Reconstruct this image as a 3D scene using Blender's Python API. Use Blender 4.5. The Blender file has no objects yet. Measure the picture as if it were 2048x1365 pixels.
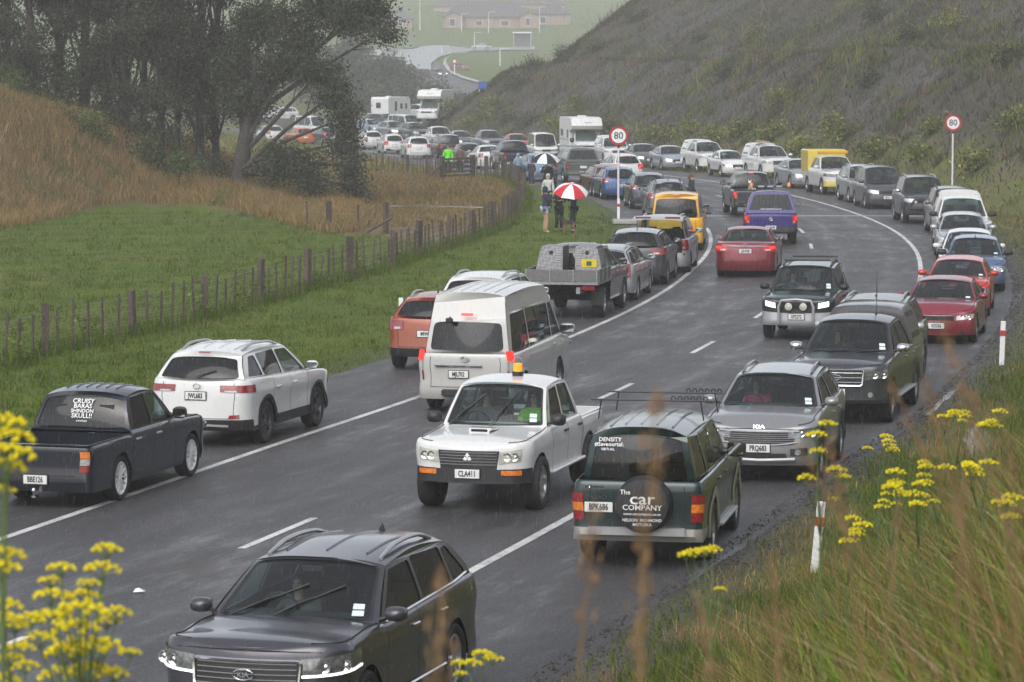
import bpy, bmesh, math, random
import numpy as np
from mathutils import Vector, Matrix
from mathutils.geometry import tessellate_polygon

random.seed(7); RNG = np.random.default_rng(11)
scn = bpy.context.scene
COL = scn.collection

# ---------------------------------------------------------------- camera
F_PX, CAM_H, Y_HOR = 6700.0, 6.6, 110.0            # focal length in photo pixels, eye height over the road, horizon row
cam_d = bpy.data.cameras.new('camera'); cam = bpy.data.objects.new('camera', cam_d); COL.objects.link(cam)
cam.location = (0, 0, CAM_H)
PITCH = math.atan((682.5 - Y_HOR) / F_PX)
cam.rotation_euler = (math.pi/2 - PITCH, 0, 0)
cam_d.sensor_width = 36.0; cam_d.lens = 36.0 * F_PX / 2048
cam_d.clip_start = 0.5; cam_d.clip_end = 4000
cam_d.dof.use_dof = True; cam_d.dof.focus_distance = 70.0; cam_d.dof.aperture_fstop = 8.0
scn.camera = cam

# ---------------------------------------------------------------- sky, sun, exposure
W = bpy.data.worlds.new('World'); scn.world = W; W.use_nodes = True
wn = W.node_tree; wn.nodes.clear()
SUN_EL, SUN_AZ = math.radians(46), math.radians(200)     # bright part of the cloud lies behind the camera
sky = wn.nodes.new('ShaderNodeTexSky'); sky.sky_type = 'NISHITA'; sky.sun_disc = False
sky.sun_elevation = SUN_EL; sky.sun_rotation = SUN_AZ; sky.air_density = 1.0; sky.dust_density = 2.5; sky.ozone_density = 1.0
hs = wn.nodes.new('ShaderNodeHueSaturation'); hs.inputs['Saturation'].default_value = 0.32   # rain cloud: almost no blue
bg = wn.nodes.new('ShaderNodeBackground'); bg.inputs['Strength'].default_value = 0.14
wo = wn.nodes.new('ShaderNodeOutputWorld')
wn.links.new(sky.outputs[0], hs.inputs['Color']); wn.links.new(hs.outputs[0], bg.inputs['Color']); wn.links.new(bg.outputs[0], wo.inputs[0])
sun_d = bpy.data.lights.new('sun', 'SUN'); sun = bpy.data.objects.new('sun', sun_d); COL.objects.link(sun)
sun_d.energy = 0.85; sun_d.angle = math.radians(60); sun_d.color = (1.0, 0.985, 0.97)
sun.rotation_euler = (math.pi/2 - SUN_EL, 0, math.pi - SUN_AZ)
scn.view_settings.view_transform = 'Standard'; scn.view_settings.look = 'None'
scn.view_settings.gamma = 1.0; scn.view_settings.use_curve_mapping = False
scn.view_settings.exposure = 0.70
scn.render.engine = 'CYCLES'
cy = scn.cycles
cy.use_denoising = True; cy.max_bounces = 8; cy.transparent_max_bounces = 12; cy.diffuse_bounces = 3; cy.glossy_bounces = 3
cy.transmission_bounces = 4; cy.volume_bounces = 3; cy.caustics_reflective = False; cy.caustics_refractive = False
cy.volume_step_rate = 4.0; cy.sample_clamp_indirect = 6.0

# ---------------------------------------------------------------- helpers
def obj(name, mesh, mat=None, parent=None, kind=None):
    o = bpy.data.objects.new(name, mesh); COL.objects.link(o)
    if mat is not None:
        if not mesh.materials: mesh.materials.append(mat)
    if parent is not None: o.parent = parent
    if kind: o['kind'] = kind
    return o
def tag(o, label, cat, group=None):
    o['label'] = label; o['category'] = cat
    if group: o['group'] = group
    return o
def thing(name, label, cat, loc=(0, 0, 0), rz=0.0, group=None):
    o = bpy.data.objects.new(name, None); COL.objects.link(o); o.empty_display_size = 0.2
    o.location = loc; o.rotation_euler = (0, 0, rz)
    return tag(o, label, cat, group)
def mesh_of(name, verts, faces, smooth=None, mats=None, midx=None):
    m = bpy.data.meshes.new(name); m.from_pydata([tuple(v) for v in verts], [], faces); m.validate(verbose=False)
    if smooth is not None:
        m.polygons.foreach_set('use_smooth', [True]*len(m.polygons))
        if smooth < 179: m.set_sharp_from_angle(angle=math.radians(smooth))
    if mats:
        for k in mats: m.materials.append(k)
        if midx is not None and len(midx) == len(m.polygons): m.polygons.foreach_set('material_index', midx)
    m.update(); return m
class MB:
    """collects simple shapes into one mesh"""
    def __init__(s): s.v = []; s.f = []
    def add(s, vs, fs):
        n = len(s.v); s.v += [tuple(p) for p in vs]; s.f += [tuple(n+i for i in q) for q in fs]; return s
    def box(s, cx, cy, cz, sx, sy, sz, rz=0.0, taper=1.0):
        c, n = math.cos(rz), math.sin(rz); vs = []
        for dz, k in ((-.5, 1.0), (.5, taper)):
            for dx, dy in ((-.5, -.5), (.5, -.5), (.5, .5), (-.5, .5)):
                x, y = dx*sx*k, dy*sy*k; vs.append((cx+x*c-y*n, cy+x*n+y*c, cz+dz*sz))
        return s.add(vs, [(0,3,2,1), (4,5,6,7), (0,1,5,4), (1,2,6,5), (2,3,7,6), (3,0,4,7)])
    def rbox(s, cx, cy, cz, sx, sy, sz, b):
        """box with chamfered edges along all sides (24 corner points)"""
        vs = []; X, Y, Z = sx/2, sy/2, sz/2
        for z, k in ((-Z, b), (-Z+b, 0), (Z-b, 0), (Z, b)):
            for (px, py) in ((X-k-b*0, -Y+k+b), (X-k, Y-k-b), (X-k-b, Y-k), (-X+k+b, Y-k), (-X+k, Y-k-b), (-X+k, -Y+k+b), (-X+k+b, -Y+k), (X-k-b, -Y+k)):
                vs.append((cx+px, cy+py, cz+z))
        fs = [tuple(reversed(range(8))), tuple(range(24, 32))]
        for r in range(3):
            for i in range(8): fs.append((r*8+i, r*8+(i+1) % 8, r*8+8+(i+1) % 8, r*8+8+i))
        return s.add(vs, fs)
    def tube(s, pts, rad, n=6, cap=True):
        pts = [Vector(p) for p in pts]; m = len(pts)
        if not hasattr(rad, '__len__'): rad = [rad]*m
        base = []; up = None
        for i, p in enumerate(pts):
            t = (pts[min(i+1, m-1)]-pts[max(i-1, 0)])
            t = t.normalized() if t.length > 1e-9 else Vector((0, 0, 1))
            if up is None: up = Vector((0, 0, 1)) if abs(t.z) < .9 else Vector((1, 0, 0))
            a = t.cross(up)
            if a.length < 1e-6: a = t.orthogonal()
            a.normalize(); b = t.cross(a)
            for k in range(n):
                q = 2*math.pi*k/n; base.append(p+(a*math.cos(q)+b*math.sin(q))*rad[i])
        fs = []
        for i in range(m-1):
            for k in range(n): fs.append((i*n+k, i*n+(k+1) % n, (i+1)*n+(k+1) % n, (i+1)*n+k))
        if cap: fs += [tuple(reversed(range(n))), tuple(range((m-1)*n, m*n))]
        return s.add(base, fs)
    def lathe(s, prof, n=16, axis='z', loc=(0, 0, 0)):
        vs = []
        for (r, h) in prof:
            for k in range(n):
                q = 2*math.pi*k/n; a, b = r*math.cos(q), r*math.sin(q)
                p = (a, b, h) if axis == 'z' else ((a, h, b) if axis == 'y' else (h, a, b))
                vs.append((p[0]+loc[0], p[1]+loc[1], p[2]+loc[2]))
        fs = []
        for i in range(len(prof)-1):
            for k in range(n):
                q = (i*n+k, i*n+(k+1) % n, (i+1)*n+(k+1) % n, (i+1)*n+k)
                fs.append(q if axis != 'y' else q[::-1])
        return s.add(vs, fs)
    def mesh(s, name, smooth=None): return mesh_of(name, s.v, s.f, smooth)
    def build(s, name, mat, parent=None, smooth=None, kind=None): return obj(name, s.mesh(name, smooth), mat, parent, kind)

def pchip(xs, ys):
    """smooth monotone interpolation through control points"""
    xs = np.asarray(xs, float); ys = np.asarray(ys, float); h = np.diff(xs); d = np.diff(ys)/h
    m = np.zeros(len(xs)); m[0], m[-1] = d[0], d[-1]
    for i in range(1, len(xs)-1):
        if d[i-1]*d[i] > 0:
            w1, w2 = 2*h[i]+h[i-1], h[i]+2*h[i-1]; m[i] = (w1+w2)/(w1/d[i-1]+w2/d[i])
    def f(x):
        x = np.clip(np.asarray(x, float), xs[0], xs[-1]); i = np.clip(np.searchsorted(xs, x)-1, 0, len(xs)-2)
        t = (x-xs[i])/h[i]
        return (1+2*t)*(1-t)**2*ys[i]+t*(1-t)**2*h[i]*m[i]+t*t*(3-2*t)*ys[i+1]+t*t*(t-1)*h[i]*m[i+1]
    return f
def sstep(a, b, x):
    t = np.clip((np.asarray(x, float)-a)/(b-a), 0, 1); return t*t*(3-2*t)

# ---------------------------------------------------------------- materials
MATS = {}
def nt(name):
    m = bpy.data.materials.new(name); m.use_nodes = True; n = m.node_tree; n.nodes.clear()
    o = n.nodes.new('ShaderNodeOutputMaterial'); MATS[name] = m; return m, n, o
def N(n, kind, **kw):
    k = n.nodes.new(kind)
    for a, v in kw.items():
        if a.startswith('i_'): k.inputs[a[2:].replace('_', ' ')].default_value = v
        else: setattr(k, a, v)
    return k
def principled(n, o, **kw):
    p = n.nodes.new('ShaderNodeBsdfPrincipled')
    for a, v in kw.items(): p.inputs[a].default_value = v
    n.links.new(p.outputs[0], o.inputs['Surface']); return p
def ramp(n, fac, stops):
    r = n.nodes.new('ShaderNodeValToRGB'); n.links.new(fac, r.inputs[0]); e = r.color_ramp.elements
    while len(e) < len(stops): e.new(0.5)
    for k, (p, c) in zip(e, stops): k.position = p; k.color = (*c, 1) if len(c) == 3 else c
    return r.outputs[0]
def noise(n, scale, detail=4, rough=0.55, vec=None, dist=0.0):
    k = N(n, 'ShaderNodeTexNoise'); k.inputs['Scale'].default_value = scale; k.inputs['Detail'].default_value = detail
    k.inputs['Roughness'].default_value = rough; k.inputs['Distortion'].default_value = dist
    if vec is not None: n.links.new(vec, k.inputs['Vector'])
    return k.outputs['Fac']
def geo_pos(n): return N(n, 'ShaderNodeNewGeometry').outputs['Position']
def bump(n, h, p, strength=0.3, dist=0.02):
    b = N(n, 'ShaderNodeBump'); b.inputs['Strength'].default_value = strength; b.inputs['Distance'].default_value = dist
    n.links.new(h, b.inputs['Height']); n.links.new(b.outputs[0], p.inputs['Normal'])
def mixc(n, fac, a, b):
    m = N(n, 'ShaderNodeMix', data_type='RGBA')
    for s, i in ((fac, 0), (a, 6), (b, 7)):
        if hasattr(s, 'is_linked') or hasattr(s, 'node'): n.links.new(s, m.inputs[i])
        else: m.inputs[i].default_value = s if i == 0 else ((*s, 1) if len(s) == 3 else s)
    return m.outputs[2]
def mathn(n, op, a, b=0.0):
    m = N(n, 'ShaderNodeMath', operation=op)
    for s, i in ((a, 0), (b, 1)):
        if hasattr(s, 'node'): n.links.new(s, m.inputs[i])
        else: m.inputs[i].default_value = s
    return m.outputs[0]
def plain(name, col, rough=0.5, metal=0.0, spec=0.5, var=0.12, scale=6.0, **kw):
    """simple material with a little tone variation so that nothing is dead flat"""
    if name in MATS: return MATS[name]
    m, n, o = nt(name); p = principled(n, o, Roughness=rough, Metallic=metal); p.inputs['Specular IOR Level'].default_value = spec
    for a, v in kw.items(): p.inputs[a.replace('_', ' ')].default_value = v
    tc = N(n, 'ShaderNodeTexCoord').outputs['Object']
    f = noise(n, scale, 3, .6, tc)
    lo = tuple(c*(1-var) for c in col); hi = tuple(min(1, c*(1+var)) for c in col)
    n.links.new(ramp(n, f, [(.3, lo), (.7, hi)]), p.inputs['Base Color']); return m
def paint(name, col, metal=0.0, rough=0.28, dirt=0.25):
    """wet car paint: clear coat, beads of rain, road film towards the sills"""
    key = 'paint_'+name
    if key in MATS: return MATS[key]
    m, n, o = nt(key); p = principled(n, o, Roughness=rough, Metallic=metal*0.55)
    p.inputs['Coat Weight'].default_value = 0.7; p.inputs['Coat Roughness'].default_value = 0.07
    p.inputs['Specular IOR Level'].default_value = 0.4
    tc = N(n, 'ShaderNodeTexCoord').outputs['Object']; sep = N(n, 'ShaderNodeSeparateXYZ'); n.links.new(tc, sep.inputs[0])
    f = noise(n, 3.0, 5, .65, tc); zf = mathn(n, 'MULTIPLY_ADD', sep.outputs[2], -1.3); zf.node.inputs[2].default_value = 1.0
    d = mathn(n, 'MULTIPLY', mathn(n, 'MAXIMUM', zf, 0.0), f); d = mathn(n, 'MULTIPLY', d, dirt*1.6)
    n.links.new(mixc(n, d, col, (0.085, 0.08, 0.072)), p.inputs['Base Color'])
    g = noise(n, 95.0, 2, .5, tc); r = mathn(n, 'MULTIPLY_ADD', g, 0.22); r.node.inputs[2].default_value = rough-0.09
    n.links.new(r, p.inputs['Roughness'])
    drops = ramp(n, g, [(.55, (0, 0, 0)), (.66, (1, 1, 1))])
    bump(n, drops, p, .06, .002); return m
def emis(name, col, strength, base=None):
    if name in MATS: return MATS[name]
    m, n, o = nt(name); p = principled(n, o, Roughness=.25); p.inputs['Base Color'].default_value = (*(base or col), 1)
    p.inputs['Emission Color'].default_value = (*col, 1); p.inputs['Emission Strength'].default_value = strength
    f = noise(n, 40.0, 2, .5, N(n, 'ShaderNodeTexCoord').outputs['Object'])
    r = mathn(n, 'MULTIPLY_ADD', f, strength*0.8); r.node.inputs[2].default_value = strength*0.6
    n.links.new(r, p.inputs['Emission Strength']); return m
def glass(name, tint, refl=1.0, rough=0.03):
    if name in MATS: return MATS[name]
    m, n, o = nt(name)
    t = N(n, 'ShaderNodeBsdfTransparent'); t.inputs[0].default_value = (*tint, 1)
    g = N(n, 'ShaderNodeBsdfGlossy'); g.inputs['Roughness'].default_value = rough; g.inputs[0].default_value = (refl, refl, refl, 1)
    fr = N(n, 'ShaderNodeFresnel'); bk = N(n, 'ShaderNodeNewGeometry').outputs['Backfacing']; io = mathn(n, 'MULTIPLY_ADD', bk, 1/1.5-1.5); io.node.inputs[2].default_value = 1.5; n.links.new(io, fr.inputs[0])   # same sheen from either side of the pane
    tc = N(n, 'ShaderNodeTexCoord').outputs['Object']; dr = noise(n, 70.0, 2, .5, tc)
    dif = N(n, 'ShaderNodeBsdfDiffuse'); dif.inputs[0].default_value = (.30, .32, .33, 1)
    mx = N(n, 'ShaderNodeMixShader'); n.links.new(fr.outputs[0], mx.inputs[0]); n.links.new(t.outputs[0], mx.inputs[1]); n.links.new(g.outputs[0], mx.inputs[2])
    m2 = N(n, 'ShaderNodeMixShader'); n.links.new(ramp(n, dr, [(.54, (.01, .01, .01)), (.74, (.12, .12, .12))]), m2.inputs[0])   # water beads
    n.links.new(mx.outputs[0], m2.inputs[1]); n.links.new(dif.outputs[0], m2.inputs[2]); n.links.new(m2.outputs[0], o.inputs['Surface']); return m

def font_mesh(text, size, name, align='CENTER', depth=0.0, squeeze=1.0):
    """lettering as a mesh in the local xz plane, facing -y, centred on the origin"""
    cu = bpy.data.curves.new('lettering', 'FONT'); cu.body = text; cu.size = size; cu.align_x = align; cu.align_y = 'CENTER'
    cu.extrude = depth; cu.resolution_u = 2; cu.offset = size*(.028 if name == 'plate_lettering' else .012); cu.space_line = 0.9
    t = bpy.data.objects.new('lettering', cu); COL.objects.link(t)
    dg = bpy.context.evaluated_depsgraph_get(); dg.update(); me = bpy.data.meshes.new_from_object(t.evaluated_get(dg))
    bpy.data.objects.remove(t); bpy.data.curves.remove(cu)
    me.transform(Matrix.Rotation(math.pi/2, 4, 'X') @ Matrix.Diagonal((squeeze, 1, 1, 1))); me.name = name; return me
# ================================================================ the lie of the land
CL = np.array([(-16.7,0),(-11,19),(-5.7,37),(-3.55,44.7),(-0.8,55),(1.85,64.7),(4.55,76.5),(6.6,86.5),(8.3,97),(9.75,109),(10.5,118),(10.9,127),
  (10.9,137),(10.5,147),(9.8,156),(8.6,165),(7,175),(5,186),(2.9,197),(0.9,209),(-0.8,222),(-2.6,236),(-4.8,250),(-7.6,264),(-11,278),(-15,291),
  (-20.5,304),(-28,317),(-37,328),(-44,341),(-47,356),(-44,371),(-36,383),(-25,391),(-12,397),(0,404),(10,415),(16,432),(16,452),(11,475),(3,498),
  (-5,524),(-11,556),(-15,600),(-19,660),(-23,730),(-26,800)], float)
def resample(P, step):
    """Catmull-Rom through P, evenly respaced"""
    Q = np.vstack([2*P[0]-P[1], P, 2*P[-1]-P[-2]]); out = []
    for i in range(1, len(Q)-2):
        a, b, c, d = Q[i-1], Q[i], Q[i+1], Q[i+2]
        for t in np.linspace(0, 1, 24, endpoint=False):
            out.append(.5*((2*b)+(c-a)*t+(2*a-5*b+4*c-d)*t*t+(3*b-a-3*c+d)*t**3))
    out.append(P[-1]); out = np.array(out); s = np.r_[0, np.cumsum(np.hypot(*np.diff(out, axis=0).T))]
    g = np.arange(0, s[-1], step); return np.c_[np.interp(g, s, out[:, 0]), np.interp(g, s, out[:, 1])], g
RC, RS = resample(CL, 1.0)
RT = np.gradient(RC, axis=0); RT /= np.linalg.norm(RT, axis=1)[:, None]
RNm = np.c_[RT[:, 1], -RT[:, 0]]                       # to the right of travel
def road_uv(x, y, limit=None):
    """signed offset to the right of the centre line and arc length, for arrays"""
    x = np.ravel(x).astype(float); y = np.ravel(y).astype(float); u = np.empty_like(x); s = np.empty_like(x)
    C = RC[:limit] if limit else RC
    for k in range(0, len(x), 4000):
        dx = x[k:k+4000, None]-C[None, :, 0]; dy = y[k:k+4000, None]-C[None, :, 1]
        j = np.argmin(dx*dx+dy*dy, axis=1); r = np.arange(len(j))
        u[k:k+4000] = dx[r, j]*RNm[j, 0]+dy[r, j]*RNm[j, 1]
        s[k:k+4000] = RS[j]+dx[r, j]*RT[j, 0]+dy[r, j]*RT[j, 1]
    return u, s
base_z = pchip([-60, 60, 170, 215, 260, 420, 470, 520, 580, 700, 840, 905, 965, 1050, 1120, 1400], [0, 0, 0, -.45, -1.0, -1.0, -.6, .4, 2.2, 4.8, 7.5, 9.4, 14.6, 19, 23, 34])
I_HILL = int(np.argmin(np.abs(RC[:330, 1]-306)))        # the cutting ends where the road swings left
def fnoise(x, y, sc, seed=0):
    """cheap smooth noise, sum of rotated sines"""
    r = np.random.default_rng(seed); v = np.zeros_like(x, dtype=float)
    for k in range(5):
        a = r.uniform(0, 6.28); f = (2*np.pi/sc)*r.uniform(.6, 1.9); v += np.sin((x*np.cos(a)+y*np.sin(a))*f+r.uniform(0, 6.28))
    return v/5
def land(x, y, bumps=True):
    shp = np.shape(x); x = np.ravel(np.asarray(x, float)); y = np.ravel(np.asarray(y, float))
    z = base_z(y).astype(float)
    u, s = road_uv(x, y, I_HILL)
    # bank the camera stands on, cutting slope with a bench on the outside of the bend
    near = 1-sstep(34, 62, s); u0 = 8.4+1.6*sstep(50, 100, s)+4.5*sstep(215, 300, s)
    bank = np.maximum(u-u0, 0)*.60*near
    sl = .06+.70*sstep(70, 150, s); q = np.maximum(u-u0, 0)
    rise = np.minimum(q*sl, 7.0+.6*fnoise(s, s, 60, 5)); over = np.maximum(q-11.5, 0); rise = rise+np.maximum(over-2.0, 0)*.62*sstep(80, 150, s)
    rise = np.minimum(rise, 24+np.minimum(over, 60)*.05)
    end = RS[I_HILL-1]; past = np.maximum(s-end, 0); rise = rise*(1-sstep(0, 15, past))
    wob = 1+.10*fnoise(x, y, 26, 2)*sstep(2, 8, q)
    hill = np.maximum(bank, rise*wob*(1-near))
    z = z+hill
    # grassy spur on the left under the trees
    yf = 128+13*np.exp(-((x+15.5)/5.0)**2); w = np.maximum(-x-9.3-.04*(y-140), 0)
    spur = np.minimum(w*.37, 9+.1*w)*sstep(0, 20, y-yf)*(1-sstep(158, 205, y)*.85)
    z = z+spur*(1+.06*fnoise(x, y, 9, 3))
    if bumps:
        off = sstep(6.7, 9, np.abs(u)); z = z+off*(.05*fnoise(x, y, 7, 8)+.03*fnoise(x, y, 2.7, 9))
    uu, ss = road_uv(x, y) if (y > 300).any() else (u, s)
    z = z-.035*(1-sstep(6.6, 8.2, np.abs(uu)))
    return z.reshape(shp) if shp else float(z[0])
_cP, _sP = math.cos(PITCH), math.sin(PITCH)
def ray(px, py):
    """direction of a photo pixel, per metre of y"""
    a, b = (px-1024)/F_PX, (682.5-py)/F_PX; k = _cP+b*_sP; return a/k, (b*_cP-_sP)/k
def P3(px, py, d):
    rx, rz = ray(px, py); return Vector((rx*d, d, CAM_H+rz*d))
_YS = np.concatenate([np.arange(6, 320, .5), np.arange(320, 1300, 2.0)])
def ground_at(px, py, zoff=0.0):
    """march the view ray of a photo pixel down to the land"""
    rx, rz = ray(px, py); xs = rx*_YS; zs = CAM_H+rz*_YS
    h = land(xs, _YS, False)+zoff; k = np.nonzero(zs <= h)[0]
    if len(k) == 0: return None
    j = k[0]; return Vector((xs[j], _YS[j], h[j]))
def flat(px, py):
    """photo pixel to the level ground of the road and paddock"""
    rx, rz = ray(px, py); d = -CAM_H/rz; return rx*d, d
def to_px(p):
    zc = p[1]*_cP+(CAM_H-p[2])*_sP; yc = p[1]*_sP-(CAM_H-p[2])*_cP
    return 1024+F_PX*p[0]/zc, 682.5-F_PX*yc/zc

# ---------------------------------------------------------------- ground sheet
def ground_material():
    m, n, o = nt('grassland'); p = principled(n, o, Roughness=.85); p.inputs['Specular IOR Level'].default_value = .25
    pos = geo_pos(n); at = N(n, 'ShaderNodeAttribute', attribute_name='zone'); sp = N(n, 'ShaderNodeSeparateColor'); n.links.new(at.outputs['Color'], sp.inputs[0])
    f1 = noise(n, .35, 5, .62, pos); f2 = noise(n, 4.5, 4, .7, pos); f3 = noise(n, .06, 3, .5, pos)
    mixn = mathn(n, 'MULTIPLY_ADD', f2, .5); mixn.node.inputs[2].default_value = 0.0; mixn = mathn(n, 'ADD', mixn, mathn(n, 'MULTIPLY', f1, .5))
    green = ramp(n, mixn, [(.30, (.042, .066, .005)), (.47, (.072, .112, .008)), (.60, (.100, .142, .011)), (.72, (.145, .152, .026))])
    dry = ramp(n, mixn, [(.30, (.060, .050, .024)), (.46, (.125, .092, .046)), (.58, (.185, .132, .066)), (.72, (.115, .104, .040))])
    scrub = ramp(n, mixn, [(.30, (.026, .027, .015)), (.45, (.050, .047, .028)), (.56, (.072, .062, .042)), (.70, (.064, .074, .028))])
    dirt = ramp(n, mixn, [(.3, (.022, .020, .018)), (.5, (.048, .043, .037)), (.62, (.085, .076, .066)), (.75, (.15, .135, .12))])
    # rock face: streaks running down the cut
    sx = N(n, 'ShaderNodeVectorMath', operation='MULTIPLY'); n.links.new(pos, sx.inputs[0]); sx.inputs[1].default_value = (1.0, .35, .55)
    fr = noise(n, 1.1, 6, .75, sx.outputs[0], .6); rock = ramp(n, fr, [(.34, (.040, .038, .040)), (.52, (.085, .080, .086)), (.66, (.14, .135, .145))])
    rm = ramp(n, mathn(n, 'ADD', mathn(n, 'MULTIPLY', f3, .7), mathn(n, 'MULTIPLY', f1, .45)), [(.52, (0, 0, 0)), (.66, (1, 1, 1))])
    scrub = mixc(n, mathn(n, 'MULTIPLY', rm, .65), scrub, rock)
    c = mixc(n, sp.outputs[0], green, dry); c = mixc(n, sp.outputs[2], c, scrub)
    at2 = N(n, 'ShaderNodeAttribute', attribute_name='bare'); bf = mathn(n, 'MULTIPLY', at2.outputs['Fac'], ramp(n, f2, [(.25, (.4, .4, .4)), (.5, (1, 1, 1))]))
    c = mixc(n, bf, c, dirt); n.links.new(c, p.inputs['Base Color'])
    wet = mathn(n, 'MULTIPLY_ADD', at2.outputs['Fac'], -.4); wet.node.inputs[2].default_value = .85; n.links.new(wet, p.inputs['Roughness'])
    bump(n, mathn(n, 'ADD', f2, noise(n, 17.0, 3, .7, pos)), p, .55, .10); return m
# border of the mown paddock, photo pixels turned to the flat land
_pb = [(-200, 500), (0, 462), (90, 440), (180, 424), (270, 417), (350, 417), (450, 424), (540, 440), (620, 462), (700, 470), (775, 472), (860, 486), (930, 482), (975, 470)]
PAD = np.array([flat(*q) for q in _pb])
FEN_PX = [(-120, 765), (0, 735), (135, 700), (315, 663), (460, 627), (580, 592), (690, 560), (775, 540), (835, 517), (890, 500), (940, 483), (975, 470), (1010, 452), (1040, 425), (1050, 396), (1032, 374), (1008, 362), (985, 356), (950, 352)]
FEN = np.array([flat(*q) for q in FEN_PX])
def seg_dist(x, y, P):
    d = np.full(x.shape, 1e9)
    for a, b in zip(P[:-1], P[1:]):
        ab = b-a; t = np.clip(((x-a[0])*ab[0]+(y-a[1])*ab[1])/(ab@ab), 0, 1); d = np.minimum(d, np.hypot(x-a[0]-t*ab[0], y-a[1]-t*ab[1]))
    return d
def in_poly(x, y, P):
    c = np.zeros(x.shape, bool); n = len(P)
    for i in range(n):
        x0, y0 = P[i]; x1, y1 = P[(i+1) % n]
        k = ((y0 > y) != (y1 > y)) & (x < (x1-x0)*(y-y0)/(y1-y0+1e-12)+x0); c ^= k
    return c
DRY_POLY = np.vstack([PAD, FEN[11:], [(-6, 190), (-30, 215), (-90, 260), (-120, 120)]])
ys = np.concatenate([np.arange(-14, 60, .8), np.arange(60, 200, .62), np.arange(200, 330, 1.4), np.arange(330, 620, 4), np.arange(620, 1400, 14)])
cols = np.linspace(-1, 1, 230); cols = np.sign(cols)*np.abs(cols)**1.15
GX = np.outer(34+.30*np.maximum(ys, 0), cols)+(.03*np.maximum(ys, 0))[:, None]*0; GY = np.repeat(ys[:, None], len(cols), 1)
GZ = land(GX, GY)
fx, fy = GX.ravel(), GY.ravel(); gu, gs = road_uv(fx, fy); gu2, gs2 = road_uv(fx, fy, I_HILL)
jit = 1.2*fnoise(fx, fy, 6, 21)+.9*fnoise(fx, fy, 2.1, 22)
dryv = in_poly(fx+jit*.6, fy+jit*.8, DRY_POLY).astype(float)
dryv = np.maximum(dryv, sstep(235, 300, fy)*.35*(fy < 520)); dryv = np.maximum(dryv, ((gu2 > 8.5) & (gs2 < 60))*.42); dryv = np.maximum(dryv, ((gu2 > 7.6) & (gs2 > 70) & (fy < 330))*(.55+.3*jit))
dryv = np.maximum(dryv, .25*(fnoise(fx, fy, 11, 31) > .35))
scr = sstep(1.0, 4.0, gu2-10.2+jit)*sstep(75, 120, gs2)*(fy < 420)
bare = np.maximum(1-sstep(.2, 1.7, np.abs(gu)-6.2+.5*jit), 0)*(.40+.55*(gu > 0))*(fy < 330)
trk = seg_dist(fx, fy, np.array([flat(*q) for q in [(590, 316), (650, 332), (735, 349), (800, 356), (870, 366), (940, 372)]]))
bare = np.maximum(bare, (1-sstep(.5, 1.3, trk+.3*jit)))
sgn = ground_at(1238, 440); bare = np.maximum(bare, .8*(1-sstep(.8, 1.9, np.hypot(fx-sgn.x, (fy-sgn.y)*.35)+.3*jit)))
pud = np.hypot((fx-8.2)/1.0, (fy-52)/5.5); bare = np.maximum(bare, .75*(1-sstep(.7, 1.4, pud+.35*jit)))
nr, nc = GX.shape; idx = np.arange(nr*nc).reshape(nr, nc)
gf = np.c_[idx[:-1, :-1].ravel(), idx[:-1, 1:].ravel(), idx[1:, 1:].ravel(), idx[1:, :-1].ravel()]
gm = mesh_of('ground', np.c_[fx, fy, GZ.ravel()], gf.tolist(), 180)
ca = gm.color_attributes.new('zone', 'FLOAT_COLOR', 'POINT'); ca.data.foreach_set('color', np.c_[np.clip(dryv, 0, 1), np.zeros(len(fx)), np.clip(scr, 0, 1), np.ones(len(fx))].ravel())
ba = gm.attributes.new('bare', 'FLOAT', 'POINT'); ba.data.foreach_set('value', np.clip(bare, 0, 1))
ground = obj('ground', gm, ground_material(), kind='structure')

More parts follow.
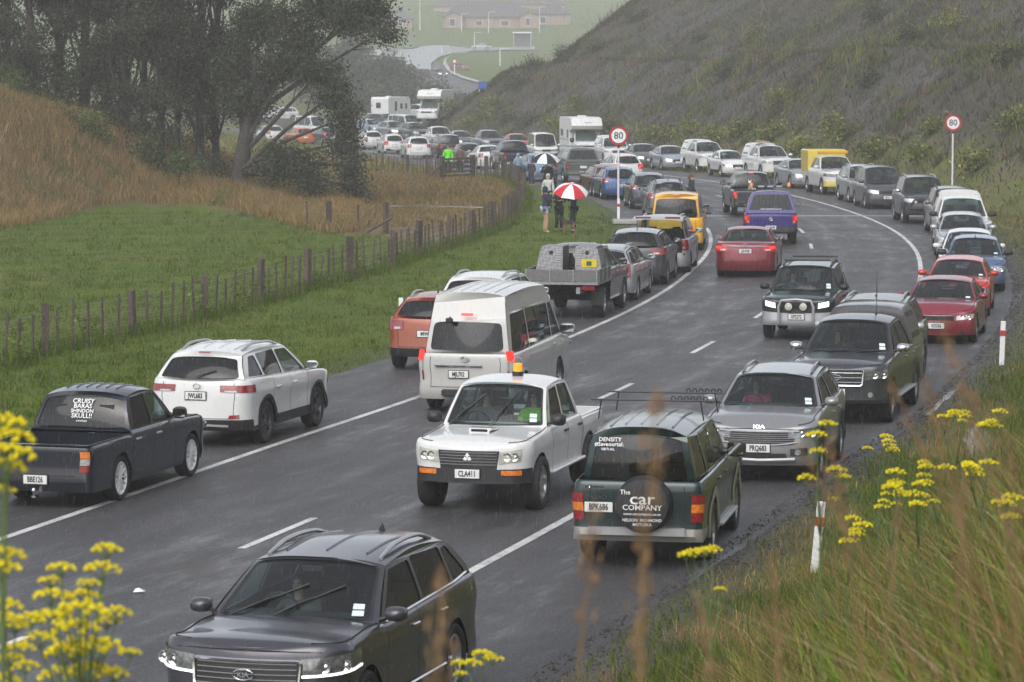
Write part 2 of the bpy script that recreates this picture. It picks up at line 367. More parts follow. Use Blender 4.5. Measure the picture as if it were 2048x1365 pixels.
# ---------------------------------------------------------------- the road
def asphalt():
    m, n, o = nt('wet_asphalt'); p = principled(n, o, Roughness=.4); p.inputs['Specular IOR Level'].default_value = .42
    pos = geo_pos(n); uv = N(n, 'ShaderNodeUVMap', uv_map='UVMap').outputs[0]
    st = N(n, 'ShaderNodeVectorMath', operation='MULTIPLY'); n.links.new(uv, st.inputs[0]); st.inputs[1].default_value = (1.0, .22, 1)
    f1 = noise(n, 21.0, 3, .9, pos); f2 = noise(n, .9, 5, .65, st.outputs[0]); f3 = noise(n, .16, 4, .6, pos); f4 = noise(n, 2.4, 5, .7, st.outputs[0])
    a = mathn(n, 'ADD', mathn(n, 'MULTIPLY', f1, .75), mathn(n, 'MULTIPLY', f2, .25))
    c = ramp(n, a, [(.32, (.015, .0145, .0155)), (.50, (.046, .0445, .0465)), (.64, (.120, .116, .119))])
    # brown silt washed over the surface in the bend
    silt = ramp(n, f3, [(.56, (0, 0, 0)), (.74, (.42, .42, .42))]); c = mixc(n, silt, c, (.085, .070, .056)); n.links.new(c, p.inputs['Base Color'])
    w = mathn(n, 'ADD', mathn(n, 'MULTIPLY', f4, .62), mathn(n, 'MULTIPLY', f3, .38))
    rr = ramp(n, w, [(.38, (.64, .64, .64)), (.52, (.56, .56, .56)), (.61, (.40, .40, .40)), (.70, (.17, .17, .17))])
    # wheel tracks polished by traffic
    su = N(n, 'ShaderNodeSeparateXYZ'); n.links.new(uv, su.inputs[0]); au = mathn(n, 'ABSOLUTE', su.outputs[0]); tk = mathn(n, 'ABSOLUTE', mathn(n, 'SUBTRACT', mathn(n, 'ABSOLUTE', mathn(n, 'SUBTRACT', au, 1.75)), .80)); tk = ramp(n, tk, [(.0, (1, 1, 1)), (.42, (0, 0, 0))])
    tk = mathn(n, 'MULTIPLY', tk, ramp(n, f2, [(.35, (.25, .25, .25)), (.65, (1, 1, 1))]))
    rv = mathn(n, 'SUBTRACT', rr, mathn(n, 'MULTIPLY', tk, .17)); n.links.new(rv, p.inputs['Roughness']); n.links.new(mixc(n, mathn(n, 'MULTIPLY', tk, .35), c, (.016, .0155, .0165)), p.inputs['Base Color'])
    bump(n, f1, p, .42, .012); return m
M_ROAD = asphalt()
def strip(name, rows_u, s0, s1, step, zoff, mat, parent=None, kind=None, C=None, wob=0.0):
    ss = np.arange(s0, s1+1e-6, step); vs = []; uvs = []
    for s in ss:
        cx, cy = np.interp(s, RS, RC[:, 0]), np.interp(s, RS, RC[:, 1]); nx, ny = np.interp(s, RS, RNm[:, 0]), np.interp(s, RS, RNm[:, 1])
        for u in rows_u:
            w_ = wob*math.sin(s*1.7+u)*.5+wob*math.sin(s*.53+2*u) if abs(u) > 6.3 else 0
            x, y = cx+nx*(u+w_), cy+ny*(u+w_)
            vs.append((x, y, float(base_z(y))+zoff+.012*(1-abs(u)/6.5)-(.09 if abs(u) > 6.36 else 0))); uvs.append((u, s))
    k = len(rows_u); fs = [(i*k+j, i*k+j+1, (i+1)*k+j+1, (i+1)*k+j) for i in range(len(ss)-1) for j in range(k-1)]
    m = mesh_of(name, vs, fs, 180); uvl = m.uv_layers.new(name='UVMap')
    li = np.empty(len(m.loops), int); m.loops.foreach_get('vertex_index', li); uvl.data.foreach_set('uv', np.array(uvs)[li].ravel())
    return obj(name, m, mat, parent, kind)
S_END = RS[-1]
road = strip('road', [-6.40, -6.35, -4.6, -3.5, -1.7, 0, 1.7, 3.5, 4.8, 6.35, 6.40], 2, S_END, 1.0, 0, M_ROAD, kind='structure', wob=.05)
m, n, o = nt('road_marking'); p = principled(n, o, Roughness=.45); pos = geo_pos(n)
f = mathn(n, 'ADD', mathn(n, 'MULTIPLY', noise(n, 30, 3, .7, pos), .6), mathn(n, 'MULTIPLY', noise(n, 1.3, 4, .6, pos), .4))
n.links.new(ramp(n, f, [(.36, (.07, .068, .067)), (.43, (.34, .335, .33)), (.52, (.60, .59, .58)), (.65, (.68, .67, .66))]), p.inputs['Base Color']); M_LINE = m
def s_of(px, py):
    x, y = flat(px, py); u, s = road_uv(np.array([x]), np.array([y])); return float(s[0])
strip('edge_line', [-3.56, -3.42], 4, s_of(1428, 455), .8, .006, M_LINE, road)
strip('edge_line', [3.42, 3.56], 4, 330, .8, .006, M_LINE, road)
strip('edge_line', [-3.56, -3.42], s_of(1330, 405), 330, .8, .006, M_LINE, road)
for q in range(-3, 32):
    s0 = s_of(485, 1100)+q*10.15
    if s0 > 4: strip('centre_dash', [-.06, .06], s0, s0+3.1, .775, .006, M_LINE, road)

jn = s_of(1500, 434)
m, n, o = nt('seal_joint'); p = principled(n, o, Roughness=.3); n.links.new(ramp(n, noise(n, 9, 4, .7, geo_pos(n)), [(.35, (.04, .04, .04)), (.6, (.16, .155, .15))]), p.inputs['Base Color'])
strip('seal_joint', [-3.3, 0, 3.3, 6.2], jn, jn+1.1, .55, .005, m, road)
# standing rain water along the right-hand edge
m, n, o = nt('puddle_water'); p = principled(n, o, Roughness=.06); p.inputs['Base Color'].default_value = (.05, .047, .043, 1); p.inputs['Specular IOR Level'].default_value = .7; bump(n, noise(n, 14, 3, .6, geo_pos(n)), p, .25, .01)
for pts, nm in (([(1832, 838), (1862, 812), (1895, 782), (1918, 764), (1922, 776), (1898, 800), (1866, 826), (1842, 842)], 'puddle'), ([(1925, 885), (1950, 862), (1975, 872), (1992, 900), (1985, 935), (1962, 950), (1940, 925)], 'puddle'), ([(2000, 752), (2030, 735), (2046, 745), (2020, 765)], 'puddle')):
    P = []
    for i in range(len(pts)):
        a, b = np.array(pts[i], float), np.array(pts[(i+1) % len(pts)], float)
        for t in (0, .25, .5, .75): q = a+(b-a)*t+np.array((math.sin(i*3+t*9), math.cos(i*5+t*7)))*2.0; P.append(ground_at(*q))
    zl = max(float(land(q.x, q.y)) for q in P)+.012; c = sum(P, Vector())/len(P)
    vs = [(c.x, c.y, zl)]+[(q.x, q.y, zl) for q in P]; obj(nm, mesh_of(nm, vs, [(0, i+1, (i+1) % len(P)+1) for i in range(len(P))]), m, None, 'structure')
# ================================================================ vehicle workshop
# local axes: +x forward, +y left, z up, origin on the ground under the middle
M_TYRE = plain('tyre_rubber', (.016, .016, .017), .75, var=.3, scale=20); M_BLACK = plain('black_plastic', (.018, .018, .019), .48, var=.25, scale=12)
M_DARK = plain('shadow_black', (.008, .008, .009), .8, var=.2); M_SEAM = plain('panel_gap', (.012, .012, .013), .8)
M_ALLOY = plain('alloy', (.42, .42, .43), .32, .85, var=.2, scale=15); M_ALLOY_D = plain('alloy_dark', (.10, .10, .105), .35, .6, var=.25, scale=15)
M_WHEELW = plain('white_alloy', (.78, .78, .78), .3, .0, var=.08); M_CHROME = plain('chrome', (.72, .72, .73), .12, 1.0, var=.08)
M_STEELW = plain('steel_wheel', (.20, .20, .205), .45, .6, var=.3, scale=18)
M_PLATE = plain('plate_white', (.70, .70, .68), .4, var=.07); M_INK = plain('black_ink', (.012, .012, .013), .5); M_DECAL = plain('white_decal', (.78, .78, .78), .5, var=.06)
M_SEAT = plain('seat_cloth', (.035, .035, .038), .9, var=.3, scale=30); M_DASH = plain('dash_plastic', (.028, .028, .030), .6, var=.2)
M_LAMP = plain('lamp_clear', (.46, .47, .48), .12, .55, var=.35, scale=26, Coat_Weight=1.0); M_LAMP_D = plain('lamp_smoked', (.17, .175, .18), .10, .45, var=.6, scale=22, Coat_Weight=1.0)
M_LAMP_OLD = plain('lamp_hazed', (.50, .49, .42), .25, .25, var=.25, scale=18, Coat_Weight=1.0)
M_LAMP_ON = emis('headlamp_lit', (1.0, .88, .66), 1.1, (.8, .8, .78)); M_DRL = emis('running_light', (.95, .97, 1.0), 1.4, (.8, .8, .8))
M_TAIL = plain('tail_red', (.22, .012, .016), .15, var=.45, scale=18, Coat_Weight=1.0); M_TAIL_ON = emis('tail_lit', (1.0, .03, .02), 1.25, (.10, .004, .004)); M_TAIL_DIM = emis('tail_glow', (1.0, .03, .025), .16, (.28, .015, .018))
M_TAIL_C = plain('tail_clear', (.45, .42, .42), .15, .3, var=.3, scale=20, Coat_Weight=1.0)
M_AMBER = plain('amber_lens', (.62, .17, .02), .2, var=.3, scale=25, Coat_Weight=.8); M_STICK = plain('rego_label', (.62, .72, .72), .6, var=.2, scale=60)
G_CLEAR = glass('window_glass', (.52, .66, .65)); G_SIDE = glass('side_glass', (.38, .46, .44)); G_PRIV = glass('privacy_glass', (.035, .036, .038))
G_MIRR = plain('mirror_glass', (.45, .46, .47), .05, 1.0, var=.05); M_SILVER = plain('silver_plastic', (.38, .38, .39), .35, .4, var=.1)
M_GALV = plain('galvanised', (.30, .30, .31), .45, .75, var=.25, scale=9)

_wheels = {}
def wheel_mesh(style):
    """unit wheel (outer radius 1, outer face towards +y): tyre and rim meshes shared by every vehicle"""
    if style in _wheels: return _wheels[style]
    rr = {'multi': .76, 'five': .70, 'ten': .74, 'steel': .62, 'six': .64, 'split': .72}[style]
    t = MB(); hw = .33 if style != 'six' else .36
    t.lathe([(rr-.02, -hw*.8), (rr+.10, -hw), (.93, -hw*.98), (1.0, -hw*.72), (1.0, hw*.72), (.93, hw*.98), (rr+.10, hw), (rr, hw*.86), (rr-.04, hw*.7)], 28, 'y')
    tm = t.mesh('tyre', 40); r = MB()
    r.lathe([(rr-.03, -hw*.6), (rr-.02, hw*.80), (rr-.055, hw*.84), (rr-.09, hw*.70), (rr-.10, 0), (.0, -.02)], 28, 'y')   # barrel with its back
    r.lathe([(.17, hw*.45), (.15, hw*.74), (.0, hw*.78)], 12, 'y')
    ns = {'multi': 12, 'five': 5, 'ten': 10, 'steel': 0, 'six': 6, 'split': 5}[style]
    def spoke(a, w0, w1, y0, y1):
        c, s = math.cos(a), math.sin(a); vs = []
        for rad, w_, y in ((.11, w0, y0), (rr-.05, w1, y1)):
            for dy in (0, -.10):
                for sg in (-1, 1):
                    px, pz = rad, sg*w_*.5; vs.append((px*c-pz*s, y+dy, px*s+pz*c))
        r.add(vs, [(0, 1, 5, 4), (2, 6, 7, 3), (0, 4, 6, 2), (1, 3, 7, 5)])
    for k in range(ns):
        a = 2*math.pi*k/ns+.3
        if style == 'split':
            spoke(a-.13, .07, .085, hw*.7, hw*.80); spoke(a+.13, .07, .085, hw*.7, hw*.80)
        else:
            w = {'multi': (.05, .06), 'five': (.20, .24), 'ten': (.09, .10), 'six': (.17, .20)}[style]; spoke(a, w[0], w[1], hw*.72, hw*.80)
    if ns == 0:
        r.lathe([(rr-.06, hw*.5), (rr*.72, hw*.62), (rr*.5, hw*.40), (.22, hw*.46), (.0, hw*.50)], 24, 'y')
    rm = r.mesh('rim', 40); ix = [0]*len(rm.polygons)
    for q_ in range(84, 140): ix[q_] = 1
    rm.polygons.foreach_set('material_index', ix); _wheels[style] = (tm, rm); return tm, rm
_rim_cache = {}
def add_wheel(parent, x, y, r, style, mat, steer=0.0, detail=2):
    tm, rm = wheel_mesh(style); key = (style, mat.name)
    if key not in _rim_cache:
        c = rm.copy(); c.materials.clear(); c.materials.append(mat); c.materials.append(M_DARK); _rim_cache[key] = c
    if not tm.materials: tm.materials.append(M_TYRE)
    o = obj('wheel', tm, None, parent); o.location = (x, y, r); o.scale = (r, r*(.98 if r < .36 else 1.0), r); o.rotation_euler = (0, random.random()*.6, (0 if y > 0 else math.pi)+steer)
    obj('rim', _rim_cache[key], None, o); return o

def rounded(poly, r, n=4):
    """2-d polygon with rounded corners, edges sampled finely"""
    out = []; k = len(poly)
    for i in range(k):
        p0, p1, p2 = (np.array(poly[(i+j-1) % k], float) for j in range(3)); a, b = p0-p1, p2-p1; la, lb = np.linalg.norm(a), np.linalg.norm(b)
        q = min(r, la*.45, lb*.45); s, e = p1+a/la*q, p1+b/lb*q
        for t in np.linspace(0, 1, n+1): out.append(tuple((1-t)**2*s+2*t*(1-t)*p1+t*t*e))
        nxt = np.array(poly[(i+2) % k], float); e2 = p2+(p1-p2)/lb*min(r, lb*.45, np.linalg.norm(nxt-p2)*.45); L = np.linalg.norm(e2-e)
        for t in np.linspace(0, 1, max(2, int(L/.18))+1)[1:-1]: out.append(tuple(e+(e2-e)*t))
    return out
def panel(name, fn, outer, holes, mat, parent):
    """flat-cut sheet with openings, bent onto the surface fn(a, b)"""
    loops = [[Vector((p[0], p[1], 0)) for p in outer]]+[[Vector((p[0], p[1], 0)) for p in h] for h in holes]
    tri = tessellate_polygon(loops); flat_ = [p for l in loops for p in l]; vs = [fn(p.x, p.y) for p in flat_]
    return vs, [tuple(t) for t in tri]
def quad_grid(fn, q, na=8, nb=5, grow=0.0):
    """four (a, b) corners -> grid on fn"""
    q = np.array(q, float); c = q.mean(0); q = c+(q-c)*(1+grow); vs = []; fs = []
    for j in range(nb+1):
        for i in range(na+1):
            s, t = i/na, j/nb; p = (1-t)*((1-s)*q[0]+s*q[1])+t*((1-s)*q[3]+s*q[2]); vs.append(fn(p[0], p[1]))
    for j in range(nb):
        for i in range(na): k = j*(na+1)+i; fs.append((k, k+1, k+na+2, k+na+1))
    return vs, fs

DEF = dict(L=4.5, W=1.82, H=1.68, wb=2.66, fo=.90, r=.345, gc=.24, zn=.80, zh=1.00, zb=1.04, zbr=1.10, cowl=1.15, ws=.72, rt=.42, rg=.06, shape='suv', tum=.20, af=.40, bowf=.11, ar=.30, bowr=.08,
  paint=None, glass_f=None, glass_r=None, rim='five', rimmat=None, arch=None, rails=None, plate=None, lights='off', doors=2, detail=2, nose=.10, tailin=.10, bed=1.45, zbed=.98, canopy=None, bumper=None, crown=.05, mirror=None, grille='bar', badge=None, hl='std', tl='std', handle=None, wipers=True, tint=False, dy=0.0)
def make_vehicle(name, label, cat, loc, head, group=None, **kw):
    p = dict(DEF); p.update(kw); root = thing(name, label, cat, loc, head, group); D = p['detail']
    L, Wd, H, r, gc = p['L'], p['W'], p['H'], p['r'], p['gc']; hw = Wd/2; xF, xB = L/2, -L/2
    xfw = xF-p['fo']; xrw = xfw-p['wb']; ra = r+.055; PM = p['paint']; shape = p['shape']
    ute, sedan = shape == 'ute', shape == 'sedan'
    # --- side silhouette of the lower body
    cx = xF-p['cowl']                                     # base of windscreen, middle
    cabR = xB+p['rg'] if not ute else xB+p['bed']+.06       # foot of the rear window
    zn, zh, zb, zbr = p['zn'], p['zh'], p['zb'], p['zbr']
    if ute: zbed = p['zbed']; tx, tz = [xB, cabR-.03, cabR, cx-.35, cx, (cx+xF)/2, xF-.12, xF], [zbed, zbed, zb+.0, zb, zh, zh-.03, zn+.06, zn]
    elif sedan: tx, tz = [xB, xB+.06, cabR, cabR+.35, cx-.35, cx, (cx+xF)/2, xF-.12, xF], [zbr-.03, zbr, zbr+.03, (zb+zbr)/2+.01, zb, zh, zh-.035, zn+.05, zn]
    else: tx, tz = [xB, xB+.3, (cabR+cx)/2, cx-.35, cx, (cx+xF)/2, xF-.12, xF], [zbr, zbr, (zb+zbr)/2, zb, zh, zh-.035*(1 if p['cowl'] > .6 else .3), zn+.05, zn]
    o_ = np.argsort(tx); top = pchip(np.array(tx)[o_]+np.arange(len(tx))*1e-5, np.array(tz)[o_])
    zmax = max(tz); wz = pchip([0, gc, .36, .58*zmax, .80*zmax, .86*zmax, zmax+.02], [.90, .955, .990, .974, 1.0, .990, .955])
    nz = p['nose']; tz_ = p['tailin']
    xfz = pchip([0, gc, .42, .58, zn-.05, zn+.12], [xF-.10, xF-.05, xF, xF-.012, xF-nz*.55, xF-nz])
    xbz = pchip([0, gc, .44, .62, .8*zbr, max(zbr, .9)+.03], [xB+.12, xB+.06, xB, xB+.02, xB+tz_*.5, xB+tz_])
    sf = min(xF-p['bowf']-p['af'], 9); sf = max(sf, xfw+ra+.02); sr = xB+p['bowr']+p['ar']; sr = min(sr, xrw-ra-.02)
    bf_, br_ = p.get('bf', .34)*Wd/1.8, p.get('br', .26)*Wd/1.8
    def plan(t, z):
        """t: 0 front middle .. 1 .. corner .. 2 side .. 3 .. rear corner .. 4 .. 5 rear middle -> (x, y>=0)"""
        w = hw*float(wz(z))
        if t <= 1:
            y = t*(w-bf_); return float(xfz(z))-p['bowf']*t*t*.75, y
        if t <= 2:
            a = (t-1)*math.pi/2; x0 = float(xfz(z))-p['bowf']*.75; return sf+(x0-sf)*math.cos(a)**.92 if a < 1.5707 else sf, (w-bf_)+bf_*math.sin(a)
        if t <= 3:
            q = t-2; x = sf+(sr-sf)*q; return x, w*(1-.018*(2*q-1)**4)+.018*w*0
        if t <= 4:
            a = (t-3)*math.pi/2; x0 = float(xbz(z))+p['bowr']*.75; return sr+(x0-sr)*math.sin(a), (w*.982-br_)+br_*math.cos(a)
        q = 5-t; return float(xbz(z))+p['bowr']*q*q*.75, q*(w*.982-br_)
    def ts(x): return 2+(sf-x)/(sf-sr)
    def tf(y): return min(y/(hw-bf_), 1) if y <= hw-bf_ else 1+math.asin(min(1, (y-hw+bf_)/bf_))/(math.pi/2)
    def tr(y): return 5-min(y/(hw*.97-br_), 1) if y <= hw*.97-br_ else 4-math.asin(min(1, (y-hw*.97+br_)/br_))/(math.pi/2)
    def S(t, z, side=1, off=0.0):
        x, y = plan(t, z)
        if off:
            x1, y1 = plan(min(t+.01, 5), z); x0, y0 = plan(max(t-.01, 0), z); dx, dy = x1-x0, y1-y0; l = math.hypot(dx, dy) or 1
            nx, ny = -dy/l, dx/l
            if nx*(x-0)*.2+ny*y < 0 and abs(ny) > .05: nx, ny = -nx, -ny
            if abs(ny) <= .05: nx = 1.0 if t < 2 else -1.0; ny = 0
            x, y = x+nx*off, y+ny*off
        return (x, y*side, z)
    # columns
    ct = list(np.linspace(0, 1, 6))+list(1+np.linspace(0, 1, 8)[1:-1])
    xs = list(np.linspace(sf, sr, 17))
    for xw in (xfw, xrw):
        xs += [xw+ra*math.cos(a) for a in np.linspace(0, math.pi, 15)]+[xw+ra+.004, xw-ra-.004]
    dsplit = []
    if p['doors'] and D >= 1:
        dA = min(cx-.28, xfw-ra+.12) if p['cowl'] > .6 else xfw-ra*.0-.42; dA = p.get('dA', dA)
        dC = p.get('dC', (cabR+.02 if ute else xrw+ra*.78)); nd = p['doors']
        dsplit = [dA-(dA-dC)*k/nd*(1.0 if nd == 1 else (1.04 if k == 1 else 1)) for k in range(nd+1)] if nd else []
        if 'dsplit' in p: dsplit = p['dsplit']
        for d in dsplit: xs += [d-.007, d+.007]
    if ute: xs += [cabR-.035, cabR-.015]
    xs = sorted(set(round(x, 4) for x in xs if sr-1e-6 <= x <= sf+1e-6), reverse=True)
    cols = ct+[ts(x) for x in xs]+list(3+np.linspace(0, 1, 7)[1:])+list(4+np.linspace(0, 1, 6)[1:])
    V = [0, .10, .22, .36, .5, .62, .74, .84, .91, .955, .985, 1.0]
    def bottom(t, x):
        zb_ = gc if 2 <= t <= 3 else gc+.02
        for xw in (xfw, xrw):
            if abs(x-xw) <= ra+1e-6: zb_ = max(zb_, r+math.sqrt(max(ra*ra-(x-xw)**2, 0)) if True else 0)
        return zb_
    rim_pts = []; grid = []
    for t in cols:
        xr_, _ = plan(t, .6); zt_ = float(top(xr_)); zb_ = bottom(t, xr_); zb_ = min(zb_, zt_-.06); col = []
        for v in V:
            z = zb_+(zt_-zb_)*v; ins = 0.0; e = .10
            if v > 1-e: q = (v-1+e)/e; ins = .035*(1-math.sqrt(max(0, 1-q*q)))
            x, y = plan(t, z)
            if ins:
                x1, y1 = plan(min(t+.02, 5), z); x0, y0 = plan(max(t-.02, 0), z); l = math.hypot(x1-x0, y1-y0) or 1; nx, ny = (y1-y0)/l, -(x1-x0)/l
                if ny*y+nx*x > 0: nx, ny = -nx, -ny
                x, y = x+nx*ins, y+ny*ins
            if t in (0, 5): y = 0
            col.append((x, max(y, 0), z))
        grid.append(col); rim_pts.append(col[-1])
    nV = len(V); parts = {}
    def put(key, side, quad):
        d = parts.setdefault(key, ({}, [], []))
        ids = []
        for (i, j) in quad:
            k = (side, i, j)
            if k not in d[0]: d[0][k] = len(d[1]); x, y, z = grid[i][j]; d[1].append((x, y*side, z))
            ids.append(d[0][k])
        ids = [a for n_, a in enumerate(ids) if a not in ids[:n_]]
        if len(ids) > 2: d[2].append(tuple(ids if side < 0 else ids[::-1]))
    bumpz = p.get('bumpz', .52); opent = p.get('open_tail'); tray = p.get('tray')
    for i in range(len(cols)-1):
        t = (cols[i]+cols[i+1])/2; xm = plan(t, .6)[0]
        for j in range(nV-1):
            zm = (grid[i][j][2]+grid[i][j+1][2]+grid[i+1][j][2]+grid[i+1][j+1][2])/4
            if (opent and t > 3.9 and zm > .60) or (tray and xm < cabR-.04): continue
            for sd in (1, -1):
                key = 'body'
                if dsplit and 2 <= t <= 3:
                    for d in dsplit:
                        if abs(xm-d) < .007 and zm > gc+.06: key = ('panel_gap', sd, d)
                    for a, b in zip(dsplit[:-1], dsplit[1:]):
                        if b+.007 < xm < a-.007 and zm > gc+.06: key = ('door', sd, a, b)
                if ute and cabR-.036 < xm < cabR-.014 and 2 <= t <= 3: key = ('panel_gap', sd, -9)
                if p['bumper'] and zm < bumpz and (t < 2.0 or t > 3.0): key = 'front_bumper' if t < 2 else 'rear_bumper'
                if p.get('sillmat') and 2 <= t <= 3 and zm < gc+.14 and abs(xm-xfw) > ra and abs(xm-xrw) > ra: key = ('sill', sd)
                if (p.get('sillmat') or p.get('twotone')) and dsplit and key == 'body' and xm < (xfw+xrw)/2: key = 'rear_body'
                if p.get('twotone') and zm < p['twotone'][0] and key in ('body', 'rear_body'): key = 'lower_body'
                put(key, sd, ((i, j), (i+1, j), (i+1, j+1), (i, j+1)))
    bm_ = p['bumper']; body_obj = None; doors = {}
    for key, (_, vs, fs) in parts.items():
        nm = key if isinstance(key, str) else key[0]
        mat = {'body': PM, 'rear_body': PM, 'panel_gap': M_SEAM, 'door': PM, 'front_bumper': bm_, 'rear_bumper': p.get('rbumper', bm_), 'sill': p.get('sillmat'), 'lower_body': (p.get('twotone') or [0, None])[1]}[nm]
        o = obj(nm, mesh_of(nm, vs, fs, 38), mat, root)
        if nm == 'door': doors[key[1:]] = o
        if nm == 'body': body_obj = o
    # --- bonnet and boot lid: chords from rim to rim
    def lid(nm, idxs, crown, mat):
        vs = []; fs = []; n_ = 12
        for q, i in enumerate(idxs):
            x, y, z = rim_pts[i]; c = crown*float(sstep(0, .55, min(abs(x-xF), abs(x-xB))))
            for k in range(n_+1):
                e = -1+2*k/n_; vs.append((x, y*e, z+c*(1-abs(e)**2.4)))
        for a in range(len(idxs)-1):
            for k in range(n_): q = a*(n_+1)+k; fs.append((q, q+1, q+n_+2, q+n_+1))
        o = obj(nm, mesh_of(nm, vs, fs, 50), mat, root); return o
    fi = [i for i, t in enumerate(cols) if t < 3 and rim_pts[i][0] > cx-.30]; bonnet = lid('bonnet', fi, p['crown'], p.get('bonnetmat', PM))
    if sedan: lid('boot_lid', [i for i, t in enumerate(cols) if t > 2 and rim_pts[i][0] < cabR+.12], .03, PM)
    if D >= 1:                                           # shut lines of bonnet and tailgate
        for sd in (1, -1):
            q = MB(); pts = [(rim_pts[i][0], sd*max(rim_pts[i][1]-.035, 0), rim_pts[i][2]+.004+(p['crown']*.10)) for i in fi if cols[i] > 1.05]
            if len(pts) > 2 and p['cowl'] > .6: q.tube(pts, .006, 3, False); q.build('bonnet_gap', M_SEAM, root)
            if not ute and not opent:
                q = MB(); tg = tr(hw*.70); q.tube([S(tg, z, sd, .001) for z in np.linspace(.50, zbr-.06, 6)], .006, 3, False); q.build('tailgate_gap', M_SEAM, root)
        if not opent and not tray:
            q = MB(); q.tube([S(tr(abs(y)), .50, 1 if y >= 0 else -1, .001) for y in np.linspace(-hw*.70, hw*.70, 9)], .006, 3, False); q.build('tailgate_gap', M_SEAM, root)
        if not p['bumper']:
            q = MB(); q.tube([S(tf(abs(y)), zn-.005-.02*abs(y), 1 if y >= 0 else -1, .001) for y in np.linspace(-hw*.78, hw*.78, 11)], .006, 3, False); q.build('bonnet_gap', M_SEAM, root)
    # --- cabin
    tum = p['tum']; ybm = hw*float(wz(zb))-.035; zr = H; rt = (xB+p['rt']) if not ute else cabR+p.get('rtu', .22); wx = cx-p['ws']
    roof_f, roof_m, roof_b = H-.055, H, H-p.get('rdrop', .06)
    if wx-rt < .3: wx = rt+.3
    xmr = p.get('roofmax', .42)
    rz = pchip([rt-.02, rt+(wx-rt)*xmr, wx+.02], [roof_b, roof_m, roof_f])
    drop = p.get('drop', .075); bw0, bw1, bb0, bb1 = .20*(1 if p['cowl'] > .6 else .6), .10, (.10 if ute else .16), .10
    if ute: bb0, bb1 = .05, .05
    yA, yt = ybm-.015, ybm-tum
    ybr = ybm-(.0 if ute else (.03 if sedan else .075)); ytr = yt-(.0 if ute else .045)
    A0 = np.array((cx-bw0, float(top(cx-bw0))-.01)); A1 = np.array((wx-bw1, roof_f-drop)); R1 = np.array((rt+bb1, roof_b-drop)); R0 = np.array((cabR+bb0, float(top(cabR+bb0+.0))-.01 if not ute else zb-.01))
    def belt(x): return float(top(np.clip(x, R0[0] if ute else xB, 9))) if not (ute and x < cabR+.02) else zb
    def edge_z(x): return float(rz(x))-drop
    bulgeA = p.get('bulgeA', .035)
    def xa(v): return A0[0]+(A1[0]-A0[0])*v+bulgeA*4*v*(1-v)
    def xr(v): return R0[0]+(R1[0]-R0[0])*v-p.get('bulgeR', .05)*4*v*(1-v)
    def side_y(x, z):
        zt_ = max(edge_z(np.clip(x, R1[0], A1[0])), belt(x)+.1); f = np.clip((z-belt(x))/(zt_-belt(x)), 0, 1); g = float(sstep(R0[0]+.9, R0[0]-.05, x)) if not ute else 0
        y0 = ybm+(ybr-ybm)*g; y1 = yt+(ytr-yt)*g; return y0+(y1-y0)*f**1.12
    def side_fn(sd, off=0.0): return lambda x, z: (x, sd*(side_y(x, z)-off), z)
    outer = [(xa(v), A0[1]+(A1[1]-A0[1])*v) for v in np.linspace(0, 1, 8)]
    outer += [(x, edge_z(x)) for x in np.linspace(A1[0], R1[0], 12)[1:-1]]
    outer += [(xr(v), R0[1]+(R1[1]-R0[1])*v) for v in np.linspace(1, 0, 8)]
    outer += [(x, belt(x)-.012) for x in np.linspace(R0[0], A0[0], 14)[1:-1]]
    # windows on the side: list of (front x bottom, front x top, rear x bottom, rear x top)
    bs = p.get('pillars')
    def vline(f): return lambda v: f
    zlo = lambda x: belt(x)+.025; zhi = lambda x: edge_z(np.clip(x, R1[0], A1[0]))-p.get('wtop', .045)
    v_of = lambda z: np.clip((z-A0[1])/(A1[1]-A0[1]), 0, 1)
    xfront = lambda z: xa(v_of(z))-.075-.02*(1-v_of(z)); xrear = lambda z: xr(np.clip((z-R0[1])/(R1[1]-R0[1]), 0, 1))+p.get('dpil', .16 if not ute else .10)
    if bs is None:
        span = A0[0]-R0[0]; bs = [A0[0]-span*.50] if (ute or sedan) else [A0[0]-span*.42, A0[0]-span*.74]
        if sedan: bs = [A0[0]-span*.47, ]
    edges = [None]+list(bs)+[None]; win = []
    for k in range(len(edges)-1):
        a, b = edges[k], edges[k+1]; lean = -.05
        def fx(z, e=a, first=(k == 0)): return xfront(z) if first else e-.035+lean*v_of(z)
        def rx(z, e=b, last=(k == len(edges)-2)): return xrear(z) if last else e+.035+lean*v_of(z)
        xm_ = ((a if a is not None else A0[0])+(b if b is not None else R0[0]))/2
        zl_f = zlo(fx(zlo(xm_))); zl_r = zlo(rx(zlo(xm_))); zh_ = zhi(xm_)
        zf_ = min(zhi(fx(zhi(xm_))), zh_+.02); zr_ = min(zhi(rx(zhi(xm_))), zh_+.02)
        win.append([(fx(zl_f), zl_f), (rx(zl_r), zl_r), (rx(zr_), zr_), (fx(zf_), zf_)])
    vs_all, fs_all = [], []
    def addm(vs, fs, flip=False):
        n_ = len(vs_all); vs_all.extend(vs); fs_all.extend([tuple((n_+a) for a in (f[::-1] if flip else f)) for f in fs])
    ngw = p.get('nowin', ())
    for sd in (1, -1):
        holes = [rounded(w, .05 if len(win) > 1 else .07) for k, w in enumerate(win) if k not in ngw]
        vs, fs = panel('side', side_fn(sd), outer, holes, PM, root); addm(vs, fs, sd < 0)
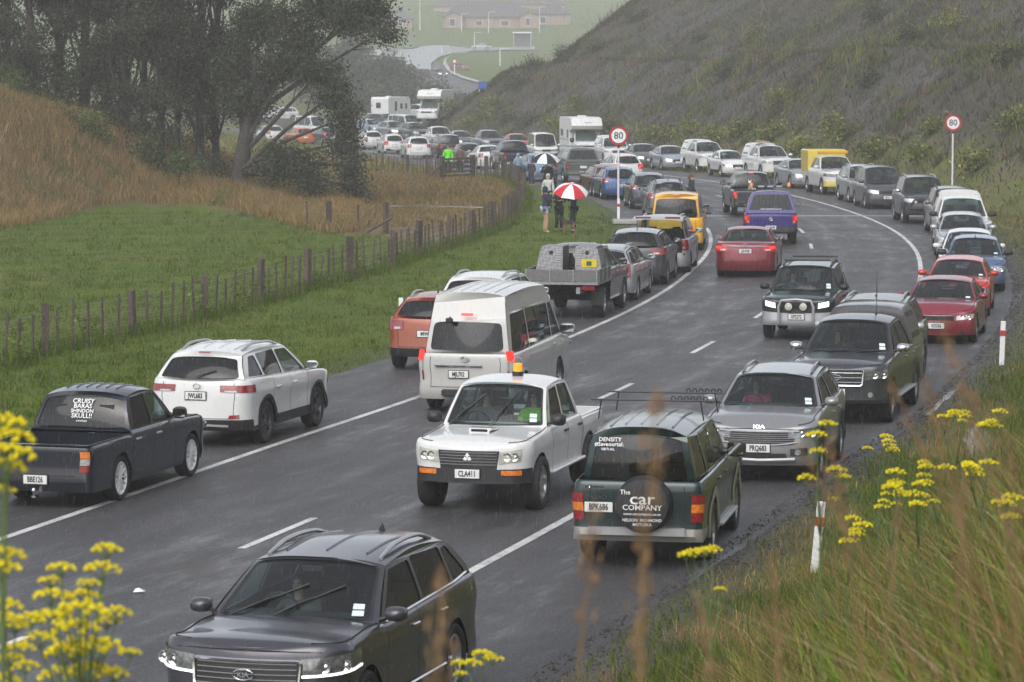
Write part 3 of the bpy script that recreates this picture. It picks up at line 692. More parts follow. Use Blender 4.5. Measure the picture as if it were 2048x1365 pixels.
    # windscreen, rear window
    def screen(B, T, yb_, yt_, bowB, bowT, bul):
        def fn(e, v, off=0.0):
            vv = v; y = e*(yb_+(yt_-yb_)*vv); x = (B[0]-bowB*e*e)*(1-vv)+(T[0]-bowT*e*e)*vv; z = B[1]*(1-vv)+(T[1]-drop*abs(e)**3.0)*vv
            x += bul*4*vv*(1-vv); return (x-off*(1 if bul > 0 else -1)*.8, y, z-off*.3)
        return fn
    zc_mid = float(top(cx))+.0
    wfn = screen((cx, A0[1]), (wx, roof_f), yA, yt, bw0, bw1, bulgeA); rfn = screen((cabR, R0[1]), (rt, roof_b), ybr, ytr, -bb0, -bb1, -p.get('bulgeR', .05))
    wm = p.get('wmargin', .065)
    sq = [(-1, 0), (1, 0), (1, 1), (-1, 1)]; fo_ = rounded(sq, 1e-4, 1)
    def dense(q, n_=8):
        out = []
        for i in range(4):
            a, b = np.array(q[i], float), np.array(q[(i+1) % 4], float)
            for t in np.linspace(0, 1, n_, endpoint=False): out.append(tuple(a+(b-a)*t))
        return out
    def rnd(q, r_, asp): return [(a/asp, b) for a, b in rounded([(a*asp, b) for a, b in q], r_, 4)]
    hole = rnd([(-1+wm, .07), (1-wm, .07), (1-wm, .955), (-1+wm, .955)], .07, 1.2)
    vs, fs = panel('ws', wfn, dense(sq), [hole], PM, root); addm(vs, fs, False)
    rw = p.get('rwin', (.13, .10, .90)); rhole = None
    if rw == 'open': rw = None; rhole = 0
    if rw:
        hq = [(-1+rw[0], rw[1]), (1-rw[0], rw[1]), (1-rw[0]*1.05, rw[2]), (-1+rw[0]*1.05, rw[2])]; rhole = rnd(hq, .10, 1.2)
        vs, fs = panel('rw', rfn, dense(sq), [rhole], PM, root); addm(vs, fs, True)
    elif rhole is None:
        vs, fs = quad_grid(rfn, sq, 8, 4); addm(vs, fs, True)
    # roof skin
    vs = []; fs = []; ne, nx_ = 14, 12
    for i in range(nx_+1):
        for k in range(ne+1):
            e = -1+2*k/ne; f = i/nx_; xf_ = wx-bw1*e*e; xb_ = rt+bb1*e*e; x = xf_+(xb_-xf_)*f; y = e*(yt+(ytr-yt)*f)
            g = float(rz(x)) if 0 < i < nx_ else (roof_f if i == 0 else roof_b); vs.append((x, y, g-drop*abs(e)**3.0))
    for i in range(nx_):
        for k in range(ne): q = i*(ne+1)+k; fs.append((q, q+ne+1, q+ne+2, q+1))
    obj('cabin_frame', mesh_of('cabin_frame', vs_all, fs_all, 30), p.get('pillarmat', PM), root)
    roof = obj('roof', mesh_of('roof', vs, fs, 50), p.get('roofmat', PM), root)
    if D >= 1 and p.get('ribs', 0):
        q = MB(); nr_ = p['ribs']
        for k in range(nr_):
            e = -.62+1.24*k/max(nr_-1, 1); xs_ = np.linspace(wx-.30, rt+.25, 8); q.tube([(x, e*yt, float(rz(x))-drop*abs(e)**3+.002) for x in xs_], .014, 4)
        q.build('roof_rib', p.get('roofmat', PM), roof, 40)
    gf_ = p['glass_f'] or G_CLEAR; gr_ = p['glass_r'] or (G_PRIV if p['tint'] else G_SIDE); gs_ = p.get('glass_s') or G_SIDE
    vs, fs = quad_grid(lambda a, b: wfn(a, b, .012), [(-1+wm*.5, .02), (1-wm*.5, .02), (1-wm*.5, .985), (-1+wm*.5, .985)], 12, 6)
    wsg = obj('windscreen', mesh_of('windscreen', vs, fs, 180), gf_, root)
    if rw:
        vs, fs = quad_grid(lambda a, b: rfn(a, b, .012), hq, 10, 5, .05); rwo = obj('rear_window', mesh_of('rear_window', vs, fs, 180), gr_, root)
    for k, w_ in enumerate(win):
        if k in ngw: continue
        for sd in (1, -1):
            vs, fs = quad_grid(side_fn(sd, .012), w_, 6, 4, .05); obj('side_window', mesh_of('side_window', vs, fs, 180), gs_ if k == 0 else gr_, root)
    if D >= 1 and p.get('wtrim'):
        for sd in (1, -1):
            q = MB(); q.tube([(x, sd*(side_y(x, belt(x)+.012)+.006), belt(x)+.012) for x in np.linspace(xrear(zlo(R0[0])), xfront(zlo(A0[0])), 10)], .012, 4); q.build('window_trim', M_CHROME, root)
    if D >= 2 or p.get('wband'):   # black band round the windscreen
        ih = rnd([(-1+wm*1.7, .105), (1-wm*1.7, .105), (1-wm*1.6, .93), (-1+wm*1.6, .93)], .06, 1.2)
        vs, fs = panel('band', lambda a, b: wfn(a, b, .006), hole, [ih], M_BLACK, root); obj('windscreen_seal', mesh_of('windscreen_seal', vs, fs), M_BLACK, root)
    # --- underside, wheel wells
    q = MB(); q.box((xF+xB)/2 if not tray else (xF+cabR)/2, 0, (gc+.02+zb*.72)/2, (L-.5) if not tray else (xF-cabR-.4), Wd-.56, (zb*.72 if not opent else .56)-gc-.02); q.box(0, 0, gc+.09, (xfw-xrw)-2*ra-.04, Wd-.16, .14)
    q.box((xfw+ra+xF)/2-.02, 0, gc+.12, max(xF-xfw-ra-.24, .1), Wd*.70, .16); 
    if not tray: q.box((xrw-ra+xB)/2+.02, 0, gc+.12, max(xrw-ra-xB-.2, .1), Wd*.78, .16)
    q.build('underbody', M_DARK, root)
    for xw in (xfw, xrw):
        for sd in (1, -1): add_wheel(root, xw, sd*(hw-(.125 if r < .36 else .14)+p.get('track', 0)), r, p['rim'], p['rimmat'] or M_ALLOY, p.get('steer', 0) if xw == xfw else 0)
    if p['arch']:
        for xw in (xfw, xrw) if not tray else (xfw,):
            for sd in (1, -1):
                vs = []; fs = []; ang = np.linspace(-.32, math.pi+.32, 18); fw = p.get('archw', .07)
                for a in ang:
                    for rad, of in ((ra-.004, .012), (ra+fw*.35, .030), (ra+fw, .010)):
                        x, z = xw+rad*math.cos(a), max(r+rad*math.sin(a), gc+.01); t = ts(np.clip(x, sr, sf)); y = plan(t, z)[1]; vs.append((x, sd*(y+of), z))
                for i in range(len(ang)-1):
                    for k in range(2): c0 = i*3+k; fs.append((c0, c0+1, c0+4, c0+3) if sd < 0 else (c0+3, c0+4, c0+1, c0))
                obj('wheel_arch', mesh_of('wheel_arch', vs, fs, 60), p['arch'], root)
    # --- load bed
    if ute:
        q = MB(); b0, b1 = xB+.10, cabR-.05; zf = .66; yi = hw*.90; zt_ = p['zbed']
        y_o = hw*float(wz(zt_))-.03
        q.add([(b0, -yi, zf), (b1, -yi, zf), (b1, yi, zf), (b0, yi, zf), (b0, -yi, zt_), (b1, -yi, zt_), (b1, yi, zt_), (b0, yi, zt_)], [(0, 1, 2, 3), (0, 4, 5, 1), (1, 5, 6, 2), (2, 6, 7, 3), (3, 7, 4, 0)])
        for sd in (1, -1):
            q.box((b0+b1)/2, sd*(yi+.47*(y_o-yi)), zt_+.006, b1-b0+.1, (y_o-yi)*1.15, .016)
        q.box(b0-.045, 0, zt_+.006, .09, 2*y_o, .016); q.box(b1+.02, 0, zt_+.0, .05, 2*y_o*.97, .02)
        if not p.get('tray'): q.build('load_bed', p.get('bedmat', M_BLACK), root)
        if p['canopy']:
            ch = p['canopy'][0]; cm = p['canopy'][1]; q = MB(); zc = p['zbed']+.01; c0, c1 = xB+.13, cabR-.02; yb_, y2 = hw*.955, yt+.02; rows = []
            prof = [(yb_, zc), (yb_-.02, zc+.12), ((yb_+y2)/2, (zc+ch)/2+.03), (y2, ch-.10), (y2-.06, ch-.035), (y2-.25, ch), (0, ch+.02)]
            full = prof+[(-a, b) for a, b in prof[-2::-1]]; n_ = len(full)
            for x, k in ((c0, 0), (c0+.16, .7), (c0+.26, 1), (c1-.05, 1), (c1, .98)):
                for a, b in full:
                    f = (b-zc)/(ch-zc); xx = x if x > c0+.01 else c0+.16*f*.9; rows.append((xx, a*(1 if k else .985), zc+(b-zc)*(1 if k == 1 else (.985 if k else .97))))
            fs = [(i*n_+j, i*n_+j+1, (i+1)*n_+j+1, (i+1)*n_+j) for i in range(4) for j in range(n_-1)]; fs += [tuple(range(n_))[::-1], tuple(range(4*n_, 5*n_))]
            co = obj('canopy', mesh_of('canopy', rows, fs, 35), cm, root)
            for sd in (1, -1):
                fy = lambda z: yb_-.02+(y2-yb_+.02)*np.clip((z-zc-.12)/(ch-.10-zc-.12), 0, 1)+.008
                vs, fs = quad_grid(lambda x, z: (x, sd*(fy(z)+.0), z), [(c1-.12, zc+.16), (c0+.30, zc+.16), (c0+.36, ch-.14), (c1-.12, ch-.14)], 4, 3); obj('canopy_window', mesh_of('canopy_window', vs, fs), G_PRIV if True else gr_, co)
            vs, fs = quad_grid(lambda y, z: (c0-.012+.145*np.clip((z-zc)/(ch-zc), 0, 1), y, z), [(-yb_*.86, zc+.12), (yb_*.86, zc+.12), (y2*.86, ch-.10), (-y2*.86, ch-.10)], 4, 3); obj('canopy_window', mesh_of('canopy_window', vs, fs), G_PRIV, co)
    # --- cabin interior
    q = MB(); zs = max(gc+.32, zb-.62)
    q.rbox(cx-.42, 0, zb-.10, .55, 2*ybm-.12, .26, .05); q.build('dashboard', M_DASH, root)
    st = []
    fx_ = wx-.28 if p['cowl'] > .6 else wx-.45
    for sd in (1, -1): st.append((fx_-.15, sd*.37, .50))
    rx_ = max(fx_-1.0, (cabR+(.55 if not sedan else .95)))
    nrow = [(rx_, s_*.38, .52) for s_ in (1, -1)] if (p['doors'] >= 2 and not p.get('cargo')) else []
    for (sx, sy, sw) in st+nrow:
        q = MB(); q.rbox(sx, sy, zs, .50, sw, .18, .05)
        bk = [(sx-.16, zs+.05), (sx-.30, zs+.58)]
        for (x0, z0), (x1, z1), w_ in (((sx-.17, zs+.02), (sx-.31, zs+.60), sw-.04), ((sx-.31, zs+.62), (sx-.34, zs+.80), .26)):
            q.add([(x0, sy-w_/2, z0), (x0, sy+w_/2, z0), (x1, sy+w_/2*.86, z1), (x1, sy-w_/2*.86, z1), (x0-.12, sy-w_/2, z0), (x0-.12, sy+w_/2, z0), (x1-.10, sy+w_/2*.86, z1), (x1-.10, sy-w_/2*.86, z1)], [(0, 3, 2, 1), (4, 5, 6, 7), (3, 7, 6, 2), (0, 1, 5, 4), (0, 4, 7, 3), (1, 2, 6, 5)])
        q.build('seat', M_SEAT, root, 40)
    if D >= 1:
        q = MB(); c0 = Vector((fx_+.30, -.37, zb+.0)); q.tube([c0+Vector((.10*math.cos(a)*.5, .18*math.sin(a), .17*math.cos(a))) for a in np.linspace(0, 2*math.pi, 17)], .016, 5, False); q.tube([c0, c0+Vector((.25, 0, -.08))], .02, 5); q.build('steering_wheel', M_BLACK, root, 60)
        q = MB(); q.rbox(wx+.12-bw1*0, 0, roof_f-.10, .03, .24, .07, .012); q.build('rear_view_mirror', M_BLACK, root)
    # --- door mirrors, handles
    mm = p['mirror'] or PM; my = side_y(A0[0]-.15, zb+.08); ms = p.get('mirsize', 1.0)
    for sd in (1, -1):
        q = MB(); cxm = A0[0]-.10+p.get('mirx', 0)
        pr = [(-.045, .55), (-.03, .95), (.02, 1.0), (.075, .8), (.11, .3)]
        vs = []
        for dx, k in pr:
            for a in np.linspace(0, 2*math.pi, 12, endpoint=False):
                ca, sa = math.cos(a), math.sin(a); vs.append((cxm+dx*ms, sd*(my+.155+.115*ms*k*abs(ca)**.7*np.sign(ca)), zb+.10+.075*ms*p.get('mirh', 1)*k*abs(sa)**.7*np.sign(sa)))
        fs = [(i*12+j, i*12+(j+1) % 12, (i+1)*12+(j+1) % 12, (i+1)*12+j) for i in range(4) for j in range(12)]+[tuple(range(12))[::-1], tuple(range(48, 60))]
        if sd < 0: fs = [f[::-1] for f in fs]
        mo = obj('door_mirror', mesh_of('door_mirror', vs, fs, 60), mm, root)
        q = MB(); q.tube([(cxm+.03, sd*(my-.02), zb+.035), (cxm+.02, sd*(my+.12), zb+.075)], .022, 5); q.build('mirror_arm', M_BLACK, mo)
        if D >= 1:
            vs = [(cxm-.047*ms, sd*(my+.155+.10*ms*a), zb+.10+.06*ms*p.get('mirh', 1)*b) for a, b in ((-1, -.8), (1, -.8), (1, .8), (-1, .8))]; obj('mirror_glass', mesh_of('mirror_glass', vs, [(0, 1, 2, 3) if sd > 0 else (3, 2, 1, 0)]), G_MIRR, mo)
    if D >= 1 and dsplit:
        hm = p['handle'] or PM
        for (sd, a, b), dob in doors.items():
            x = b+.17; z = zb-.13; y = plan(ts(np.clip(x, sr, sf)), z)[1]; q = MB(); q.rbox(x, sd*(y+.018), z, .20, .03, .035, .009); q.build('door_handle', hm, dob)
    # --- lamps, grille, plates on the skin
    def skin(nm, quad, mat, side, off=.008, na=6, nb=3, par=None, smooth=60):
        vs, fs = quad_grid(lambda t, z: S(t, z, side, off), quad, na, nb); o = obj(nm, mesh_of(nm, vs, fs, smooth), mat, par or root); return o
    hl = p['hl']; lm = {'off': M_LAMP, 'smoked': M_LAMP_D, 'old': M_LAMP_OLD, 'on': M_LAMP_ON, 'drl': M_LAMP_D, 'none': None}[p['lights']]
    z0, z1 = p.get('hlz', (zn-.17, zn-.01)); yi_ = p.get('hly', hw-.50); xo = p.get('hlx', xF-.42)
    xo_t = ts(xo) if xo <= sf else 1+.9*(xF-p['bowf']*.75-xo)/max(xF-p['bowf']*.75-sf, .05)
    if lm:
        for sd in (1, -1):
            if hl == 'round':
                q = MB(); c = S(tf(yi_+.16), (z0+z1)/2, sd, .0); q.lathe([(.10, 0), (.10, .03), (.08, .05), (0, .055)], 14, 'x', c); q.build('headlight', lm, root, 60); continue
            o = skin('headlight', [(tf(yi_), z0+p.get('hlrise', .0)), (xo_t, z0+.05), (xo_t, z1+.03), (tf(yi_), z1-.02)], lm, sd, .010, 8, 3)
            if D >= 2 and p['lights'] in ('off', 'smoked', 'old', 'drl'):
                for k in (.34, .66):
                    t_ = tf(yi_)*(1-k)+xo_t*k; c = S(t_, (z0+z1)/2+.01, sd, .016); q = MB(); q.lathe([(.058, -.03), (.062, .004), (.045, .0), (.03, -.012), (0, -.004)], 12, 'x', c); q.build('lamp_reflector', M_CHROME, o, 50)
            if p['lights'] == 'drl': skin('running_light', [(tf(yi_), z0+.005), (xo_t, z0+.05), (xo_t, z0+.075), (tf(yi_), z0+.028)], M_DRL, sd, .018, 8, 1, o)
    gz0, gz1 = p.get('gz', (zn-.18, zn-.03)); gy = p.get('gy', yi_-.03); g = p['grille']
    if g:
        vs, fs = quad_grid(lambda y, z: (lambda q: (q[0]+.007, math.copysign(q[1], y), q[2]))(S(tf(abs(y)), z)), [(-gy, gz0), (gy, gz0), (gy*p.get('gtap', 1.04), gz1), (-gy*p.get('gtap', 1.04), gz1)], 10, 3)
        go = obj('grille', mesh_of('grille', vs, fs, 60), p.get('grillemat', M_BLACK), root)
        def gpt(y, z, o=.014): q_ = S(tf(abs(y)), z); return (q_[0]+o, y, z)
        if D >= 1 and g in ('bar', 'bars', 'chrome'):
            nb_ = {'bar': 2, 'bars': 4, 'chrome': 3}[g]
            for k in range(nb_):
                z = gz0+(gz1-gz0)*(k+.7)/(nb_+.4); q = MB(); q.tube([gpt(y, z) for y in np.linspace(-gy*.97, gy*.97, 9)], .011 if nb_ > 2 else .014, 4); q.build('grille_bar', M_CHROME if g == 'chrome' else p.get('barmat', M_SILVER if PM is None else M_BLACK), go)
        if g == 'mesh' and D >= 2:
            q = MB()
            for z in np.linspace(gz0+.03, gz1-.03, 5): q.tube([gpt(y, z, .010+.004*(i % 2)) for i, y in enumerate(np.linspace(-gy*.95, gy*.95, 25))], .006, 3)
            q.build('grille_mesh', M_SILVER, go)
        if p.get('gframe'):
            per = [(-gy, gz0), (gy, gz0), (gy*p.get('gtap', 1.04), gz1), (-gy*p.get('gtap', 1.04), gz1)]; pts = [gpt(a, b) for a, b in rounded(per, .05)]; q = MB(); q.tube(pts+[pts[0]], .017, 5, False); q.build('grille_frame', p['gframe'], go, 60)
    if p.get('intake'):
        iz0, iz1, iy = p['intake']; vs, fs = quad_grid(lambda y, z: (lambda q: (q[0]+.008, math.copysign(q[1], y), q[2]))(S(tf(abs(y)), z)), [(-iy, iz0), (iy, iz0), (iy*.94, iz1), (-iy*.94, iz1)], 10, 2); obj('air_intake', mesh_of('air_intake', vs, fs, 60), M_BLACK, root)
    if p.get('fog'):
        for sd in (1, -1):
            o = skin('fog_lamp', [(tf(hw-.40), p['fog']-.06), (tf(hw-.14), p['fog']-.05), (tf(hw-.14), p['fog']+.07), (tf(hw-.40), p['fog']+.05)], M_BLACK, sd, .009, 4, 2)
            c = S(tf(hw-.28), p['fog'], sd, .014); q = MB(); q.lathe([(.045, -.02), (.048, .006), (.0, .010)], 10, 'x', c); q.build('fog_lens', M_LAMP, o, 60)
    # tail lamps
    tlz0, tlz1 = p.get('tlz', (zbr-.28, zbr-.03)); tyi = p.get('tly', hw-.36); txo = p.get('tlx', xB+.22); tm_ = {'off': M_TAIL, 'on': M_TAIL, 'old': M_TAIL, 'smoked': M_TAIL, 'drl': M_TAIL, 'none': M_TAIL}[p['lights']]
    brake = p.get('brake', 0)
    if p['tl'] and not tray:
        xt = max(txo, xB+.05); to = ts(xt) if xt >= sr else 3+.8*(sr-xt)/max(sr-xB-p['bowr'], .05)
        for sd in (1, -1):
            t_in = tr(tyi); main = {0: M_TAIL, 1: M_TAIL_DIM, 2: M_TAIL_DIM}[brake]
            if p['tl'] == 'stack':      # amber over clear over red
                zz = np.linspace(tlz0, tlz1, 4); lo = None
                for k, mt in enumerate(p.get('tlstack', (M_TAIL, M_TAIL_C, M_AMBER))):
                    pass
                    skin('tail_light', [(to, zz[k]+.004), (t_in, zz[k]+.004), (t_in, zz[k+1]-.004), (to, zz[k+1]-.004)], mt, sd, .012, 5, 1)
            else:
                o = skin('tail_light', [(to, tlz0), (t_in, tlz0+p.get('tlrise', 0)), (t_in, tlz1), (to, tlz1)], main, sd, .012, 6, 2)
                zc_ = (tlz0+tlz1)/2; dz_ = (tlz1-tlz0)
                if D >= 1: skin('reverse_lens', [(to*.35+t_in*.65, tlz0+dz_*.10), (t_in*.92+to*.08, tlz0+dz_*.12), (t_in*.92+to*.08, tlz0+dz_*.34), (to*.35+t_in*.65, tlz0+dz_*.34)], M_TAIL_C, sd, .016, 3, 1, o)
                if brake == 1: skin('brake_lamp', [(to*.75+t_in*.25, zc_-dz_*.05), (t_in*.7+to*.3, zc_-dz_*.05), (t_in*.7+to*.3, tlz1-dz_*.2), (to*.75+t_in*.25, tlz1-dz_*.2)], M_TAIL_ON, sd, .018, 4, 1, o)
        if brake == 1 or p.get('hibrake'):
            e_, v_ = .16, p.get('hbv', .955); vs, fs = quad_grid(lambda a, b: rfn(a, b, -.014), [(-e_, v_-.022), (e_, v_-.022), (e_, v_+.022), (-e_, v_+.022)], 3, 1); obj('high_brake_light', mesh_of('high_brake_light', vs, fs), M_TAIL_ON if brake == 1 else M_TAIL, root)
    # --- number plates
    def plate(front):
        pz = p.get('fpz', .50) if front else p.get('rpz', zbr-.34); py = p.get('fpy', 0) if front else p.get('rpy', 0)
        xx = (S(tf(abs(py)), pz)[0]+.025) if front else (S(tr(abs(py)), pz)[0]-.022)
        q = MB(); q.rbox(xx, py, pz, .012, .365, .128, .003); po = q.build('number_plate', M_PLATE, root)
        q = MB(); s_ = 1 if front else -1; q.box(xx-.006*s_, py, pz, .010, .39, .152); q.build('plate_surround', M_BLACK, po)
        if p['plate'] and D >= 1:
            me = font_mesh(p['plate'], .118, 'plate_lettering', squeeze=.66 if len(p['plate']) > 5 else .8); me.transform(Matrix.Rotation(math.pi/2 if front else -math.pi/2, 4, 'Z')); me.transform(Matrix.Translation((xx+.010*s_, py, pz-.002))); obj('plate_lettering', me, M_INK, po)
        return po
    if p.get('fplate', True): plate(True)
    if p.get('rplate', True) and not tray: plate(False)
    # --- wipers, aerial, rails, stickers
    if p['wipers'] and D >= 1:
        for e0, e1, v1 in p.get('wip', ((-.62, -.05, .12), (.02, .66, .12))):
            q = MB(); a = Vector(wfn(e0, .03, -.03)); b = Vector(wfn(e1, v1, -.022)); m_ = Vector(wfn(e0*.62+e1*.38, .03+(v1-.03)*.45, -.035)); q.tube([a, m_, a.lerp(b, .62)+Vector((.004, 0, .012))], .010, 4); q.tube([Vector(wfn(e0*.78+e1*.22, .03+(v1-.03)*.26, -.016)), Vector(wfn(e1*1.0, v1, -.016))], .011, 4); q.build('wiper', M_BLACK, root)
    if p.get('rwiper'):
        q = MB(); a = Vector(rfn(0.02, .10, -.03)); b = Vector(rfn(-.42, .34, -.02)); q.tube([a, b], .011, 4); q.build('rear_wiper', M_BLACK, root)
    if D >= 2:
        for k in range(p.get('stickers', 2)):
            e0, v0 = (.80, .15+.105*k); vs, fs = quad_grid(lambda a, b: wfn(a, b, -.004), [(e0-.10, v0), (e0+.03, v0), (e0+.03, v0+.085), (e0-.10, v0+.085)], 2, 2); obj('sticker', mesh_of('sticker', vs, fs), M_STICK, root)
    if p.get('aerial'):
        ax, ay, al = p['aerial']; q = MB(); z = float(rz(ax)) if ax < wx else zb; q.tube([(ax, ay, z-.01), (ax-.06, ay, z+al*.5), (ax-.13*al/.4, ay, z+al)], [.007, .005, .004], 4); q.lathe([(.026, z-.01), (.02, z+.02), (.006, z+.03)], 8, 'z', (ax, ay, 0)); q.build('aerial', M_BLACK, root)
    if p.get('fin'):
        fxp = rt+.28; q = MB(); z = float(rz(fxp)); q.add([(fxp-.10, -.03, z-.01), (fxp-.10, .03, z-.01), (fxp+.12, 0, z-.01), (fxp-.09, 0, z+.085)], [(0, 2, 1), (0, 3, 2), (2, 3, 1), (1, 3, 0)]); q.build('shark_fin_aerial', M_BLACK, root)
    if p['rails']:
        for sd in (1, -1):
            q = MB(); x0, x1 = wx-.22, rt+.30; pts = []
            for f in np.linspace(0, 1, 13):
                x = x0+(x1-x0)*f; e = .86; pts.append((x, sd*(yt+(ytr-yt)*f)*e, float(rz(x))-drop*e**3+.055*min(1, 4.5*min(f, 1-f)+.02)))
            q.tube(pts, .024, 6); q.build('roof_rail', p['rails'], root, 60)
    if p.get('skid'):
        z_ = gc+.10; q = MB(); q.tube([(S(tf(abs(y)), z_)[0]+.012, y, z_+.03*abs(y)) for y in np.linspace(-hw*.62, hw*.62, 9)], .030, 5); q.build('skid_plate', p['skid'], root, 60)
    if p.get('rskid'):
        z_ = gc+.12; q = MB(); q.tube([(S(tr(abs(y)), z_)[0]-.006, y, z_-.03*abs(y)) for y in np.linspace(-hw*.6, hw*.6, 9)], .022, 5); q.build('rear_skid_plate', p['rskid'], root, 60)
    if p.get('step'):
        for sd in (1, -1): q = MB(); q.rbox((xfw+xrw)/2, sd*(hw-.02), gc+.05, xfw-xrw-2*ra-.1, .16, .05, .015); q.build('side_step', p['step'], root)
    info = dict(root=root, S=S, tf=tf, tr=tr, ts=ts, wfn=wfn, rfn=rfn, rz=rz, wx=wx, rt=rt, cx=cx, cabR=cabR, xF=xF, xB=xB, hw=hw, zb=zb, yt=yt, xfw=xfw, xrw=xrw, side_y=side_y, sf=sf, sr=sr, fx=fx_, zs=zs, body=body_obj, roof=roof, bonnet=bonnet, top=top, p=p, drop=drop)
    return info
# ================================================================ the queue: every vehicle, placed from where it stands on the road
SUV = dict(L=4.5, W=1.82, H=1.66, wb=2.65, r=.35, gc=.27, zn=.86, zh=1.04, zb=1.06, zbr=1.12, cowl=1.20, ws=.78, rt=.46, shape='suv', rdrop=.07)
BIGSUV = dict(SUV, L=4.8, W=1.88, H=1.84, wb=2.79, r=.39, gc=.33, zn=1.0, zh=1.14, zb=1.16, zbr=1.2, cowl=1.3, ws=.72, rt=.28, tailin=.06)
HATCH = dict(L=4.2, W=1.74, H=1.48, wb=2.6, fo=.85, r=.315, gc=.22, zn=.72, zh=.93, zb=.95, zbr=1.0, cowl=1.10, ws=.85, rt=.55, shape='hatch', rdrop=.09)
WAGON = dict(HATCH, L=4.5, H=1.48, rt=.42, wb=2.65)
SEDAN = dict(L=4.7, W=1.80, H=1.45, wb=2.72, fo=.93, r=.325, gc=.20, zn=.70, zh=.92, zb=.93, zbr=1.02, cowl=1.25, ws=.88, rg=.72, rt=1.40, shape='sedan', rdrop=.05, pillars=None)
UTE = dict(L=5.25, W=1.85, H=1.80, wb=3.15, fo=.90, r=.385, gc=.38, zn=1.02, zh=1.15, zb=1.18, zbr=1.18, cowl=1.36, ws=.78, shape='ute', bed=1.52, zbed=1.10, rdrop=.05, tlz=(.76, 1.06), tlx=-9, tly=.74, doors=2, nose=.06, br=.11, ar=.12, bowr=.03, tailin=.04)
OLDUTE = dict(UTE, L=5.0, W=1.77, H=1.76, wb=2.96, r=.36, gc=.36, zn=.93, zh=1.05, zb=1.08, zbed=1.0, bed=1.48, cowl=1.30, ws=.62, tum=.15, tly=.70, tlz=(.68, .97))
VAN = dict(L=4.7, W=1.70, H=1.98, wb=2.57, fo=1.02, r=.325, gc=.25, zn=.92, zh=1.04, zb=1.08, zbr=1.08, cowl=.40, ws=.72, rt=.16, rg=.04, shape='van', tum=.12, tailin=.03, bowf=.10, af=.30, rdrop=.03, doors=1, dsplit=None, nose=.05, roofmax=.5, crown=.01, br=.16, ar=.16, bowr=.05)
MPV = dict(SUV, L=4.7, W=1.80, H=1.76, wb=2.8, fo=.92, r=.32, gc=.21, zn=.82, zh=1.0, zb=1.05, zbr=1.06, cowl=.92, ws=.98, rt=.30, shape='van', tum=.15, tailin=.04)
SMALL4 = dict(SUV, L=4.2, W=1.74, H=1.70, wb=2.48, r=.345, gc=.33, zn=.92, zh=1.04, zb=1.06, zbr=1.08, cowl=1.22, ws=.58, rt=.22, tum=.15, tailin=.05, bowf=.07, nose=.05)
for k in (VAN,): k.pop('dsplit')
def road_head(x, y, toward):
    u, s = road_uv(np.array([x]), np.array([y])); i = int(np.clip(round(s[0]), 1, len(RT)-2)); return math.atan2(RT[i, 1], RT[i, 0])+(math.pi if toward else 0)
def fit(sp, toward, x0=None, x1=None, yt=None, yb=None, dh=0.0, hw_=None, far=None, wt=.35, g0=None):
    """where on the road a vehicle of known size stands so that its outline fills the box it has in the photograph"""
    L, Wd, H, wb, fo = (sp[k] if k in sp else DEF[k] for k in ('L', 'W', 'H', 'wb', 'fo')); rt = sp.get('rt', DEF['rt']); cowl = sp.get('cowl', 1.1)+sp.get('ws', .7)
    xf = L/2-fo; xr = xf-wb; low = [(xf, 1), (xf, -1), (xr, 1), (xr, -1)]
    cxm = ((x0 if x0 is not None else x1-60)+(x1 if x1 is not None else x0+60))/2
    X = np.array(g0 if g0 else flat(cxm, yb if yb else yt+90), float)
    def res(v):
        h = road_head(v[0], v[1], toward)+dh; c, s = math.cos(h), math.sin(h); z0 = float(base_z(v[1]))
        def w(x, y, z): return to_px((v[0]+x*c-y*s, v[1]+x*s+y*c, z0+z))
        ex = [w(x, y, .6) for x in (-L/2*.99,) for y in (-Wd*.38, Wd*.38)]+[w(x, y, .6) for x in (L/2*.97,) for y in (-Wd*.33, Wd*.33)]+[w(x, y, .6) for x in (-L*.38, 0, L*.34) for y in (-Wd/2, Wd/2)]
        tp = [w(x, y, H) for x in (L/2-cowl-.4, -L/2+rt+.3) for y in (-Wd*.2, Wd*.2)] if not sp.get('shape') == 'ute' else [w(x, y, H) for x in (L/2-cowl-.4,) for y in (-Wd*.2, Wd*.2)]
        bt = [w(x, y*Wd/2, 0) for x, y in low]; r = []
        if x0 is not None: r.append(min(e[0] for e in ex)-x0)
        if x1 is not None: r.append(max(e[0] for e in ex)-x1)
        if yt is not None: r.append((min(e[1] for e in tp)-yt)*(1.0 if yb is None else wt))
        if yb is not None: r.append(max(e[1] for e in bt)-yb)
        return np.array(r)
    for _ in range(25):
        r = res(X); J = np.c_[(res(X+(.02, 0))-r)/.02, (res(X+(0, .05))-r)/.05]
        dX = np.linalg.lstsq(J, -r, rcond=None)[0]; dX = np.clip(dX, -6, 6); X = X+dX*.8
        if np.abs(dX).max() < .003: break
    return (X[0], X[1], float(base_z(X[1]))), road_head(X[0], X[1], toward)+dh
def row(sp, toward, px, off, yhint):
    """stand in a row at a sideways offset from the centre line, at the photo column px"""
    best = None
    for i in range(60, 420):
        x, y = RC[i]+RNm[i]*off; q = to_px((x, y, float(base_z(y))))
        if abs(q[1]-yhint) < 40:
            e = abs(q[0]-px)
            if best is None or e < best[0]: best = (e, x, y)
    _, x, y = best; return (x, y, float(base_z(y))), road_head(x, y, toward)

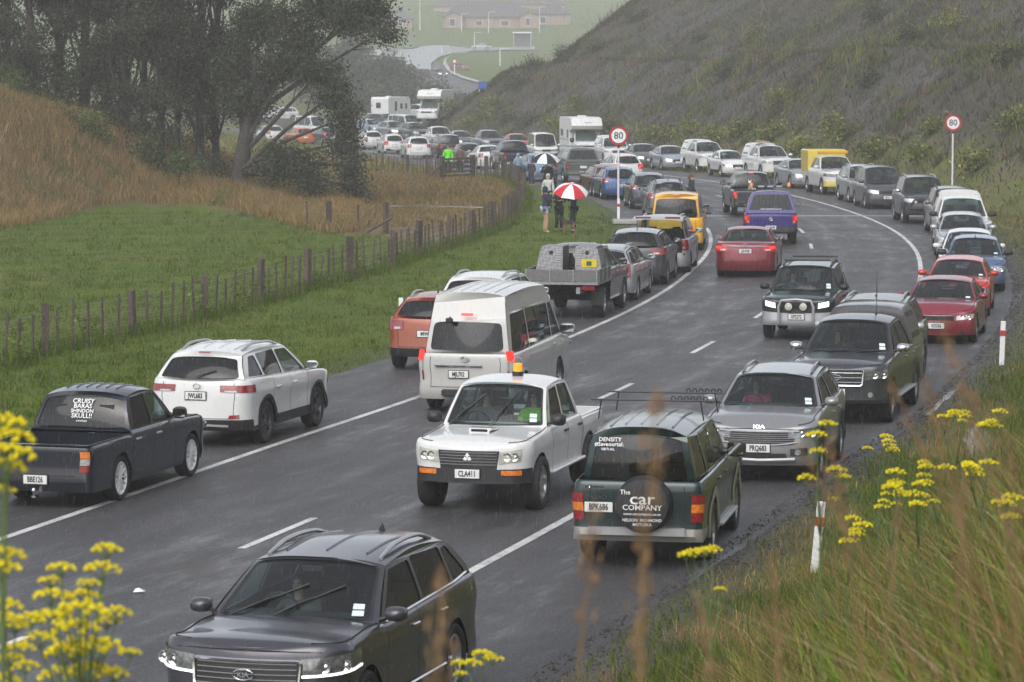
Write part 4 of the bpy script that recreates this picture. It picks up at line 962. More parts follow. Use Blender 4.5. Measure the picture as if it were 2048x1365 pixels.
C = lambda n, c, m=0.0, **k: paint(n, c, m, **k)
WHITE = C('white', (.63, .63, .62)); OFFW = C('warm_white', (.49, .487, .465)); SILVER = C('silver', (.36, .37, .385), .8); LSILV = C('light_silver', (.46, .47, .49), .7); GREY = C('mid_grey', (.13, .135, .14), .7)
GUN = C('gunmetal', (.045, .047, .054), .6); BLACKP = C('black', (.012, .012, .014), .2); NAVY = C('navy', (.010, .013, .024), .3); DGREEN = C('dark_green', (.014, .030, .030), .4)
MAROON = C('maroon', (.115, .010, .018), .4); REDP = C('bright_red', (.46, .032, .022), .1); ORED = C('copper_red', (.27, .058, .024), .4); LEX = C('wine_red', (.17, .008, .016), .5); PURP = C('purple_blue', (.034, .026, .16), .4)
BLUE = C('mid_blue', (.022, .075, .21), .4); LBLUE = C('pale_blue', (.15, .23, .34), .5); SBLUE = C('steel_blue', (.095, .14, .25), .6); YEL = C('yellow', (.62, .33, .010)); OLIVE = C('grey_green', (.085, .10, .088), .4); BROWNG = C('brown_grey', (.15, .135, .115), .6)
BEIGE = C('beige_silver', (.33, .32, .29), .4); LYEL = C('pale_yellow', (.66, .52, .09)); DBLUE = C('dark_blue', (.012, .016, .05), .4); GREYSILV = C('grey_silver', (.25, .255, .26), .7)
FLEET = {}
def car(key, label, cat, sp, toward, pose, group=None, name=None, **kw):
    d = dict(sp); d.update(kw)
    if isinstance(pose, dict): loc, h = fit(d, toward, **pose)
    else: loc, h = pose
    d.setdefault('fplate', toward); d.setdefault('rplate', not toward)
    v = make_vehicle(name or {'car': 'parked_car', 'SUV': 'parked_suv', 'ute': 'parked_ute', 'van': 'parked_van', 'wagon': 'parked_wagon', 'campervan': 'campervan'}.get(cat, 'parked_car'), label, cat, loc, h, group, **d); v['loc'] = loc; v['head'] = h; FLEET[key] = v; return v
GP, GR, GQ = 'vehicles parked along the left verge', 'vehicles parked along the right verge', 'vehicles moving on the road'
def text_on(v, txt, size, loc, rz, mat, parent=None, name='lettering', squeeze=1.0, tilt=0.0, align='CENTER'):
    me = font_mesh(txt, size, name, align, 0.0, squeeze)
    if tilt: me.transform(Matrix.Rotation(tilt, 4, 'X'))
    me.transform(Matrix.Rotation(rz, 4, 'Z')); me.transform(Matrix.Translation(loc)); return obj(name, me, mat, parent or v['root'])
def rear_text(v, txt, size, e, vv, mat, parent=None, squeeze=1.0, lift=.02, align='CENTER'):
    """lettering lying on the rear window; readable from behind"""
    a, b = Vector(v['rfn'](0, max(vv-.1, 0))), Vector(v['rfn'](0, min(vv+.1, 1))); tilt = math.atan2(b.x-a.x, b.z-a.z); q = v['rfn'](e, vv, -lift)
    return text_on(v, txt, size, q, -math.pi/2, mat, parent, 'lettering', squeeze, -tilt, align)
def ellipse_badge(v, x, y, z, a, b, mat, front=False, par=None):
    q = MB(); pts = [(x, y+a*math.cos(t), z+b*math.sin(t)) for t in np.linspace(0, 2*math.pi, 17)]; q.tube(pts, .008, 4, False); return q.build('badge', mat, par or v['root'])

# ---- moving towards us
v = car('sorento', 'charcoal seven-seat SUV with chrome-framed mesh grille driving past the yellow fennel', 'SUV', dict(SUV, L=4.8, W=1.89, H=1.70, wb=2.78, fo=.94, r=.375, gc=.25, cowl=1.20, ws=.86, rt=.50, rdrop=.10, zn=1.06, zh=1.13, zb=1.11, zbr=1.17, roofmax=.55), True,
    dict(x0=376, x1=927, yt=1058), GQ, name='driving_suv', paint=C('charcoal', (.052, .050, .060), .6), rim='split', lights='drl', rails=M_SILVER, fin=1, wtrim=1, handle=M_CHROME, grille='mesh', gframe=M_CHROME, gz=(.70, .96), gy=.52, hlz=(.80, 1.0), hly=.53, hlx=1.72, hlrise=.0, tint=True, ribs=3, wip=((-.80, .08, .60), (-.30, .55, .60)), fog=.46, intake=(.32, .42, .55), stickers=2, sillmat=M_BLACK)
x_ = v['S'](0, .72)[0]; ellipse_badge(v, x_+.035, 0, .83, .10, .052, M_CHROME); text_on(v, 'KIA', .075, (x_+.045, 0, .83), math.pi/2, M_CHROME, squeeze=1.0)
for sd in (1, -1):
    q = MB(); q.tube([(x, sd*(v['hw']-.012), .40) for x in np.linspace(-.95, 1.0, 4)], .014, 4); q.build('sill_trim', M_CHROME, v['root'])
v = car('l200', 'white double-cab ute with orange roof beacon and black bumper driving down the middle', 'ute', dict(OLDUTE, L=4.95, W=1.77, H=1.80, r=.39, gc=.44, zn=.98, zh=1.10, zb=1.14, zbed=1.08), True,
    dict(x0=836, x1=1207, yt=757, yb=1014), GQ, name='driving_ute', paint=WHITE, bumper=M_BLACK, bumpz=.70, rbumper=M_BLACK, rim='six', lights='old', plate='CLA411', fpz=.60, hlz=(.74, .93), hly=.46, hlx=2.22, grille='mesh', gz=(.70, .93), gy=.44, mirror=M_BLACK, mirh=1.2, wip=((-.85, -.30, .72), (-.02, .42, .80)), handle=M_BLACK, track=.03, stickers=2, bedmat=WHITE, step=WHITE)
x_ = v['S'](0, .84)[0]+.03; q = MB()
for a in (90, 210, 330):
    c, s = math.cos(math.radians(a)), math.sin(math.radians(a)); q.add([(x_, 0, .835), (x_, .062*c*.5-.034*s, .835+.062*s*.5+.034*c), (x_, .072*c, .835+.072*s), (x_, .062*c*.5+.034*s, .835+.062*s*.5-.034*c)], [(0, 1, 2, 3)])
q.build('badge', M_DECAL, v['root'])
for sd in (1, -1):
    vs, fs = quad_grid(lambda t, z: v['S'](t, z, sd, .014), [(v['tf'](.50), .58), (v['tf'](.78), .58), (v['tf'](.78), .65), (v['tf'](.50), .65)], 4, 1); obj('indicator', mesh_of('indicator', vs, fs), M_AMBER, v['root'])
bx = v['wx']-.55; bz = float(v['rz'](bx)); q = MB(); q.lathe([(.085, bz-.01), (.085, bz+.06), (.07, bz+.065), (0, bz+.065)], 14, 'z', (bx, .10, 0)); bo = q.build('roof_beacon', M_BLACK, v['root'], 40)
q = MB(); q.lathe([(.07, bz+.06), (.066, bz+.17), (.05, bz+.185), (0, bz+.19)], 14, 'z', (bx, .10, 0)); q.build('beacon_lens', emis('amber_glow', (1.0, .30, .01), .55, (.8, .25, .02)), bo, 40)
q = MB(); q.tube([(bx, .10+.075*math.cos(a), bz+.17+.11*math.sin(a)) for a in np.linspace(0, math.pi, 9)], .005, 4); q.build('beacon_guard', M_SILVER, bo)
q = MB(); hx = v['cx']+.45; hz = float(v['top'](hx))+.045; q.add([(hx+.20, -.16, hz+.03), (hx+.20, .16, hz+.03), (hx-.22, .20, hz+.012), (hx-.22, -.20, hz+.012), (hx+.20, -.14, hz-.02), (hx+.20, .14, hz-.02), (hx+.14, -.17, hz+.062), (hx+.14, .17, hz+.062), (hx-.15, .19, hz+.05), (hx-.15, -.19, hz+.05)], [(0, 1, 7, 6), (6, 7, 8, 9), (9, 8, 2, 3), (0, 6, 9, 3), (1, 2, 8, 7), (4, 5, 1, 0)]); so = q.build('bonnet_scoop', WHITE, v['root'], 30)
q = MB(); q.box(hx+.203, 0, hz+.034, .01, .24, .035); q.build('scoop_opening', M_DARK, so)
v = car('vitara', 'dark green small 4x4 with silver bull bar and headlights on', 'SUV', dict(SMALL4), True, dict(x0=1529, x1=1699, yt=531, yb=679), GQ, name='driving_suv', paint=DGREEN, twotone=(.60, LSILV), bumper=LSILV, bumpz=.66, rbumper=LSILV, arch=LSILV, lights='on', plate='XP2272', fpz=.56, hlz=(.75, .89), hly=.50, hlx=1.86, rails=M_BLACK, mirror=M_BLACK, rim='five', grille='bars', gz=(.72, .90))
x_ = v['xF']+.06; q = MB(); q.tube([(x_, -.40, .42), (x_+.03, -.40, .80), (x_+.03, -.34, .94), (x_+.03, 0, .965), (x_+.03, .34, .94), (x_+.03, .40, .80), (x_, .40, .42)], .032, 8); q.build('bull_bar', M_CHROME if 0 else M_SILVER, v['root'], 60)
for sd in (1, -1):
    q = MB(); q.lathe([(.085, -.06), (.09, .0), (.085, .012), (0, .02)], 14, 'x', (x_+.05, sd*.17, .80)); q.build('driving_lamp', M_LAMP_OLD, v['root'], 50)
for xx in (v['wx']-.25, v['rt']+.35):
    q = MB(); q.tube([(xx, -v['yt']*.84, v['p']['H']+.05), (xx, v['yt']*.84, v['p']['H']+.05)], .022, 5); q.build('roof_rack_bar', M_BLACK, v['root'])

# ---- moving away
v = car('hiace', 'high-roofed white minibus braking in the lane beside the parked cars', 'van', dict(VAN, L=5.38, W=1.88, H=2.28, wb=3.11, fo=1.20, r=.345, zn=1.0, zh=1.12, zb=1.16, zbr=1.12, cowl=.62, ws=.95, rt=.34, rdrop=.05, tum=.17, tailin=.0), False,
    dict(x0=834, x1=1143, yt=577, yb=813, dh=.035), GQ, name='driving_minibus', paint=OFFW, plate='MJL702', rpz=.74, rpy=.12, brake=1, tl='stack', tlz=(.62, 1.18), tlstack=(M_TAIL, M_TAIL_C, M_TAIL), tly=.79, tlx=-2.62, tint=True, glass_s=G_SIDE, rwin=(.11, .06, .52), hbv=.64, pillars=[.95, -1.05], wtop=.34, dpil=.20, ribs=5, rim='steel', dsplit=[1.62, .72], mirror=M_SILVER, mirsize=1.35, bulgeR=.03, roofmax=.55, hl='std')
for sd in (1, -1):
    vs, fs = quad_grid(lambda t, z: v['S'](t, z, sd, .016), [(v['ts'](v['sr']) if 0 else 3.25, .99), (v['tr'](.79), .99), (v['tr'](.79), 1.18), (3.25, 1.18)], 4, 1); obj('brake_lamp', mesh_of('brake_lamp', vs, fs), M_TAIL_ON, v['root'])
q = MB(); q.rbox(v['xB']-.015, .12, .90, .05, .90, .045, .015); q.build('tailgate_garnish', M_CHROME, v['root'])
ellipse_badge(v, v['xB']-.012, 0, 1.02, .085, .05, M_CHROME); q = MB(); q.tube([(v['xB']-.012, .045*math.cos(t), 1.03+.022*math.sin(t)) for t in np.linspace(0, 6.2832, 13)], .007, 4, False); q.build('badge_ring', M_CHROME, v['root'])
q = MB(); q.rbox(v['xB']-.05, -.05, .40, .10, .95, .13, .02); q.build('rear_step', M_BLACK, v['root'])
q = MB(); a = Vector(v['rfn'](.42, .56, -.02)); q.tube([a, a+Vector((-.10, 0, .05)), a+Vector((-.14, 0, .02))], .014, 5); q.rbox(a.x-.15, a.y, a.z-.01, .05, .14, .09, .02); q.build('reversing_mirror', M_BLACK, v['root'])
q = MB(); w_ = v['S'](v['ts'](0), 1.0)[1]
for sd in (1, -1):
    q = MB(); q.box(-.35, sd*(w_-.002), .93, 2.9, .012, .018); q.build('body_moulding', M_SILVER, v['root'])
    q = MB()
    for k in range(1): q.box(-.05, sd*(v['side_y'](-.05, 1.55)+.004), 1.52, .05, .012, .62)
    q.build('window_divider', M_BLACK, v['root'])
v = car('lexus', 'wine red sedan with brake lights lit behind the purple-blue ute', 'car', dict(SEDAN, L=4.9, W=1.83, H=1.45), False, dict(x0=1434, x1=1561, yt=459, yb=552), GQ, name='driving_sedan', paint=LEX, brake=1, plate='LEH700', tlz=(.80, .97), tly=.52, tlx=-2.0, rim='ten', wtrim=1, rpz=.80, hbv=.08, mirror=LEX, rwin=(.10, .04, .93), glass_r=G_CLEAR)
q = MB(); q.tube([(v['S'](v['tr'](abs(y)), .93)[0]-.014, y, .93) for y in np.linspace(-.62, .62, 7)], .014, 4); q.build('boot_trim', M_CHROME, v['root'])
ellipse_badge(v, v['xB']-.0, 0, .985, .05, .036, M_CHROME)
v = car('purple', 'purple-blue ute with canopy, roof light bar and orange beacons', 'ute', UTE, False, dict(x0=1489, x1=1592, yt=395, yb=486), GQ, name='driving_ute', paint=PURP, canopy=(1.86, PURP), brake=1, plate='KUN42', rpz=.62, rbumper=M_BLACK, bumper=M_BLACK, bumpz=.62, tlx=-2.5, mirror=M_BLACK, mirsize=1.3, arch=M_BLACK, step=M_BLACK)
hz = 1.90; q = MB(); q.rbox(-.35, 0, hz+.05, .10, 1.30, .06, .02); lb = q.build('roof_light_bar', M_BLACK, v['root'])
for y in (-.32, 0, .32):
    q = MB(); q.rbox(-.42, y, hz+.055, .06, .22, .07, .015); q.build('light_pod', M_SILVER, lb)
for y in (-.66, .66):
    q = MB(); q.lathe([(.07, hz+.04), (.065, hz+.16), (.03, hz+.19), (0, hz+.19)], 10, 'z', (-.35, y, 0)); q.build('beacon', M_AMBER, lb, 50)
q = MB(); q.lathe([(.075, -.012), (.07, 0), (0, .002)], 16, 'x', (v['xB']-.008, 0, .93)); ob = q.build('badge', M_CHROME, v['root']); ob.scale = (1, 1, 1)
me = font_mesh('www.qlockwrk.co.nz', .085, 'lettering'); me.transform(Matrix.Rotation(-math.pi/2, 4, 'Z')); me.transform(Matrix.Translation((v['xB']+.13, 0, 1.26))); obj('lettering', me, M_DECAL, v['root'])
v = car('blackute', 'black ute with brake lights lit, carrying a white dog in its tray', 'ute', UTE, False, dict(x0=1452, x1=1547, yt=354, yb=433), GQ, name='driving_ute', paint=GUN, brake=1, bumper=M_BLACK, bumpz=.6, plate='LZR1', tlx=-2.5, mirror=M_BLACK, mirsize=1.25, tint=True, hbv=.97)
v = car('lead', 'white hatchback with brake lights lit at the head of the moving line', 'car', HATCH, False, dict(x0=1207, x1=1277, yt=314, yb=362), GQ, name='driving_hatchback', paint=WHITE, brake=1, tint=True)

# ---- parked on the right verge, facing away
v = car('pajero', 'dark green and silver boxy 4x4 with spare wheel cover parked facing away', 'SUV', dict(BIGSUV, L=4.65, W=1.75, H=1.86, wb=2.72, fo=.80, r=.385, gc=.34, zn=1.0, zh=1.10, zb=1.14, zbr=1.14, cowl=1.34, ws=.55, rt=.16, rg=.05, tum=.15, tailin=.03, bowr=.03, ar=.12, br=.12, rdrop=.03), False, dict(x0=1164, x1=1465, yt=848, yb=1118, dh=.085), GR, paint=DGREEN, twotone=(.50, BEIGE), rbumper=BEIGE, bumper=BEIGE, bumpz=.58, arch=BEIGE, archw=.13, tl='stack', tlz=(.62, .98), tly=.70, tlx=-2.2, tlstack=(M_TAIL, M_AMBER, M_TAIL), plate='BPK686', rpz=.80, rpy=.50, tint=True, rwin=(.12, .05, .84), rim='six', mirror=M_BLACK, mirh=1.4, mirsize=1.15, step=M_SILVER, ribs=5, roofmat=C('wet_roof_green', (.10, .12, .12), .5), gc_=0, drop=.13, wtop=.06)  # roof paint lightened to stand in for the reflection on wet metal
xb = v['xB']; q = MB(); q.lathe([(0, -.23), (.20, -.24), (.33, -.22), (.365, -.15), (.37, -.02), (.30, .02)], 26, 'x', (xb, -.10, .86)); sw = q.build('spare_wheel', M_BLACK, v['root'], 45)
xt = xb-.256
for txt, sz, yy, zz, sq, bold in (('The', .085, .12, 1.03, 1, 0), ('car', .21, -.10, .945, 1.25, 0), ('COMPANY', .095, -.10, .835, 1.1, 0), ('www.carcompany.co.nz', .05, -.10, .755, 1.0, 0), ('NELSON  RICHMOND', .052, -.10, .675, 1.0, 0), ('MOTUEKA', .052, -.10, .615, 1.0, 0)):
    text_on(v, txt, sz, (xt+(.016 if abs(zz-.83) > .18 else 0), yy, zz), -math.pi/2, M_DECAL, sw, 'cover_lettering', sq)
rear_text(v, '#Saveourtahr', .075, .56, .69, M_DECAL); rear_text(v, 'DENSITY', .075, .58, .78, M_DECAL); rear_text(v, 'VIRTUAL', .045, .60, .60, M_DECAL)
text_on(v, 'PAJERO', .065, (xb-.012, .52, .93), -math.pi/2, M_CHROME, squeeze=1.2); text_on(v, 'MITSUBISHI', .04, (xb-.008, .56, 1.06), -math.pi/2, M_CHROME, squeeze=1.2)
q = MB(); q.box(xb-.03, 0, .50, .06, 1.25, .10); q.build('rear_step', M_SILVER, v['root'])
for k, xx in enumerate((.55, -1.05)):
    zz = float(v['rz'](xx))+.20; q = MB(); q.tube([(xx, -.78, zz), (xx, .80, zz)], .013, 6)
    for sd in (-1, 1): q.tube([(xx, sd*.66, zz), (xx+.02, sd*.70, zz-.26)], .009, 4)
    rk = q.build('roof_rack_bar', M_BLACK, v['root'])
    for i in range(6):
        q = MB(); c_ = Vector((xx, -.30-.085*i, zz+.03)); q.tube([c_+Vector((0, .028*math.cos(a), .028*math.sin(a))) for a in np.linspace(0, 6.2832, 10)], .008, 4, False); q.build('rod_holder', M_BLACK, rk)
v = None

# ---- parked on the left verge, facing away
v = car('courier', 'navy blue lowered ute with white multi-spoke wheels and open tray', 'ute', dict(OLDUTE, L=5.05, W=1.72, H=1.60, wb=3.0, fo=.82, r=.335, gc=.24, zn=.84, zh=.96, zb=.99, zbed=.94, bed=1.62, tlz=(.55, .86)), False, dict(x1=394, yt=776, yb=998, x0=-14), GP, paint=NAVY, rim='multi', rimmat=M_WHEELW, tl='stack', tly=.66, tlx=-2.46, plate='BBE126', rpz=.44, rpy=-.10+.12, bumper=NAVY, bumpz=.42, tint=True, ribs=6, mirror=M_BLACK, mirh=1.25, rwin=(.07, .10, .88), handle=M_SILVER, bedmat=NAVY)
q = MB(); q.lathe([(.018, .20), (.018, .26), (.033, .275), (.036, .30), (.02, .328), (0, .33)], 10, 'z', (v['xB']-.12, .0, 0)); q.box(v['xB']-.05, 0, .20, .16, .06, .02); q.build('tow_ball', M_CHROME, v['root'], 50)
for k, (tx_, sz) in enumerate((('CRUISY', .105), ('BARAS', .10), ('SHINDON', .08), ('SKULL!!', .10), ('crewboyz', .045))): rear_text(v, tx_, sz, -.02+.0, .74-.125*k, M_DECAL, squeeze=1.0)
v = car('rav4', 'white SUV with silver roof rails and black lower cladding parked ahead of the navy ute', 'SUV', dict(SUV, L=4.6, W=1.845, H=1.67, wb=2.66, r=.36, zbr=1.16), False, dict(x0=321, x1=637, yt=699, yb=887), GP, paint=WHITE, rails=M_SILVER, arch=M_BLACK, sillmat=M_BLACK, bumper=M_BLACK, bumpz=.44, rskid=M_SILVER, plate='JWL683', rpz=.88, rpy=.02, tlz=(.93, 1.06), tly=.40, tlx=-1.86, tlrise=.02, tint=True, rwiper=True, rwin=(.10, .06, .80), rim='split', rimmat=M_ALLOY_D, ribs=4, hibrake=1, mirror=WHITE, handle=WHITE)
ellipse_badge(v, v['xB']+.03, 0, 1.04, .062, .042, M_CHROME)
for sd in (1, -1):
    vs, fs = quad_grid(lambda t, z: v['S'](t, z, sd, .012), [(v['tr'](.74), .50), (v['tr'](.55), .50), (v['tr'](.58), .56), (v['tr'](.74), .57)], 3, 1); obj('reflector', mesh_of('reflector', vs, fs), M_TAIL, v['root'])
v = car('scross', 'copper red small SUV half hidden behind the white minibus', 'SUV', dict(SUV, L=4.3, W=1.785, H=1.585, wb=2.6, r=.335), False, dict(x0=781, yt=598, yb=736), GP, paint=ORED, rails=M_SILVER, bumper=M_BLACK, bumpz=.46, tlz=(.85, 1.05), tly=.50, tlx=-1.80, tint=True, plate='MW9', rpz=.78, aerial=(-1.05, 0, .22), rwin=(.10, .08, .84), detail=2)
v = car('whitesuv', 'white SUV with dark rear glass parked in front of the copper red one', 'SUV', dict(SUV, L=4.66, W=1.87, H=1.69), False, dict(x0=899, yt=552, x1=1068), GP, paint=WHITE, rails=M_SILVER, tint=True, rwin=(.10, .08, .86))
v = car('tray', 'grey ute with alloy tray and twin chequer-plate dog boxes', 'ute', dict(UTE, L=5.2, W=1.85, H=1.80, bed=1.95, wb=3.22), False, dict(x1=1245, yb=637, x0=1066), GP, paint=GREY, tray=True, tint=True, rim='six')
r0 = v['root']; cR = v['cabR']; xb = v['xB']; TW = 1.86
m_, n_, o_ = nt('chequer_plate'); p_ = principled(n_, o_, Roughness=.38, Metallic=.8); tc = N(n_, 'ShaderNodeTexCoord').outputs['Object']; vo = N(n_, 'ShaderNodeTexChecker'); vo.inputs['Scale'].default_value = 14; mp = N(n_, 'ShaderNodeMapping'); mp.inputs['Rotation'].default_value = (.785, 0, .4); n_.links.new(tc, mp.inputs[0]); n_.links.new(mp.outputs[0], vo.inputs[0]); n_.links.new(mixc(n_, vo.outputs['Fac'], (.15, .15, .155), (.22, .22, .225)), p_.inputs['Base Color'])
q = MB(); q.box((xb+cR)/2-.05, 0, .92, cR-xb, TW, .07); q.box((xb+cR)/2-.05, -.42, .74, cR-xb, .10, .16); q.box((xb+cR)/2-.05, .42, .74, cR-xb, .10, .16); q.build('tray_deck', M_GALV, r0)
for nm, (cx_, cy_, sx_, sy_) in {'drop_side': ((xb+cR)/2-.05, TW/2-.02, cR-xb-.06, .035), 'drop_side.': ((xb+cR)/2-.05, -TW/2+.02, cR-xb-.06, .035), 'tail_board': (xb-.04, 0, .035, TW-.0)}.items():
    q = MB(); q.rbox(cx_, cy_, 1.11, sx_, sy_, .30, .008); so = q.build(nm.strip('.'), plain('mesh_side', (.17, .165, .165), .5, .6, var=.3, scale=30), r0)
    ln = max(sx_, sy_)
    for f in (-.48, -.16, .16, .48):
        q = MB(); q.box(cx_+(f*ln if sx_ > sy_ else -.022), cy_+(f*ln if sy_ > sx_ else math.copysign(.022, cy_)), 1.11, .03, .03, .31); q.build('tray_stake', M_GALV, so)
for sd in (1, -1):
    y0, y1 = (.16, .86) if sd > 0 else (-.86, -.16); z0, z1 = .96, 1.78; x0_, x1_ = cR-.08, cR-1.05; yo0, yi0 = (sd*.90, sd*.16); yo1 = sd*.70
    q = MB(); q.add([(x0_, yo0, z0), (x0_, yi0, z0), (x1_, yi0, z0), (x1_, yo0, z0), (x0_, yo1, z1), (x0_, yi0, z1), (x1_+.10, yi0, z1), (x1_+.10, yo1, z1)], [(0, 1, 2, 3), (7, 6, 5, 4), (0, 4, 5, 1), (1, 5, 6, 2), (2, 6, 7, 3), (3, 7, 4, 0)]); db = q.build('dog_box', m_, r0)
    for k in range(7):
        f = (k+.6)/7.6; z = z0+.34+(z1-z0-.36)*f*.98; ff = (z-z0)/(z1-z0); xx = x1_+.10*ff-.012
        q = MB(); yy = sd*.26; q.box(xx, sd*(.16+.10), z, .02, .16, .035); q.build('vent_slat', M_SILVER, db)
        q = MB(); yo_ = sd*(.90-.20*ff+.008); q.box((x1_+x0_)/2-.1, yo_, z, .62, .02, .03); q.build('vent_slat', M_SILVER, db)
    q = MB(); q.lathe([(.05, -.015), (.055, 0), (0, .0)], 12, 'x', (x1_+.075, sd*.46, 1.62)); q.build('box_latch', M_BLACK, db)
q = MB(); q.rbox(cR-1.02, -.52, 1.36, .012, .40, .20, .004); sg_ = q.build('yellow_badge', plain('badge_yellow', (.62, .46, .02), .5), r0)
q = MB(); q.box(cR-1.03, -.52, 1.36, .01, .13, .11); q.build('badge_mark', plain('badge_green', (.02, .10, .03), .5), sg_)
for sd in (1, -1):
    q = MB(); q.rbox(xb+.02, sd*.66, .80, .04, .34, .11, .01); q.build('tail_light', M_TAIL, r0)
    q = MB(); q.box(xb+.5, sd*.80, .52, .025, .30, .34); q.build('mud_flap', M_BLACK, r0)
v = car('fielder', 'silver station wagon parked in front of the alloy-tray ute', 'wagon', dict(WAGON, W=1.70), False, dict(x1=1304, yt=494, yb=599), GP, name='parked_wagon', paint=SILVER, tl='std', tlz=(.66, 1.02), tly=.62, tlx=-2.10, tint=True, rails=M_SILVER, aerial=(-1.5, 0, .15), rwin=(.10, .06, .88))
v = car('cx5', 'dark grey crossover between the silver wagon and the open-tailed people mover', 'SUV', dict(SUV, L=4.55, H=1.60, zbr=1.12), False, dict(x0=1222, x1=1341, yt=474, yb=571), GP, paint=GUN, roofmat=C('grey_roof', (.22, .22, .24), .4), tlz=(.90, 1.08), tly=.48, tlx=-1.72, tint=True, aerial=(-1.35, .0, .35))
v = car('mpv', 'silver people mover with raised tailgate showing its dark boot', 'van', dict(MPV, L=4.75, W=1.80, H=1.74), False, dict(x0=1263, x1=1396, yt=424, yb=545), GP, name='parked_people_mover', paint=LSILV, open_tail=True, rwin='open', tlz=(.72, 1.04), tly=.66, tlx=-2.1, tint=True, rails=M_SILVER, rplate=False)
rt_ = v['rt']; q = MB(); W2 = v['hw']*.90; z_ = v['p']['H']-.02; pts = [(0, 0, 0), (-.35, .07, .01), (-.75, .09, .02), (-1.02, .02, .05)]; vs = []
for dx, dz, dw in pts:
    for th in (0, -.05):
        for e in (-1, -.5, 0, .5, 1): vs.append((rt_-.02+dx, e*(W2-.10+dw*1.0), z_+dz+th-.05*abs(e)**3))
fs = []
for i in range(3):
    for k in range(4): a = i*10+k; fs += [(a, a+1, a+11, a+10), (a+5, a+15, a+16, a+6)]
for k in range(4): fs += [(30+k, 31+k, 36+k, 35+k)]
for i in range(3): fs += [(i*10, i*10+10, i*10+15, i*10+5), (i*10+4, i*10+9, i*10+19, i*10+14)]
tg = obj('tailgate', mesh_of('tailgate', vs, fs, 40), LSILV, v['root'])
for e in (-1, 1):
    q = MB(); q.rbox(rt_-1.035, e*.44, z_+.02, .03, .46, .055, .01); q.build('tailgate_light', M_TAIL, tg)
    q = MB(); q.tube([(rt_-.45, e*.66, z_+.02), (v['xB']+.12, e*.72, 1.15)], .012, 5); q.build('gas_strut', M_BLACK, tg)
q = MB(); q.box(v['xB']+.75, 0, .60, 1.3, 1.5, .05); q.box(v['xB']+1.42, 0, .95, .1, 1.45, .7); q.build('boot_floor', M_DARK, v['root'])
v = car('yvan', 'yellow van with dark tailgate glass parked beyond the people mover', 'van', dict(VAN, L=4.9, W=1.90, H=1.95, wb=3.0, zb=1.10, zbr=1.12, zh=1.10, zn=.95, cowl=.95, ws=.85, rt=.20), False, dict(x0=1307, x1=1402, yt=390, yb=502), GP, paint=YEL, tint=True, tlz=(.70, 1.10), tly=.80, tlx=-2.40, rwin=(.09, .04, .80), mirror=M_BLACK, mirsize=1.3, mirh=1.3, rplate=False, hibrake=1)
v = car('bcar', 'pale blue hatchback just peeping out beyond the yellow van', 'car', HATCH, False, dict(x1=1411, yb=476), GP, paint=LBLUE, tlz=(.75, 1.0), tly=.60, tlx=-1.8, detail=1)
v = car('subaru', 'dark grey wagon with pale rear screen behind the yellow van', 'wagon', dict(WAGON, L=4.6, W=1.78, H=1.58, gc=.27, zb=1.02, zbr=1.06), False, dict(x0=1297, x1=1368, yt=362), GP, paint=GREY, tlz=(.84, 1.04), tly=.62, tlx=-2.0, glass_r=G_CLEAR, rails=M_BLACK, aerial=(-1.4, 0, .2), detail=1)
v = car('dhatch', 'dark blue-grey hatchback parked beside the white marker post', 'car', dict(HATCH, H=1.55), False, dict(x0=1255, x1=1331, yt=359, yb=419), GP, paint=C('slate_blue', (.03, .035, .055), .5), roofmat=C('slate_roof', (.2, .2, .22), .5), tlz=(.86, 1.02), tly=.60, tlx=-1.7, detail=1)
v = car('bhatch', 'bright blue hatchback parked behind the speed sign', 'car', dict(HATCH, L=4.3), False, dict(x0=1191, x1=1271, yt=342, yb=400), GP, paint=BLUE, tlz=(.80, .98), tly=.55, tlx=-1.75, plate='HKL9', tint=True, detail=1)
v = car('maroonw', 'maroon station wagon parked beyond the bright blue hatchback', 'wagon', WAGON, False, dict(x0=1161, yt=330, yb=392), GP, paint=MAROON, tint=True, detail=1, tlz=(.75, 1.0))
v = car('cruiser', 'grey-green ute with canopy and roof bars beside the umbrella group', 'ute', dict(UTE, L=5.0, H=1.78), False, dict(x0=1111, x1=1188, yt=318, yb=368), GP, paint=OLIVE, canopy=(1.80, OLIVE), detail=1, tlx=-2.4)
for xx in (-.2, -1.6):
    q = MB(); q.tube([(xx, -.75, 1.90), (xx, .75, 1.90)], .03, 4); q.build('roof_bar', M_SILVER, v['root'])
v = car('bh2', 'pale blue car hidden behind the black and white umbrella', 'car', HATCH, False, dict(x0=1040, x1=1105, yt=311), GP, paint=LBLUE, detail=1)
v = car('put2', 'dark violet-blue ute parked at the kink of the fence', 'ute', UTE, False, dict(x0=986, x1=1061, yt=290, yb=344), GP, paint=DBLUE, detail=1, tint=True, bumper=M_SILVER, bumpz=.58, tlx=-2.5)
v = car('wsed', 'white saloon parked next to the dark violet-blue ute', 'car', dict(SEDAN, L=4.5), False, dict(x0=946, x1=1003, yt=297), GP, name='parked_sedan', paint=WHITE, detail=1)
v = car('dh2', 'black hatchback parked behind the wooden gate', 'car', HATCH, False, dict(x0=903, x1=964, yt=286), GP, paint=GUN, detail=1, tint=True)
v = car('rv', 'plum-black people mover behind the person in lime green', 'van', MPV, False, dict(x0=868, x1=915, yt=274), GP, paint=C('plum', (.035, .015, .022), .4), detail=1, tint=True, name='parked_people_mover')
v = car('w21', 'white crossover with black rear glass among the far left-hand row', 'SUV', dict(SUV, H=1.62), False, dict(x0=797, x1=866, yt=269), GP, paint=WHITE, detail=1, tint=True)
